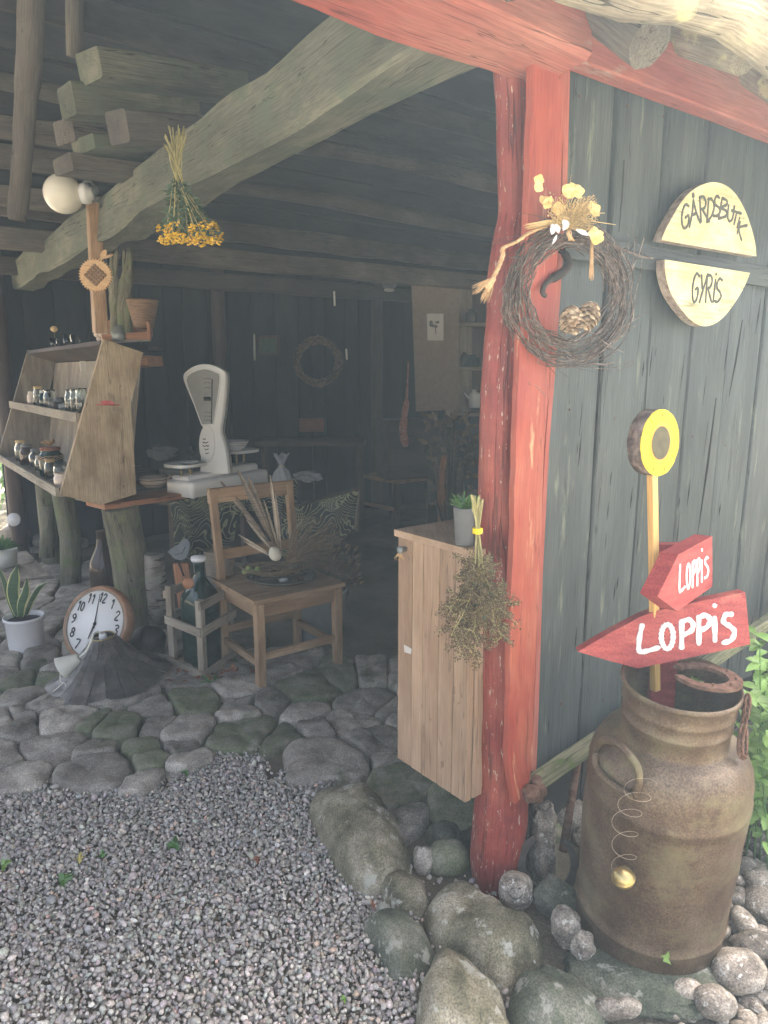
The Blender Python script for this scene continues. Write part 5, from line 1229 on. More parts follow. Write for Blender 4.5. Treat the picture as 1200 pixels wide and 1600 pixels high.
# head: outline from the photograph on a plane through the base middle, turned a little to the left
hp0=SP(Ls*.34,.055,0); hn=Vector((-.28,-1,.03)).normalized()
def z2(x,y): return (180+x/2.857,540+y/2.857)
hd=curve_px([(378,572),(383,500),(378,440),(385,390),(391,365),(360,285),(330,215),(304,140),(330,105),(375,85),(420,85),(470,105),(489,135),(487,200),(478,300),(468,380),(478,420),(492,470),(503,572)],4)
poly=[PLN(*z2(x,y),hp0,hn) for x,y in hd]
mb=MB(); mb.prism(poly,hn,.058,smooth=True); mb.build('dial_housing',M['white_enamel'],scale)
c=sum(poly,Vector())/len(poly)
mb=MB(); cc=PLN(*z2(425,300),hp0,hn); ring=[p-hn*.036 for p in poly]; 
mb.tube([cc+(p-cc)*1.0-hn*.0 for p in ring],.0022,4,caps=False); mb.build('seam',M['black_line'],scale)
# fan window and the pointer scale
fan=curve_px([(388,355),(350,250),(318,155),(345,120),(400,103),(450,118),(470,140),(458,240),(440,350)],3)
fp=[PLN(*z2(x,y),hp0,hn)+hn*.0015 for x,y in fan]
mb=MB(); fcx=sum(fp,Vector())/len(fp); mb.prism(fp,hn,.004); d_=mb.build('dial_plate',M['dial'],scale)
mb=MB(); mb.tube([p+hn*.001 for p in fp]+[fp[0]+hn*.001],.0035,6,caps=False); mb.build('bezel',M['white_enamel'],scale)
mb=MB()
def hq(x,y,o=.003): return PLN(*z2(x,y),hp0,hn)+hn*o
mb.tube([hq(434,150),hq(430,352)],.003,4); 
for yy in (150,168,190,300,318,335): mb.tube([hq(395-(yy-150)*-.02,yy),hq(412,yy-4),hq(428,yy)],.0011,4)
mb.tube([hq(396,238),hq(428,238)],.011,4,flat=(hn,.001)) 
mb.build('graduation',M['black_line'],d_)
# lower boss with oval crest
mb=MB(); bs=[PLN(*z2(412+34*cos(2*pi*i/28),440+84*sin(2*pi*i/28)),hp0,hn)+hn*.009 for i in range(28)]; mb.prism(bs,hn,.02,smooth=True); mb.build('boss',M['white_enamel'],scale)
mb=MB()
for (x,y,w_) in ((402,415,6),(410,430,9),(405,445,10),(412,460,8),(414,478,7),(400,430,5),(418,445,5)): mb.tube([hq(x-w_,y,.011),hq(x,y+5,.012),hq(x+w_,y,.011)],.0022,5)
mb.build('crest',M['black_line'],scale)
for (u,zz,nm) in ((.065,bh*1.02,'left'),(Ls*.80,bh*1.25,'right')):
    mb=MB(); 
    hgt=.045 if nm=='left' else .055
    for q in (-.03,.03): mb.lathe(SP(u+q,dp*.55,zz-.01),[(.006,0),(.006,hgt+.01)],8)
    mb.build('pan_support',M['brass'],scale)
    mb=MB(); r_=.098
    vs=[];K=36
    for (f,h_) in ((.93,0),(1,.004),(1,.018),(.98,.02),(.96,.012),(0.0,.012)):
        for q in range(K):
            a=2*pi*q/K; sq=(abs(cos(a))**4+abs(sin(a))**4)**-.25; vs.append(SP(u+cos(a)*r_*f*sq*1.0,dp*.55+sin(a)*r_*f*sq*.9,zz+hgt+h_))
    mb.add(vs,[(j*K+q,j*K+(q+1)%K,(j+1)*K+(q+1)%K,(j+1)*K+q) for j in range(5) for q in range(K)]+[tuple(range(K-1,-1,-1))],None,True); mb.build('pan',M['white_enamel'],scale)
pz=bh*1.02+.045+.02; 
mb=MB(); c=SP(.085,dp*.5,pz-.006); mb.lathe(c,[(.03,0),(.05,.012),(.052,.015),(.045,.012),(0,.006)],24); tag(mb.build('small_dish',M['white_pot']),'small white saucer on the left pan of the scale','dish')
pz=bh*1.25+.055+.014
c=SP(Ls*.74,dp*.55,pz); bw=thing('bowl',c,'pale bowl with thin dark stripes on the right pan of the scale','bowl'); mb=MB(); mb.lathe(c,[(.035,0),(.036,.006),(.055,.02),(.074,.046),(.078,.058),(.074,.056),(.05,.02),(0,.01)],32); mb.build('vessel',M['white_pot'],bw)
mb=MB(); mb.tube([c+UP*.045+Vector((cos(a)*.0742,sin(a)*.0742,0)) for a in [2*pi*i/32 for i in range(33)]],.001,4,caps=False); mb.tube([c+UP*.033+Vector((cos(a)*.066,sin(a)*.066,0)) for a in [2*pi*i/32 for i in range(33)]],.001,4,caps=False); mb.build('stripe',M['black_line'],bw)
# cup with a ring handle
c=G(241,761,ZC+.001); k=mpp(c); cu=thing('cup',c,'wide cream cup with brown bands and a ring handle on the counter edge','cup'); r_=23*k
mb=MB(); mb.lathe(c,[(r_*.62,0),(r_*.66,.006),(r_*.72,.01),(r_*.92,.03),(r_*1.0,.058),(r_*.96,.058),(r_*.88,.032),(r_*.6,.012),(0,.01)],32); mb.build('vessel',M['ceramic'],cu)
mb=MB(); 
for zz,rr in ((.045,.975),(.020,.80)): mb.tube([c+UP*zz+Vector((cos(a)*r_*rr,sin(a)*r_*rr,0)) for a in [2*pi*i/32 for i in range(33)]],.0022,4,caps=False)
mb.build('band',M['dark_wood'],cu)
mb=MB(); hc=c+Vector((r_*1.32,-.01,.038)); mb.tube([hc+Vector((cos(a)*.03,0,sin(a)*.025)) for a in [2*pi*i/20 for i in range(21)]],.0075,8,caps=False); mb.build('handle',M['ceramic'],cu)
# plates and plastic wrapped things behind the scale
def crumple(c,a,b,h,name,label,m='cello',fill=None,cat='bag',grp=None,sub=4):
    t=thing(name,Vector(c)-UP*h,label,cat,grp); mb=MB(); mb.blob(c,a,b,h,sub=sub,nz=.38,nf=1.9); mb.build('film',M[m],t)
    if fill: mb=MB(); mb.blob(Vector(c)-UP*h*.15,a*.72,b*.72,h*.66,sub=3,nz=.3); mb.build('contents',M[fill],t)
    return t
crumple(G(262,722,ZC)+UP*.06+E2*.12,.11,.08,.055,'plastic_bag','crumpled clear plastic bag of pale things behind the scale','cello','feather_pale')
crumple(G(235,708,ZC)+UP*.05+E2*.25,.06,.05,.045,'plastic_bag','small clear plastic bundle next to the rack back','cello','paper')
c=G(285,745,ZC)+E2*.1
mb=MB(); 
for q in range(3): mb.lathe(c+UP*.012*q,[(.06,0),(.10,.012),(.105,.016),(.09,.012),(0,.005)],28)
tag(mb.build('plate_stack',M['white_pot']),'short stack of white plates behind the left scale pan','plates')
mb=MB(); c=G(305,728,ZC)+E2*.05; mb.lathe(c,[(.03,0),(.005,.006),(.004,.06),(.03,.085),(.033,.13),(.031,.13),(.028,.09),(0,.065)],20); tag(mb.build('stem_glass',M['glass']),'clear stemmed glass between the plates and the scale head','glass')
# cellophane gift jar and packet
c=G(441,767,.645); gj=thing('gift_jar',c,'jar wrapped in shiny cellophane gathered at the top, right of the scale','gift'); k=mpp(c)
mb=MB(); mb.lathe(c,[(.042,0),(.045,.01),(.045,.07),(.035,.088),(0,.09)],24); mb.build('jar',M['cello_fill'],gj)
mb=MB()
prof=[(.050,0),(.054,.03),(.052,.08),(.040,.115),(.014,.138),(.012,.15),(.028,.18),(.042,.205)]; vs=[];K=40
for (r_,h) in prof:
    for q in range(K):
        a=2*pi*q/K; rr=r_*(1+.14*sin(a*7+h*30)+.10*noise.noise(Vector((cos(a)*4,sin(a)*4,h*30)))); vs.append(c+Vector((cos(a)*rr,sin(a)*rr,h*1.0+(.012*sin(a*5) if h>.19 else 0))))
mb.add(vs,[(j*K+q,j*K+(q+1)%K,(j+1)*K+(q+1)%K,(j+1)*K+q) for j in range(len(prof)-1) for q in range(K)],None,True); mb.build('cellophane',M['cello'],gj)
mb=MB(); mb.tube([c+UP*.143+Vector((cos(a)*.015,sin(a)*.015,0)) for a in [2*pi*i/12 for i in range(13)]],.003,5); mb.build('tie',M['straw'],gj)
crumple(G(482,752,.645)+UP*.03,.085,.06,.035,'wrapped_packet','small packet in shiny clear film lying right of the gift jar','cello','cello_fill',cat='gift')
# cloth covered table below the scale
def paisley():
    m=bpy.data.materials.new('patterned_cloth'); m.use_nodes=True; N=m.node_tree.nodes; L=m.node_tree.links; b=N['Principled BSDF']; b.inputs['Roughness'].default_value=.9
    a=N.new('ShaderNodeAttribute'); a.attribute_name='tex'
    nz=N.new('ShaderNodeTexNoise'); nz.inputs['Scale'].default_value=5.5; nz.inputs['Detail'].default_value=1.5; L.new(a.outputs['Vector'],nz.inputs['Vector'])
    ms=N.new('ShaderNodeVectorMath'); ms.operation='SCALE'; ms.inputs['Scale'].default_value=.35; L.new(nz.outputs['Color'],ms.inputs[0])
    ad=N.new('ShaderNodeVectorMath'); L.new(a.outputs['Vector'],ad.inputs[0]); L.new(ms.outputs[0],ad.inputs[1])
    wv=N.new('ShaderNodeTexWave'); wv.wave_type='RINGS'; wv.inputs['Scale'].default_value=12; wv.inputs['Distortion'].default_value=5; wv.inputs['Detail'].default_value=1; L.new(ad.outputs[0],wv.inputs['Vector'])
    w2=N.new('ShaderNodeTexWave'); w2.inputs['Scale'].default_value=26; w2.inputs['Distortion'].default_value=4; L.new(ad.outputs[0],w2.inputs['Vector'])
    n2=N.new('ShaderNodeTexNoise'); n2.inputs['Scale'].default_value=7; L.new(a.outputs['Vector'],n2.inputs['Vector'])
    r0=N.new('ShaderNodeMapRange'); r0.inputs['From Min'].default_value=.46; r0.inputs['From Max'].default_value=.54; L.new(n2.outputs['Fac'],r0.inputs['Value'])
    mu=N.new('ShaderNodeMath'); mu.operation='MULTIPLY'; L.new(w2.outputs['Fac'],mu.inputs[0]); L.new(r0.outputs[0],mu.inputs[1])
    mx=N.new('ShaderNodeMath'); mx.operation='MAXIMUM'; L.new(mu.outputs[0],mx.inputs[0]); 
    r2=N.new('ShaderNodeMapRange'); r2.inputs['From Min'].default_value=.82; r2.inputs['From Max'].default_value=.9; L.new(wv.outputs['Fac'],r2.inputs['Value']); L.new(r2.outputs[0],mx.inputs[1])
    rp=N.new('ShaderNodeValToRGB'); e=rp.color_ramp.elements; e[0].position=.5; e[0].color=(.035,.045,.04,1); e[1].position=.75; e[1].color=(.33,.34,.20,1); x=e.new(.62); x.color=(.12,.14,.10,1)
    L.new(mx.outputs[0],rp.inputs[0]); L.new(rp.outputs[0],b.inputs['Base Color']); return m
M['patterned_cloth']=paisley()
ct=thing('cloth_table',Vector((s0.x+.3,s0.y+.2,0)),'low table below the scale hung with dark cloth in green and black pattern','table')
tA=s0+Vector((-.10,-.03,-.004)); tU=sx; tV=sy; ZT=ZS-.008
def TP(u,v,z): return Vector((tA.x,tA.y,0))+tU*u+tV*v+UP*z
mb=MB(); mb.prism([TP(0,0,ZT),TP(1.0,0,ZT),TP(1.0,.42,ZT),TP(0,.42,ZT)],UP,.02); mb.build('tabletop',M['dark_wood'],ct)
for (u,v_) in ((.05,.05),(.95,.05),(.05,.38),(.95,.38)): mb=MB(); mb.beam(TP(u,v_,-.03),TP(u,v_,ZT-.02),.04,.04,up=tU); mb.build('leg',M['dark_wood'],ct)
mb=MB(); nu=60; rows=14; vs=[];ts=[]
for i in range(nu+1):
    u=-.02+1.04*i/nu
    for j in range(rows+1):
        f=j/rows; drop=.30 if u<.42 else .17; drop+=.03*sin(u*9)
        out=.012+.016*f*(1+sin(u*30))+.01*sin(u*13+f*3)
        z=ZT+.003-drop*f; vs.append(TP(u,-out,z)); ts.append(Vector((u,0,f*drop)))
vs+= [v+tV*.003 for v in vs]; ts=ts+ts; n0=(nu+1)*(rows+1); fs=[]
for i in range(nu):
    for j in range(rows):
        a=i*(rows+1)+j; q=(a,a+1,a+rows+2,a+rows+1); fs.append(q); fs.append(tuple(n0+x for x in reversed(q)))
mb.add(vs,fs,ts,True)
clo=mb.build('hanging_cloth',M['patterned_cloth'],ct)
mb=MB(); mb.prism([TP(-.02,-.012,ZT+.004),TP(1.02,-.012,ZT+.004),TP(1.02,.4,ZT+.004),TP(-.02,.4,ZT+.004)],UP,.003); mb.build('cloth_top',M['patterned_cloth'],clo)
# right part: an open patterned box with a slanting end
bx_=thing('patterned_box',at(500,850,3.9),'long patterned box right of the chair back, same dark green print as the cloth','box')
P=[at(440,800,3.75),at(560,766,3.95),at(553,825,3.95),at(530,850,3.85),at(440,870,3.7)]
mb=MB(); mb.prism(P,Vector((.2,-1,0)),.02); mb.build('front_panel',M['patterned_cloth'],bx_)
mb=MB(); mb.prism([at(440,795,3.76),at(560,762,3.96),at(545,775,4.25),at(440,790,4.2)],UP,.012); mb.build('lid',M['dark_wood'],bx_)
mb=MB(); mb.prism([at(562,766,3.96),at(555,825,3.96),at(560,830,4.2),at(560,775,4.2)],E1,.012); mb.build('end_panel',M['grey_wood'],bx_)

# ================================================================== FOREGROUND CHAIR WITH TRAY AND NEST
a=G(408,1077); b=G(515,1036); ax_=(b-a); Wc=ax_.length; ax_=Vector((.80,.60,0)); ay_=UP.cross(ax_); ay_=ay_ if ay_.y>0 else -ay_
Dc=.36
chair=thing('wooden_chair',a+ax_*Wc/2+ay_*Dc/2,'old pale wooden kitchen chair in front of the scale holding a tray with a nest','chair')
def CP(u,v,h): return a+ax_*u+ay_*v+UP*h
SHt=PLN(403,936,a,Vector((0,-1,0))).z
for (u,v_,h) in ((.0,0,SHt-.02),(Wc,0,SHt-.02)):
    mb=MB(); mb.beam(CP(u,v_,0.005 if u else -.01),CP(u,v_,h),.036,.036,up=-ay_,seg=5,j=.003,taper=1.08); l=mb.build('leg',M['chair_wood'],chair)
    if not u: l['label']='front leg with worn reddish foot'
bt=PLN(345,768,CP(0,Dc+.04,0),Vector((0,-1,0))).z
backs=[]
for u in (0.0,Wc):
    mb=MB(); P=[CP(u+.0,Dc,-.01),CP(u,Dc,SHt),CP(u,Dc+.05,bt)]
    mb.beam(P[0],P[1],.034,.036,up=-ay_,seg=4,j=.003); mb.beam(P[1]-UP*.005,P[2],.034,.03,up=-ay_,seg=4,j=.003); mb.build('back_leg',M['chair_wood'],chair); backs.append(P)
mb=MB(); mb.beam(backs[0][2]-ax_*.02-UP*.02,backs[1][2]+ax_*.02-UP*.02,.026,.065,seg=6,j=.004); mb.build('top_rail',M['chair_wood'],chair)
mb=MB(); m0=backs[0][1].lerp(backs[0][2],.28); m1_=backs[1][1].lerp(backs[1][2],.28); mb.beam(m0,m1_,.018,.045,seg=4,j=.002); mb.build('lower_back_rail',M['chair_wood'],chair)
mb=MB(); n_=4
mb.beam(CP(-.03,Dc/2,SHt-.008),CP(Wc+.03,Dc/2,SHt-.008),Dc+.045,.018,seg=6,j=.0015); mb.build('seat',M['chair_wood'],chair)
mb=MB(); mb.beam(CP(.018,0,SHt-.05),CP(Wc-.018,0,SHt-.05),.02,.06); mb.build('apron',M['chair_wood'],chair)
for u in (0,Wc): mb=MB(); mb.beam(CP(u,.018,SHt-.05),CP(u,Dc-.018,SHt-.05),.02,.06); mb.build('apron',M['chair_wood'],chair)
for (p,q) in ((CP(.018,0,SHt*.36),CP(Wc-.018,0,SHt*.36)),(CP(0,.018,SHt*.28),CP(0,Dc-.018,SHt*.28)),(CP(Wc,.018,SHt*.28),CP(Wc,Dc-.018,SHt*.28)),(CP(.018,Dc,SHt*.4),CP(Wc-.018,Dc,SHt*.4))):
    mb=MB(); mb.beam(p,q,.018,.032,seg=3,j=.002); mb.build('stretcher',M['chair_wood'],chair)
zc_=SHt+.002
tc=CP(Wc*.55,Dc*.50,zc_-a.z)+Vector((0,0,0)); tc.z=zc_; k=mpp(tc)
tray=MB(); r_=55*k; vs=[];K=48
for (f,h) in ((.70,0),(.85,.004),(1,.018),(1.0,.021),(.83,.008),(0,.006)):
    for q in range(K): vs.append(tc+Vector((cos(2*pi*q/K)*r_*f,sin(2*pi*q/K)*r_*f*.85,h)))
tray.add(vs,[(j*K+q,j*K+(q+1)%K,(j+1)*K+(q+1)%K,(j+1)*K+q) for j in range(5) for q in range(K)]+[tuple(range(K-1,-1,-1))],None,True)
tag(tray.build('round_tray',M['glass_dark']),'dark oval glass platter lying on the chair seat','tray')
nc=CP(Wc*.50,Dc*.66,0); nc.z=zc_+.028; print('nest px',proj(nc),'tray',proj(tc))
nest=MB()
for i in range(480):
    th=U(0,6.3); q=U(.55,1.1); L_=U(.5,1.3); P=[]
    for j in range(5):
        a2=th+L_*j/4; P.append(nc+Vector((cos(a2)*.125*q,sin(a2)*.085*q,U(-.006,.006)+.05*(q-.55)-.006)))
    nest.tube(P,U(.001,.0026),3,caps=False)
for i in range(70):
    th=U(0,6.3); p=nc+Vector((cos(th)*.11,sin(th)*.08,.01)); nest.tube([p,p+Vector((cos(th)*.05+U(-.03,.03),U(-.02,.02),U(-.015,.04)))],[.001,.0005],3,caps=False)
tag(nest.build('bird_nest',M['nest']),'loose straw and moss nest on the platter on the chair','nest')
ec=at(434,867,nc.y-.045); mb=MB(); mb.lathe(ec-Vector((-.002,0,.024)),[(.0005,0),(.014,.003),(.024,.014),(.028,.028),(.025,.045),(.016,.060),(.0005,.068)],24,ax=Vector((-.45,-.1,1)))
tag(mb.build('egg',M['egg']),'cream white egg propped in the front of the nest','egg')
def feather(p,d,L_,m,wd=.014,n=None):
    wd*=.95
    mb=MB(); mb.tube([p,p+d*L_*.5,p+d*L_],[.0018,.0012,.0004],5); a_=d.cross(Vector((0,-1,0))).normalized(); vs=[];fs=[]
    for s_ in (-1,1):
        K=16; b=[]
        for i in range(K+1):
            f=.18+.82*i/K; w_=wd*sin(pi*min(1,(i/K)*.9+.08))**.6*(1-.25*rnd())
            b+= [p+d*L_*f, p+d*L_*f+a_*s_*w_+d*w_*.8+Vector((0,-.002,0))]
        mb.add(b,[(2*i,2*i+1,2*i+3,2*i+2) for i in range(K)])
    return mb
FL=[((432,862),(345,752),'feather',.015,'long dark brown feather leaning furthest left over the chair back'),((434,862),(372,735),'feather',.016,'long dark brown feather, second from the left in the nest'),((437,865),(422,742),'feather_pale',.009,'straight pale quill standing nearly upright in the nest'),((440,865),(430,770),'feather_pale',.007,'short pale quill right of the tall one'),((432,868),(385,812),'feather_pale',.008,'short pale feather pointing up left from the nest'),((428,870),(372,835),'feather_pale',.007,'low pale feather pointing left over the nest'),((435,866),(388,745),'feather',.015,'barred brown feather between the dark ones and the quill'),((428,872),(380,845),'feather_pale',.006,'lowest pale feather spreading left'),((438,866),(412,780),'feather_pale',.006,'thin pale quill behind the egg')]
for (p,q,m_,wd,lab) in FL:
    A_=at(p[0],p[1],nc.y+.01); B2=at(q[0],q[1],nc.y+.10); d=(B2-A_); o=feather(A_,d.normalized(),d.length,m_,wd).build('feather',M[m_]); tag(o,lab,'feather','feathers stuck in the nest')
# dried bouquet spilling over the right side
mb=MB()
for i in range(260):
    p=at(452+U(-8,8),875+U(-5,5),nc.y+.03); q=at(U(455,545),U(800,905),nc.y+U(.02,.15)); m_=p.lerp(q,.5)+Vector((0,0,U(0,.03))); mb.tube([p,m_,q],[.0011,.001,.0006],3,caps=False)
    if i%3==0: mb.leaf(q,(q-p),UP,U(.015,.035),.01,fold=.2)
tag(mb.build('dried_bouquet',M['nest']),'bunch of dry brown grass and leaves lying right of the egg','dried flowers')
for i,(x,y) in enumerate(((388,888),(382,893),(395,893),(402,889))):
    mb=MB(); mb.blob(at(x,y,nc.y-.04),.012,.012,.012,sub=3,nz=.05); tag(mb.build('green_fruit',M['fruit']),['second','leftmost','third','rightmost'][i]+' small green berry at the left end of the platter','fruit','green berries on the platter')
c=at(443,903,tc.y-.08); c.z=zc_+.015; v=thing('tealight_holder',c,'small bright metal candle cup at the front of the platter','candle holder'); mb=MB(); mb.lathe(c,[(.018,0),(.022,.014),(.020,.014),(.016,.004),(0,.004)],20); mb.build('cup',M['zinc'],v)
mb=MB(); mb.lathe(c+UP*.004,[(.016,0),(.016,.008),(0,.008)],16); mb.build('candle',M['white_pot'],v)
# zinc bucket behind the chair
c=G(497,1008); k=mpp(c); bk=thing('zinc_bucket',c+Vector((0,.12,0)),'grey metal bucket standing behind the chair legs','bucket'); c=c+Vector((0,.12,0)); r_=46*k
mb=MB(); mb.lathe(c,[(r_*.72,0),(r_*.74,.01),(r_*.97,.24),(r_*1.0,.245),(r_*1.0,.26),(r_*.95,.26),(r_*.93,.24),(r_*.7,.012),(0,.012)],36); mb.build('pail',M['zinc'],bk)
mb=MB(); mb.tube([c+UP*.24+Vector((cos(R(a))*r_*1.02,0,-.09*sin(R(a)))) for a in range(0,181,12)],.003,5); mb.build('handle',M['zinc'],bk)
mb=MB()
for i in range(150):
    p=c+UP*.2+Vector((U(-.05,.05),U(-.05,.05),0)); q=c+Vector((U(-.14,.2),U(-.12,.1),U(.28,.46))); mb.tube([p,p.lerp(q,.5)+UP*.02,q],[.0016,.0012,.0007],3,caps=False); mb.leaf(q,(q-p),Vector((0,-1,0)),U(.02,.04),.014,fold=.1)
tag(mb.build('dried_branches',M['herb']),'dark dried branches standing in the grey bucket','dried flowers')

# ================================================================== BOTTLE CRATE, BIRCH, BIRD, BASKET
q0=G(318,1062); q1=G(272,1040); q2=G(362,1030)
cx_=(q2-q0); cw=cx_.length; cx_.normalize(); cy_=(q1-q0); cd=cy_.length; cy_.normalize()
crate=thing('bottle_crate',q0,'grey slatted wooden carrier holding a big green bottle, left of the chair','crate')
def KP(u,v,h): return q0+cx_*u+cy_*v+UP*h
CH=PLN(318,905+30,q0,Vector((0,-1,0))).z; CH=PLN(318,938,q0,Vector((0,-1,0))).z
for (u,v_,n_) in ((0,0,CH),(cw,0,CH+.03),(0,cd,CH+.02),(cw,cd,CH+.03)):
    mb=MB(); mb.beam(KP(u,v_,-.01),KP(u,v_,n_),.03,.03,up=-cx_,seg=4,j=.003); mb.build('corner_post',M['grey_wood'],crate)
for h in (.03,CH*.62,CH-.02):
    for (p,q) in ((KP(0,0,h),KP(cw,0,h)),(KP(0,0,h),KP(0,cd,h)),(KP(cw,0,h),KP(cw,cd,h)),(KP(0,cd,h),KP(cw,cd,h))):
        if h>CH-.03 and p==KP(0,0,h) and q==KP(0,cd,h): continue
        d=(q-p).normalized(); mb=MB(); mb.beam(p-d*.022,q+d*.022,.014,.036,seg=3,j=.002); 
        out=(p+q)/2-(q0+cx_*cw/2+cy_*cd/2+UP*h); out.normalize()
        for v in mb.v: v+=out*.02
        mb.build('slat',M['grey_wood'],crate)
bc=q0+cx_*cw*.5+cy_*cd*.48+UP*.012; rb=min(cw,cd)*.40
bot=thing('green_bottle',bc,'big square shouldered green glass bottle with a white stopper standing in the slatted crate','bottle')
mb=MB(); prof=[(rb*.95,0),(rb,.012),(rb,CH*.78),(rb*.95,CH*.88),(rb*.6,CH*1.02),(rb*.34,CH*1.12),(rb*.30,CH*1.26),(rb*.36,CH*1.28),(rb*.36,CH*1.31),(rb*.24,CH*1.31)]
vs=[];K=40
for (r_,h) in prof:
    for q in range(K):
        a=2*pi*q/K; sq=(abs(cos(a))**6+abs(sin(a))**6)**(-1/6) if h<CH*.9 else 1+((abs(cos(a))**6+abs(sin(a))**6)**(-1/6)-1)*max(0,(CH*1.05-h)/(CH*.17)); sq=min(sq,1.25)
        vs.append(bc+cx_*cos(a)*r_*sq+cy_*sin(a)*r_*sq+UP*h)
mb.add(vs,[(j*K+q,j*K+(q+1)%K,(j+1)*K+(q+1)%K,(j+1)*K+q) for j in range(len(prof)-1) for q in range(K)]+[tuple(range(K-1,-1,-1)),tuple((len(prof)-1)*K+q for q in range(K))],None,True)
mb.build('bottle_body',M['glass_green'],bot)
mb=MB(); mb.lathe(bc+UP*CH*1.31,[(rb*.34,0),(rb*.38,.008),(rb*.36,.02),(0,.026)],20); mb.build('stopper',M['white_pot'],bot)
mb=MB(); 
for s_ in (-1,1): mb.tube([bc+UP*CH*1.33+cx_*s_*rb*.38,bc+UP*CH*1.26+cx_*s_*rb*.42,bc+UP*CH*1.18+cx_*s_*rb*.38],.002,5)
mb.build('wire_bail',M['zinc'],bot)
c=bc+UP*CH*1.08-cy_*rb*.0+Vector((-.03,-rb*.75,0)); mb=MB(); mb.lathe(c,[(.026,0),(.026,.006)],24,ax=Vector((-.2,-1,.2))); mb.build('cork_tag',M['orange_wood'],bot)
c=G(338,1010); 
wb=MB(); c=G(335,985); prof=[(.06,0)]+[(.062+.002*(i%2)+.0008*i,.012*i) for i in range(1,24)]+[(.06,.25),(.055,.01),(0,.01)]
wb.lathe(c+Vector((.01,.14,.12)),prof,30); tag(wb.build('wicker_basket',M['basket_pale']),'tall wicker basket standing behind the green bottle','basket')
mb=MB(); mb.beam(at(283,880,3.22),at(292,960,3.22),.07,.015,up=Vector((0,-1,0)),seg=3,j=.003); mb.beam(at(305,875,3.2),at(312,960,3.2),.012,.012); tag(mb.build('leaning_board',M['orange_wood']),'reddish brown board leaning behind the crate under the blue bird','board')
bl=G(245,985)+Vector((0,.05,0)); mb=MB(); tpz=at(244,865,bl.y).z
mb.tube([bl-UP*.02,bl+UP*.12,bl+UP*.25+Vector((-.01,0,0)),Vector((bl.x-.005,bl.y,tpz))],[.066,.062,.060,.05],24,nz=.12); tag(mb.build('birch_log',M['birch']),'upright birch log with peeling bark between the counter leg and the crate','log')
# blue wooden bird silhouette
def z4b(x,y): return (220+x/2.857,760+y/2.857)
bp=curve_px([(118,292),(140,275),(165,262),(185,240),(205,235),(218,255),(215,285),(205,315),(180,330),(150,322),(135,305)],3)
Yb=at(275,860,3.2).y; P=[at(*z4b(x,y),Yb) for x,y in bp]; bird=MB(); bird.prism(P,Vector((0,-1,0)),.012,smooth=True)
tag(bird.build('wooden_bird',M['bird_blue']),'flat grey blue wooden bird ornament in front of the patterned cloth','ornament')
mb=MB(); mb.tube([at(*z4b(152,305),Yb-.002),at(*z4b(185,298),Yb-.002),at(*z4b(198,270),Yb-.002)],.002,5); o=mb.build('wing_line',M['black_line'],bpy.data.objects['wooden_bird'])
mb=MB(); mb.tube([at(287,900,3.2),at(278,878,3.2)],.004,6)
mb.build('stick',M['dark_wood'],bpy.data.objects['wooden_bird'])

# ================================================================== CLOCK, LAMP SHADE, PLANT, BOTTLE
cc=at(149,975,3.12); k=mpp(cc)
def z3b(x,y): return (x/4,740+y/4)
cn=Vector((-.34,-1,.48)).normalized(); ca=cn.cross(UP).normalized()
if ca.x<0: ca=-ca
cu_=cn.cross(ca); cu_=cu_ if cu_.z>0 else -cu_
tilt=R(-6); ca2=ca*cos(tilt)+cu_*sin(tilt); cu2=cu_*cos(tilt)-ca*sin(tilt)
rc=58*k
clock=thing('wall_clock',Vector((cc.x,cc.y,cc.z-rc)),'round wall clock with a brown case leaning on the counter leg behind the lamp shade','clock')
mb=MB(); mb.lathe(cc-cn*.0,[(rc*.80,-.055),(rc*1.02,-.052),(rc*1.06,-.02),(rc*1.02,.004),(rc*.97,.010),(rc*.94,.004),(rc*.90,-.002),(0,-.004)],64,ax=cn); mb.build('case',M['clock_case'],clock)
mb=MB(); mb.lathe(cc,[(rc*.93,.0),(0,.0012)],64,ax=cn); 
mb=MB(); mb.lathe(cc,[(rc*.905,-.001),(rc*.90,.002),(0,.0025)],64,ax=cn); mb.build('face',M['clock_face'],clock)
mb=MB(); mb.lathe(cc,[(rc*.95,.004),(rc*.93,.0095),(rc*.90,.0075),(rc*.895,.003)],64,ax=cn,cap=False); mb.build('rim',M['basket_pale'],clock)
for h in range(1,13):
    mb=MB()
    a=R(90-30*h); c0=(cos(a)*rc*.72,sin(a)*rc*.72); s_=str(h); wd=rc*.13 if len(s_)==1 else rc*.11; hg=rc*.24
    for i,ch in enumerate(s_):
        x0=c0[0]+(i-(len(s_)-1)/2)*wd*1.15-wd/2*(1 if ch!='1' else .7)
        quad=[(x0,c0[1]+hg/2),(x0+wd,c0[1]+hg/2),(x0+wd,c0[1]-hg/2),(x0,c0[1]-hg/2)]
        letter(mb,ch,quad,lambda x,y:cc+ca2*x+cu2*y+cn*.003,rc*.045,cn,.0008)
    mb.build('numeral',M['black_line'],clock)
mb=MB(); 
def hand(ang,L_,wd): 
    d=ca2*cos(R(ang))+cu2*sin(R(ang)); mb.tube([cc-d*L_*.15+cn*.0065,cc+d*L_+cn*.0065],[wd,wd*.5],6,flat=(cn,.001))
hand(98,rc*.80,.0038); hand(262,rc*.42,.0055); mb.lathe(cc,[(.007,.003),(.007,.009),(0,.009)],16,ax=cn); mb.build('hands',M['black_line'],clock)
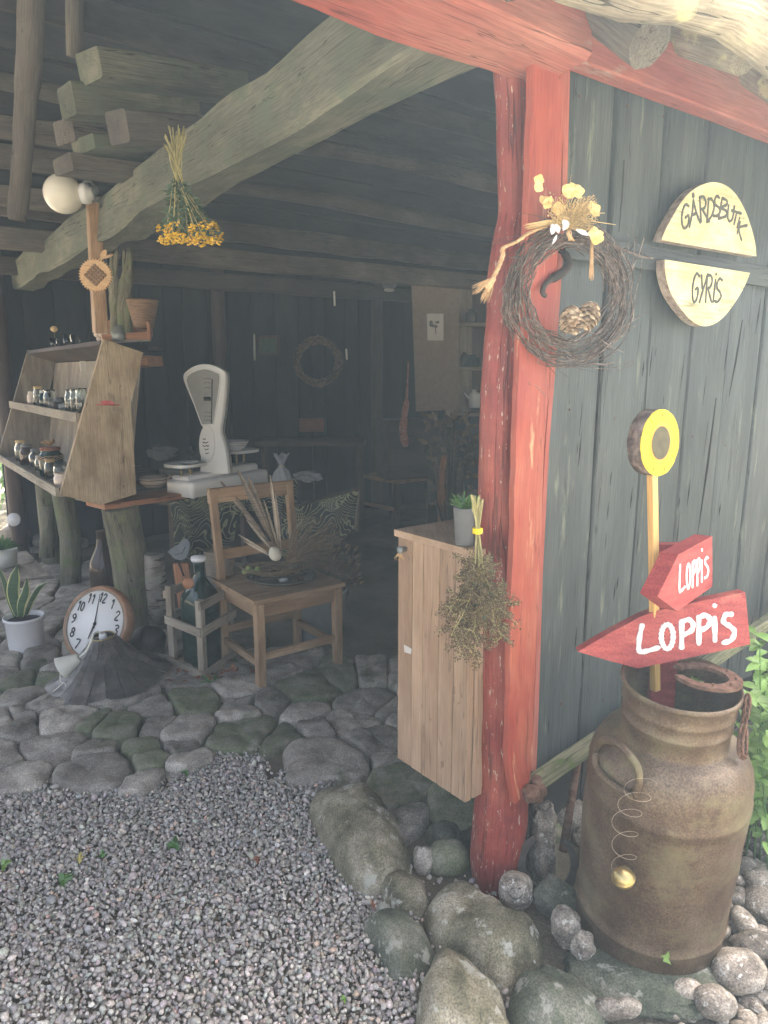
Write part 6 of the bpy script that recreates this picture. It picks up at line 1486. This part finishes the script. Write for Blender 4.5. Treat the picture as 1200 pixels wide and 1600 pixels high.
# shell lamp shade lying like a bell
lb=G(165,1095); lc=Vector((G(163,1092).x,G(163,1040).y,0)); 
lc=G(172,1066); lc.z=.03; k=mpp(lc); RB=88*k*.97; HL=.245
ztop=at(160,1000,lc.y).z; HL=ztop-.01
lamp=thing('lamp_shade',lc,'dark flared lamp shade of overlapping shell plates standing on the paving','lamp shade')
lv=[(.20,1.0),(.27,.86),(.40,.66),(.52,.46),(.66,.28),(.82,.12),(1.0,.02)]
laxis=Vector((-.06,-.05,1)).normalized(); la=Vector((1,0,.06)).normalized(); lbv=laxis.cross(la)
npl=20
mb=MB()
for li in range(len(lv)-1):
    (ra,ha),(rb_,hb)=lv[li],lv[li+1]
    for q in range(npl):
        th0=2*pi*(q+(.0))/npl; th1=2*pi*(q+1)/npl; K=3; vs=[]
        bul=U(-.002,.004)
        for (r_,h,ex) in ((ra*.99,ha+.012,-.004),((ra+rb_)/2,(ha+hb)/2,bul),(rb_*1.015,hb-.015,.006+bul)):
            for j in range(K+1):
                th=th0+(th1-th0)*(j/K)*.955; ripple=1+.05*sin(th*6)*(1-h); rr=(r_*RB*ripple*cos(pi/npl/2)/max(cos((j/K-.5)*2*pi/npl),.9)+ex+U(-.0008,.0008))
                vs.append(lc+laxis*(h*HL)+(la*cos(th)+lbv*sin(th))*rr)
        fs=[(i*(K+1)+j,i*(K+1)+j+1,(i+1)*(K+1)+j+1,(i+1)*(K+1)+j) for i in range(2) for j in range(K)]
        mb.add(vs,fs,None,False)
        mb.add([v-(v-lc-laxis*((v-lc).dot(laxis))).normalized()*.0015 for v in vs],[tuple(reversed(f)) for f in fs],None,False)
mb.build('shell_plates',M['shell'],lamp)
mb=MB(); mb.tube([lc+laxis*(HL*1.012)+(la*cos(a)+lbv*sin(a))*RB*.205 for a in [2*pi*i/30 for i in range(31)]],.003,5,caps=False)
mb.tube([lc+laxis*(HL*.98)+la*RB*.2,lc+laxis*(HL*.97)-la*RB*.2],.0025,5); mb.build('top_ring',M['brass'],lamp)
mb=MB(); mb.lathe(lc+laxis*HL*.86,[(.016,0),(.016,.035),(.012,.04),(0,.04)],14,ax=laxis); mb.build('socket',M['white_pot'],lamp)
mb=MB(); 
# white ceiling cup hung by its flex
cpc=at(110,1042,lc.y-.09); cax=(at(84,1037,lc.y-.11)-at(126,1028,lc.y-.09)); cax=(at(92,1056,lc.y-.12)-at(120,1026,lc.y-.09)).normalized()
cup=thing('ceiling_cup',cpc,'cream plastic ceiling cup of the lamp dangling on its white flex','lamp fitting')
pA=at(103,1058,lc.y-.10); pB=at(103,1025,lc.y-.11); wide=(at(86,1032,lc.y-.11)+at(123,1022,lc.y-.11))/2; nar=(at(97,1054,lc.y-.11)+at(112,1060,lc.y-.11))/2; 
wide=at(95,1044,lc.y-.13); nar=at(122,1028,lc.y-.11); dax=(nar-wide).normalized(); hl=(nar-wide).length; kk=mpp(wide)
mb=MB(); mb.lathe(wide,[(15*kk,.003),(17*kk,0),(18*kk,.001),(17.5*kk,.004),(7.5*kk,hl),(6*kk,hl+.004),(0,hl+.004)],28,ax=dax); mb.build('cup',M['cream'],cup)
mb=MB(); mb.tube(smooth_pts([lc+laxis*HL*1.03,at(153,987,lc.y-.0),at(146,992,lc.y-.07),at(141,1005,lc.y-.09),at(134,1018,lc.y-.10),at(124,1027,lc.y-.11)],5),.004,8)
mb.tube(smooth_pts([wide,at(94,1064,lc.y-.13),at(102,1068,lc.y-.13),at(100,1079,lc.y-.13),at(88,1086,lc.y-.13),at(74,1086,lc.y-.13),at(84,1080,lc.y-.13),at(100,1066,lc.y-.13)],5),.0022,8); mb.build('flex',M['cream'],cup)
# snake plant
pc=G(42,1014); k=mpp(pc); rp_=28*k; ph_=at(40,962,pc.y).z
pot=thing('snake_plant',pc,'snake plant with yellow edged leaves in a white pot at the left edge','plant')
mb=MB(); mb.lathe(pc,[(rp_*.82,0),(rp_*.88,.006),(rp_*.97,ph_*.9),(rp_*1.04,ph_*.92),(rp_*1.05,ph_),(rp_*1.0,ph_),(rp_*.93,ph_*.9),(rp_*.8,.02),(0,.02)],40); mb.build('pot',M['white_pot'],pot)
mb=MB(); mb.lathe(pc,[(rp_*.93,ph_*.86),(0,ph_*.9)],24); mb.build('soil',M['soil'],pot)
def snake_leaf(pts,wd):
    P=smooth_pts(pts,4); n=len(P); out=[]
    for (inner,outer,off) in ((0,.74,0),(.74,1,0.0)):
        pass
    mbA=MB(); mbB=MB(); prev=None; vA=[];vB=[]
    for i,p in enumerate(P):
        f=i/(n-1); w_=wd*(.55+.45*sin(pi*min(1,f*1.15)))*(1 if f<.75 else max(.02,(1-f)/.25)**.7); d=(P[min(i+1,n-1)]-P[max(i-1,0)]).normalized(); s_=d.cross(Vector((0.1,-1,.15))).normalized(); nn=s_.cross(d)
        vA+=[p-s_*w_*.78,p+nn*.004,p+s_*w_*.78]; vB+=[p-s_*w_-nn*.004,p-s_*w_*.78,p+s_*w_*.78,p+s_*w_-nn*.004]
    mbA.add(vA,[(i*3+j,i*3+j+1,i*3+4+j,i*3+3+j) for i in range(n-1) for j in (0,1)],None,True)
    mbB.add(vB,[(i*4+j,i*4+j+1,i*4+5+j,i*4+4+j) for i in range(n-1) for j in (0,2)],None,True)
    l=mbA.build('leaf',M['snake'],pot); mbB.build('leaf_margin',M['snake_edge'],l)
Yp=pc.y
snake_leaf([at(28,962,Yp),at(20,930,Yp),at(22,905,Yp),at(27,884,Yp)],.030)
snake_leaf([at(32,964,Yp-.02),at(33,945,Yp-.03),at(40,925,Yp-.03),at(42,903,Yp-.03)],.022)
snake_leaf([at(40,962,Yp+.02),at(48,940,Yp+.02),at(60,920,Yp+.02),at(73,910,Yp+.02)],.014)
snake_leaf([at(24,965,Yp+.03),at(15,940,Yp+.03),at(5,905,Yp+.03),at(-6,882,Yp+.03)],.014)
# tall brown glass bottle behind the clock
bb=G(150,960)+Vector((0,.15,0)); k=mpp(bb); zt2=at(148,828,bb.y).z
mb=MB(); r_=21*k; mb.lathe(bb,[(r_*.95,0),(r_,.012),(r_,zt2*.48),(r_*.9,zt2*.60),(r_*.42,zt2*.78),(r_*.3,zt2*.88),(r_*.29,zt2*.97),(r_*.34,zt2*.975),(r_*.34,zt2),(r_*.2,zt2)],32); tag(mb.build('brown_bottle',M['glass_brown']),'tall dark brown glass bottle behind the clock, left of the counter leg','bottle')
mb=MB(); c=G(232,1018); mb.blob(c+UP*.055,.085,.08,.07,sub=4,nz=.1); tag(mb.build('round_stone',M['iron_dark']),'dark round lump lying between the clock and the crate','stone')
mb=MB(); mb.lathe(G(222,1038)+UP*.02,[(.0,-.012),(.014,-.008),(.016,.004),(.010,.014),(0,.015)],14,ax=Vector((0,-1,.3))); tag(mb.build('white_knob',M['white_pot']),'small white porcelain knob in front of the dark lump','knob')
mb=MB()
for i in range(70):
    g=G(U(255,345),U(1040,1075))+UP*U(.01,.035) if i%2 else G(U(345,420),U(1035,1075))+UP*U(.01,.035); mb.leaf(g,Vector((U(-1,1),U(-1,1),U(-.1,.3))),UP,U(.02,.045),.02,fold=.2)
tag(mb.build('dry_leaves',M['dry_leaf']),'scatter of dry brown leaves under the crate and the chair','leaves',kind='stuff')
mb=MB()
for i in range(26): 
    p=G(U(318,345),U(1068,1078))+UP*.03; mb.leaf(p,Vector((U(-1,1),U(-1,.2),U(.1,.5))),UP,U(.02,.035),.014)
tag(mb.build('small_weed',M['leaf_green']),'tiny dark green weed at the crate foot','plant')
# back left: pots, stones of a low wall, posts
c=at(8,886,4.6); c.z=at(8,884,4.6).z; k=mpp(c)
v=thing('pale_tin_pot',c,'pale green tin pot with a plant at the left edge behind the snake plant','plant pot'); mb=MB(); mb.lathe(c,[(.075,0),(.085,.115),(.08,.115),(.07,.01),(0,.01)],24); mb.build('pot',M['cream'],v)
mb=MB(); 
for i in range(40): mb.leaf(c+UP*.11,Vector((U(-1,1),U(-1,1),U(.4,1.4))),Vector((0,-1,0)),U(.07,.16),.02,droop=.3)
mb.build('leaves',M['leaf_green'],v)
mb=MB(); mb.beam(c-UP*.02-E2*.4,c-UP*.02+E2*.4,.4,.03); q=mb.build('low_bench',M['grey_wood']); tag(q,'low grey plank carrying the pale tin pot','bench')
for s_ in (-.3,.3): mb=MB(); p=c+E2*s_; mb.beam(Vector((p.x,p.y,-.03)),p-UP*.035,.06,.3,up=E2); mb.build('leg',M['grey_wood'],q)
wl=[(-20,905,34,16),(40,898,30,12),(85,880,26,14),(112,893,24,12),(135,875,18,10),(60,866,26,12),(95,905,30,8),(-5,870,22,12),(25,835,22,14),(60,842,24,12),(92,852,22,12),(120,850,18,10)]
for i,(px,py,hw,hh) in enumerate(wl):
    p=at(px,py,5.3+U(-.1,.1)); k=mpp(p); mb=MB(); mb.blob(p,hw*k,hw*k*.7,hh*k*1.1,yaw=U(-.4,.4),sub=3,nz=.2,box=.8); tag(mb.build('wall_stone',M['stone']),'rough dry wall stone at the far left, %s from the left in the %s course'%(['first','second','third','fourth','fifth','sixth'][sorted([q for q in wl if (q[1]>873)==(py>873)]).index((px,py,hw,hh))] if sorted([q for q in wl if (q[1]>873)==(py>873)]).index((px,py,hw,hh))<6 else 'last','lower' if py>873 else 'upper'),'stone','stones of the low dry wall at the left')
mb=MB(); 
for i in range(60):
    p=at(U(-80,150),U(840,960),5.6+U(0,.2)); mb.blob(p,U(.06,.15),.1,U(.05,.1),sub=2,nz=.3,box=.8)
tag(mb.build('rubble_bank',M['stone']),'bank of rubble and earth closing the shed at the far left','rubble',kind='stuff')
mb=MB(); c=at(22,812,4.7); mb.lathe(c,[(.045,0),(.045,.01)],20,ax=Vector((0,-1,.2))); tag(mb.build('small_sign',M['white_pot']),'small round white tag beside the pot at the far left','tag')
mb=MB(); mb.tube([at(75,790,4.6),at(72,870,4.6)],[.035,.045],10,nz=.3); tag(mb.build('old_pole',M['log_bark']),'short pole under the rack at the left','pole')

# ================================================================== CABINET BY THE POST
zk=.883; k0=G(742,870,zk); k1=G(626,838,zk); e2c=(k1-k0); Lk_=e2c.length; e2c.normalize(); e1c=Vector((-e2c.y,e2c.x,0)); e1c=e1c if e1c.x>0 else -e1c
zb=PLN(742,1254,k0,Vector((0,-1,0))).z; zb2=PLN(628,1180,k1,Vector((0,-1,0))).z; zb=(zb+zb2)/2
cab=thing('plank_cabinet',k0+e2c*Lk_/2+e1c*.17+UP*(zb-zk),'pale brown plank cabinet mounted behind the red post, open gap below it','cabinet')
n_=5; wds=[.2,.19,.21,.22,.18]; s_=0
cl=-e1c
for i,wf in enumerate([.22,.16,.22,.2,.2]):
    mb=MB(); wd=Lk_*wf; c0=k0+e2c*(Lk_-s_-wd/2); o_=U(-.001,.001)
    mb.beam(c0+UP*(zb-zk)+cl*o_,c0-UP*.0+cl*o_,wd-.0025,.02,up=cl,seg=4,j=.001); mb.build('front_plank',M['door_wood'],cab); s_+=wd
mb=MB(); q=k0+e1c*.20; mb.prism([k0+cl*.012-e2c*.01+UP*.018,k1+cl*.012+e2c*.012+UP*.018,k1+e1c*.36+e2c*.012+UP*.018,k0+e1c*.36-e2c*.01+UP*.018],UP,.017); mb.build('top_board',M['door_wood'],cab)
mb=MB(); mb.beam(k1+e1c*.18+UP*(zb-zk)-e2c*.01,k1+e1c*.18-e2c*.01,.33,.018,up=e2c); mb.build('side_board',M['door_wood'],cab)
mb=MB(); mb.beam(k0+e1c*.18+UP*(zb-zk)+e2c*.012,k0+e1c*.18+e2c*.012,.33,.018,up=e2c); mb.build('side_board',M['door_wood'],cab)
mb=MB(); kb=PLN(632,858,k0+cl*.015,cl); mb.lathe(kb,[(.006,-.004),(.006,.008),(.010,.012),(.009,.018),(0,.02)],16,ax=cl); kn=mb.build('knob',M['zinc'],cab)
mb=MB(); 
for i in range(16): mb.tube([kb+cl*.008,kb+cl*.012+Vector((U(-.012,.004),0,-.012)),kb+cl*.012+Vector((U(-.018,.01),0,-U(.018,.03)))],.0009,3)
mb.build('string',M['rope'],kn)
mb=MB(); sp=[PLN(x,y,k0+cl*.0118,cl) for x,y in ((631,1007),(643,1014),(642,1022),(632,1019))]; mb.prism(sp,cl,.001); mb.build('sticker',M['paper'],cab)
# concrete pot with grass on the cabinet
c=G(722,856,zk+.018); c=G(726,851,zk+.02); k=mpp(c); r_=19*k; hp_=at(724,792,c.y).z-c.z
gp_=thing('grass_pot',c,'grey concrete pot with grassy plant standing on the cabinet','plant pot')
mb=MB(); mb.lathe(c,[(r_*.72,0),(r_*.78,.006),(r_*.98,hp_*.96),(r_*1.0,hp_),(r_*.9,hp_),(r_*.7,.02),(0,.02)],36); mb.build('pot',M['concrete'],gp_)
mb=MB()
for i in range(60):
    d=Vector((U(-1,1),U(-1,1),U(.6,1.6))).normalized(); mb.leaf(c+UP*hp_*.9+Vector((U(-.012,.012),U(-.012,.012),0)),d,Vector((0,-1,0)),U(.03,.07),.005,droop=.3)
mb.build('grass',M['leaf_green'],gp_)

# hanging dried herb bunch at the post
hb0=F(746,828,.10); hk=mpp(hb0)
herb=thing('dried_herb_bunch',F(745,1030,.10),'brown dried herb bunch tied with yellow cord hanging head down at the red post','dried flowers')
HP=Vector((0,-1,0))
def hpt(x,y,dz=0.0): return PLN(x,y,hb0+Vector((0,dz,0)),HP)
ms=MB(); mh=MB(); mg=MB()
random.seed(21)
def sprig(p,d,L_):
    q=p+d*L_; ms.tube([p,p.lerp(q,.5)+Vector((U(-.004,.004),U(-.004,.004),U(-.003,.003))),q],[.0008,.0007,.0004],3,caps=False)
    for k_ in range(9):
        s_=q.lerp(p,U(0,.75))+Vector((random.gauss(0,.0035),random.gauss(0,.0035),random.gauss(0,.0035))); a_=U(.0008,.0018); mh.blob(s_,a_,a_,a_*1.2,sub=1,nz=.2)
for i in range(13):
    top=hpt(746+U(-11,9),U(772,795),U(-.01,.01)); tie=hpt(746+U(-3,3),828,U(-.006,.006)); ang=U(-1,1); mid=hpt(746+ang*17+U(-4,4),905+U(-10,20),U(-.03,.02)); end=hpt(740+ang*50,U(945,1024)-26*abs(ang),U(-.06,.035))
    P=smooth_pts([top,tie,mid,end],6); ms.tube(P,[.0022-.00007*k_ for k_ in range(len(P))],5)
    for j in range(10,len(P)):
        for q in range(3):
            f=(j-8)/(len(P)-8); d=Vector((U(-1,1),U(-.8,.8),U(-1,.35))).normalized(); L_=U(.012,.034)
            e=P[j]+d*L_; ms.tube([P[j],e],[.0009,.0006],3,caps=False)
            for s2 in range(5): sprig(e if s2<3 else P[j].lerp(e,.5),(d+Vector((U(-1,1),U(-1,1),U(-1,.5)))).normalized(),U(.006,.018))
            if rnd()<.12: mg.leaf(e,d,Vector((0,-1,0)),U(.01,.02),.006)
ms.build('stems',M['herb_stem'],herb); mh.build('seed_heads',M['herb'],herb); mg.build('leaves',M['tansy_green'],herb)
mb=MB(); tcn=hpt(746,829)
for q in range(4): mb.tube([tcn+UP*(q*.0025-.004)+Vector((cos(a)*.0085,sin(a)*.0085,0)) for a in [2*pi*i/14 for i in range(15)]],.0022,5,caps=False)
mb.build('tie',M['yellow'],herb)

# yellow tansy bunch hanging from the tie beam
Yt=2.35; tan=thing('tansy_bunch',at(297,392,Yt),'bunch of yellow tansy hanging upside down from the tie beam','dried flowers'); ms=MB(); mh=MB(); mg=MB()
for i in range(34):
    top=at(278+U(-22,14),U(195,235),Yt+U(-.02,.02)); tie=at(278+U(-6,6),272,Yt+U(-.015,.015)); e=at(U(255,341),U(352,380),Yt+U(-.07,.07)); P=smooth_pts([top,tie,tie.lerp(e,.5)+Vector((0,0,-.01)),e],4)
    ms.tube(P,.0018,4,caps=False)
    for q in range(22):
        b_=P[int(U(5,len(P)-1))]; mg.leaf(b_,Vector((U(-1,1),U(-1,1),U(-1,.2))),Vector((0,-1,0)),U(.015,.035),.008,nseg=2)
    for q in range(16): 
        c=e+Vector((U(-.02,.02),U(-.02,.02),U(-.012,.010))); mh.lathe(c,[(.0,-.0035),(.0045,-.002),(.005,.001),(0,.0025)],7,ax=Vector((U(-.5,.5),U(-.5,.5),-1)))
ms.build('stems',M['herb_stem'],tan); mg.build('foliage',M['tansy_green'],tan); mh.build('flower_heads',M['tansy'],tan)

# ================================================================== BACK OF THE SHED
def back_at(px,py,Y): return at(px,py,Y)
mb=MB(); P=[at(643,444,6.0),at(718,446,6.1),at(716,640,6.1),at(650,643,6.0)]; mb.prism(P,Vector((0,-1,0)),.03); bp_=mb.build('fabric_door',M['fabric_panel']); tag(bp_,'pale brown cloth covered cupboard door standing open at the back','door')
mb=MB(); mb.prism([at(667,490,5.98),at(693,490,5.98),at(693,532,5.98),at(668,532,5.98)],Vector((0,-1,0)),.002); ppr=mb.build('paper_sheet',M['paper'],bp_)
mb=MB()
for q in range(7): mb.blob(at(680+U(-7,7),507+U(-6,5),5.973),.018,.002,.014,sub=1,nz=.2)
mb.tube([at(680,510,5.974),at(681,522,5.974)],.004,4); mb.build('printed_motif',M['concrete'],ppr)
sh_=thing('back_shelf',at(745,645,6.3),'dim wooden shelf unit with bottles at the back beside the cloth door','shelf')
for (y,) in ((508,),(576,),(646,),(440,)): mb=MB(); mb.beam(at(714,y,6.35),at(800,y+1,6.35),.3,.03); mb.build('shelf_board',M['grey_wood'],sh_)
mb=MB(); mb.beam(at(716,652,6.3),at(716,436,6.3),.03,.3,up=E1); mb.build('upright',M['grey_wood'],sh_); mb=MB(); mb.prism([at(716,436,6.52),at(800,436,6.52),at(800,650,6.52),at(716,650,6.52)],Vector((0,-1,0)),.01); mb.build('back_board',M['dark_wood'],sh_)
BI=[(736,506,.05,.12,'glass_dark','dark squat jar on the top back shelf'),(737,573,.07,.10,'glass_green','round green pot on the middle back shelf'),(741,637,.05,.16,'white_pot','white enamel coffee pot on the lowest back shelf'),(725,573,.03,.12,'glass_brown','narrow brown bottle beside the round green pot')]
for (x,y,r_,h,m_,lab) in BI: jar(at(x,y,6.28),r_,h,m_,lab,name='jar',neck=.5,grp='vessels on the back shelf')
mb=MB(); c=at(741,637,6.28)+UP*.08; mb.tube([c-Vector((.05,0,0)),c+Vector((-.09,0,.05))],[.012,.008],6); mb.tube([c+Vector((.05,0,.05)),c+Vector((.09,0,.03)),c+Vector((.05,0,-.04))],.007,6); tag(mb.build('spout_and_handle',M['white_pot'],bpy.data.objects['back_shelf']))
# wall globe at the back
c=at(608,440,6.2); t=thing('globe_lamp',c,'unlit grey globe lamp on the dark rear wall','lamp'); k=mpp(c); rg=13*k
mb=MB(); mb.lathe(c,[(max(rg*sin(R(a)),0),rg*cos(R(a))) for a in range(0,151,10)],24); mb.build('globe',M['concrete'],t)
mb=MB(); mb.lathe(c-UP*rg*1.15,[(rg*.5,0),(rg*.65,rg*.15),(rg*.5,rg*.35)],20); mb.build('fitting',M['paper'],t)
mb=MB(); c=at(497,565,6.3); k=mpp(c)
for i in range(260):
    a=U(0,6.3); mb.tube([c+Vector((cos(a+q*.25)*(33*k+U(-.04,.04)),U(-.03,.03),sin(a+q*.25)*(33*k+U(-.04,.04)))) for q in range(4)],.006,3,caps=False)
tag(mb.build('dark_wreath',M['herb']),'dark thick wreath hanging on the rear wall','wreath')
fr=thing('picture_frame',at(418,552,6.3),'small framed picture with green tint on the rear wall','picture')
mb=MB()
for (p,q) in (((404,526),(434,526)),((404,553),(434,553)),((404,526),(404,553)),((434,526),(434,553))): mb.beam(at(p[0],p[1],6.3),at(q[0],q[1],6.3),.02,.02)
mb.build('frame',M['dark_wood'],fr); mb=MB(); mb.prism([at(405,527,6.31),at(433,527,6.31),at(433,552,6.31),at(405,552,6.31)],Vector((0,-1,0)),.005); mb.build('picture',M['tansy_green'],fr)
for (x,y0,y1,lab) in ((397,522,563,'thin pale candle hanging left of the small framed picture'),(522,455,478,'short pale strip hanging on the rear wall above the wreath'),(541,545,562,'tiny pale cord right of the dark wreath')):
    mb=MB(); mb.tube([at(x,y0,6.2),at(x+1,y1,6.2)],.009,6); tag(mb.build('hanging_strip',M['cream']),lab,'candle','pale strips on the rear wall')
mb=MB(); mb.box(at(487,664,5.9),.20,.10,.105,yaw=R(8)); tag(mb.build('brown_box',M['brown_box']),'small reddish brown box in the dark at the back','box')
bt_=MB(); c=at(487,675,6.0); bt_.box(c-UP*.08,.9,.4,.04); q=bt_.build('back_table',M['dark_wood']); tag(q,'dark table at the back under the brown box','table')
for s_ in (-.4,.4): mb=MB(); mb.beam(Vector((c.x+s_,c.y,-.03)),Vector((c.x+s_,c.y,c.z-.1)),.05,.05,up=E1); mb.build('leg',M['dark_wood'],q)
mb=MB(); mb.tube(smooth_pts([at(638,565,5.3),at(636,612,5.3),at(634,635,5.3),at(630,670,5.3),at(634,698,5.3)],4),[.012]*4+[.02]*3+[.045]*4+[.06]*3+[.065,.05,.03],14,nz=.15,oval=.5); tag(mb.build('knitted_stocking',M['red_knit']),'long red and white knitted stocking hanging before the cloth door','stocking')
# rear chair
rc0=G(560,800); rear=thing('wooden_chair',G(592,808),'dark wooden chair far back in the shed with shiny glasses on it','chair')
rr0=G(565,812); rr1=G(620,826); rx_=(rr1-rr0); rw=rx_.length; rx_.normalize(); ry_=UP.cross(rx_); ry_=ry_ if ry_.y>0 else -ry_
def RP(u,v,h): return rr0+rx_*u+ry_*v+UP*h
rs=at(592,748,RP(rw/2,0,0).y).z; rt=at(600,712,RP(rw/2,.35,0).y).z
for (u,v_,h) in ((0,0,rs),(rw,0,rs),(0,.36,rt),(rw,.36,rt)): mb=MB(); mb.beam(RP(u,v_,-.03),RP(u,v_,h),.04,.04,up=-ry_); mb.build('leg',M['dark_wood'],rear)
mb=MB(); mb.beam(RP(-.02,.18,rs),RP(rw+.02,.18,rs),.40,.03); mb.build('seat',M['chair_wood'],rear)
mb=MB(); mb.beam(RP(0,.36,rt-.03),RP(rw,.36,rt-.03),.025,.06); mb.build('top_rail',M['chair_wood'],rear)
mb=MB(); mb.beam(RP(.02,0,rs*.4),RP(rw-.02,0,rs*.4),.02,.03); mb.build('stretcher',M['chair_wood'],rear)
for i,(u,lab) in enumerate(((rw*.45,'small glass bowl left on the rear chair seat'),(rw*.6,'glass bowl in the middle of the rear chair seat'),(rw*.78,'glass bowl at the right of the rear chair seat'))):
    mb=MB(); mb.lathe(RP(u,.12,rs+.016),[(.025,0),(.045,.03),(.05,.05),(.045,.05),(.02,.006),(0,.006)],16); tag(mb.build('glass_bowl',M['glass']),lab,'bowl','glass bowls on the rear chair')
# dark stack of things right of the rear chair: branch, crates, cloth covered table
mb=MB(); mb.tube(smooth_pts([G(690,835),at(690,760,5.4),at(694,712,5.4)],5),[.03]*5+[.024]*5+[.018],10,nz=.3); tag(mb.build('standing_branch',M['orange_wood']),'bare reddish branch standing right of the rear chair','branch')
mb=MB(); 
for i in range(240):
    p=at(U(665,740),U(650,790),5.6+U(-.1,.3)); mb.leaf(p,Vector((U(-1,1),U(-1,1),U(-1,1))),Vector((0,-1,0)),U(.05,.11),.04,nseg=3)
for i in range(30): mb.tube([G(700,850),at(U(668,738),U(655,780),5.6)],.006,4)
tag(mb.build('dried_branches',M['herb']),'dark dry foliage filling the corner under the back shelf','dried flowers')
mb=MB(); mb.box(at(640,700,6.1),.5,.3,.5,yaw=R(20)); tag(mb.build('wooden_chest',M['dark_wood']),'dark wooden chest behind the rear chair','chest')

# ================================================================== AIR VOLUME ADDED TO IMITATE LENS GLARE
hz=MB(); lo=Vector((-4.6,-1.2,-1.1)); hi=Vector((6.6,9.5,4.2))
V8=[Vector((x,y,z)) for z in (lo.z,hi.z) for (x,y) in ((lo.x,lo.y),(hi.x,lo.y),(hi.x,hi.y),(lo.x,hi.y))]
GLARE_VEIL=0.026
if GLARE_VEIL>0:
    lo=Vector((-62,-62,-1.1)); 
    hz.add([Vector((x,y,z)) for z in (-1.2,5.0) for (x,y) in ((-9,-5),(9,-5),(9,13),(-9,13))],[(3,2,1,0),(4,5,6,7),(0,1,5,4),(1,2,6,5),(2,3,7,6),(3,0,4,7)])
    hm=bpy.data.materials.new('veil'); hm.use_nodes=True; N=hm.node_tree.nodes; N.remove(N['Principled BSDF']); pv=N.new('ShaderNodeVolumePrincipled'); pv.inputs['Density'].default_value=GLARE_VEIL; pv.inputs['Color'].default_value=(.66,.86,1,1); pv.inputs['Anisotropy'].default_value=.3
    hm.node_tree.links.new(pv.outputs[0],N['Material Output'].inputs['Volume'])
    tag(hz.build('veil',hm,origin=(0,0,0)),'thin pale haze added to imitate lens glare','veil',kind='stuff')
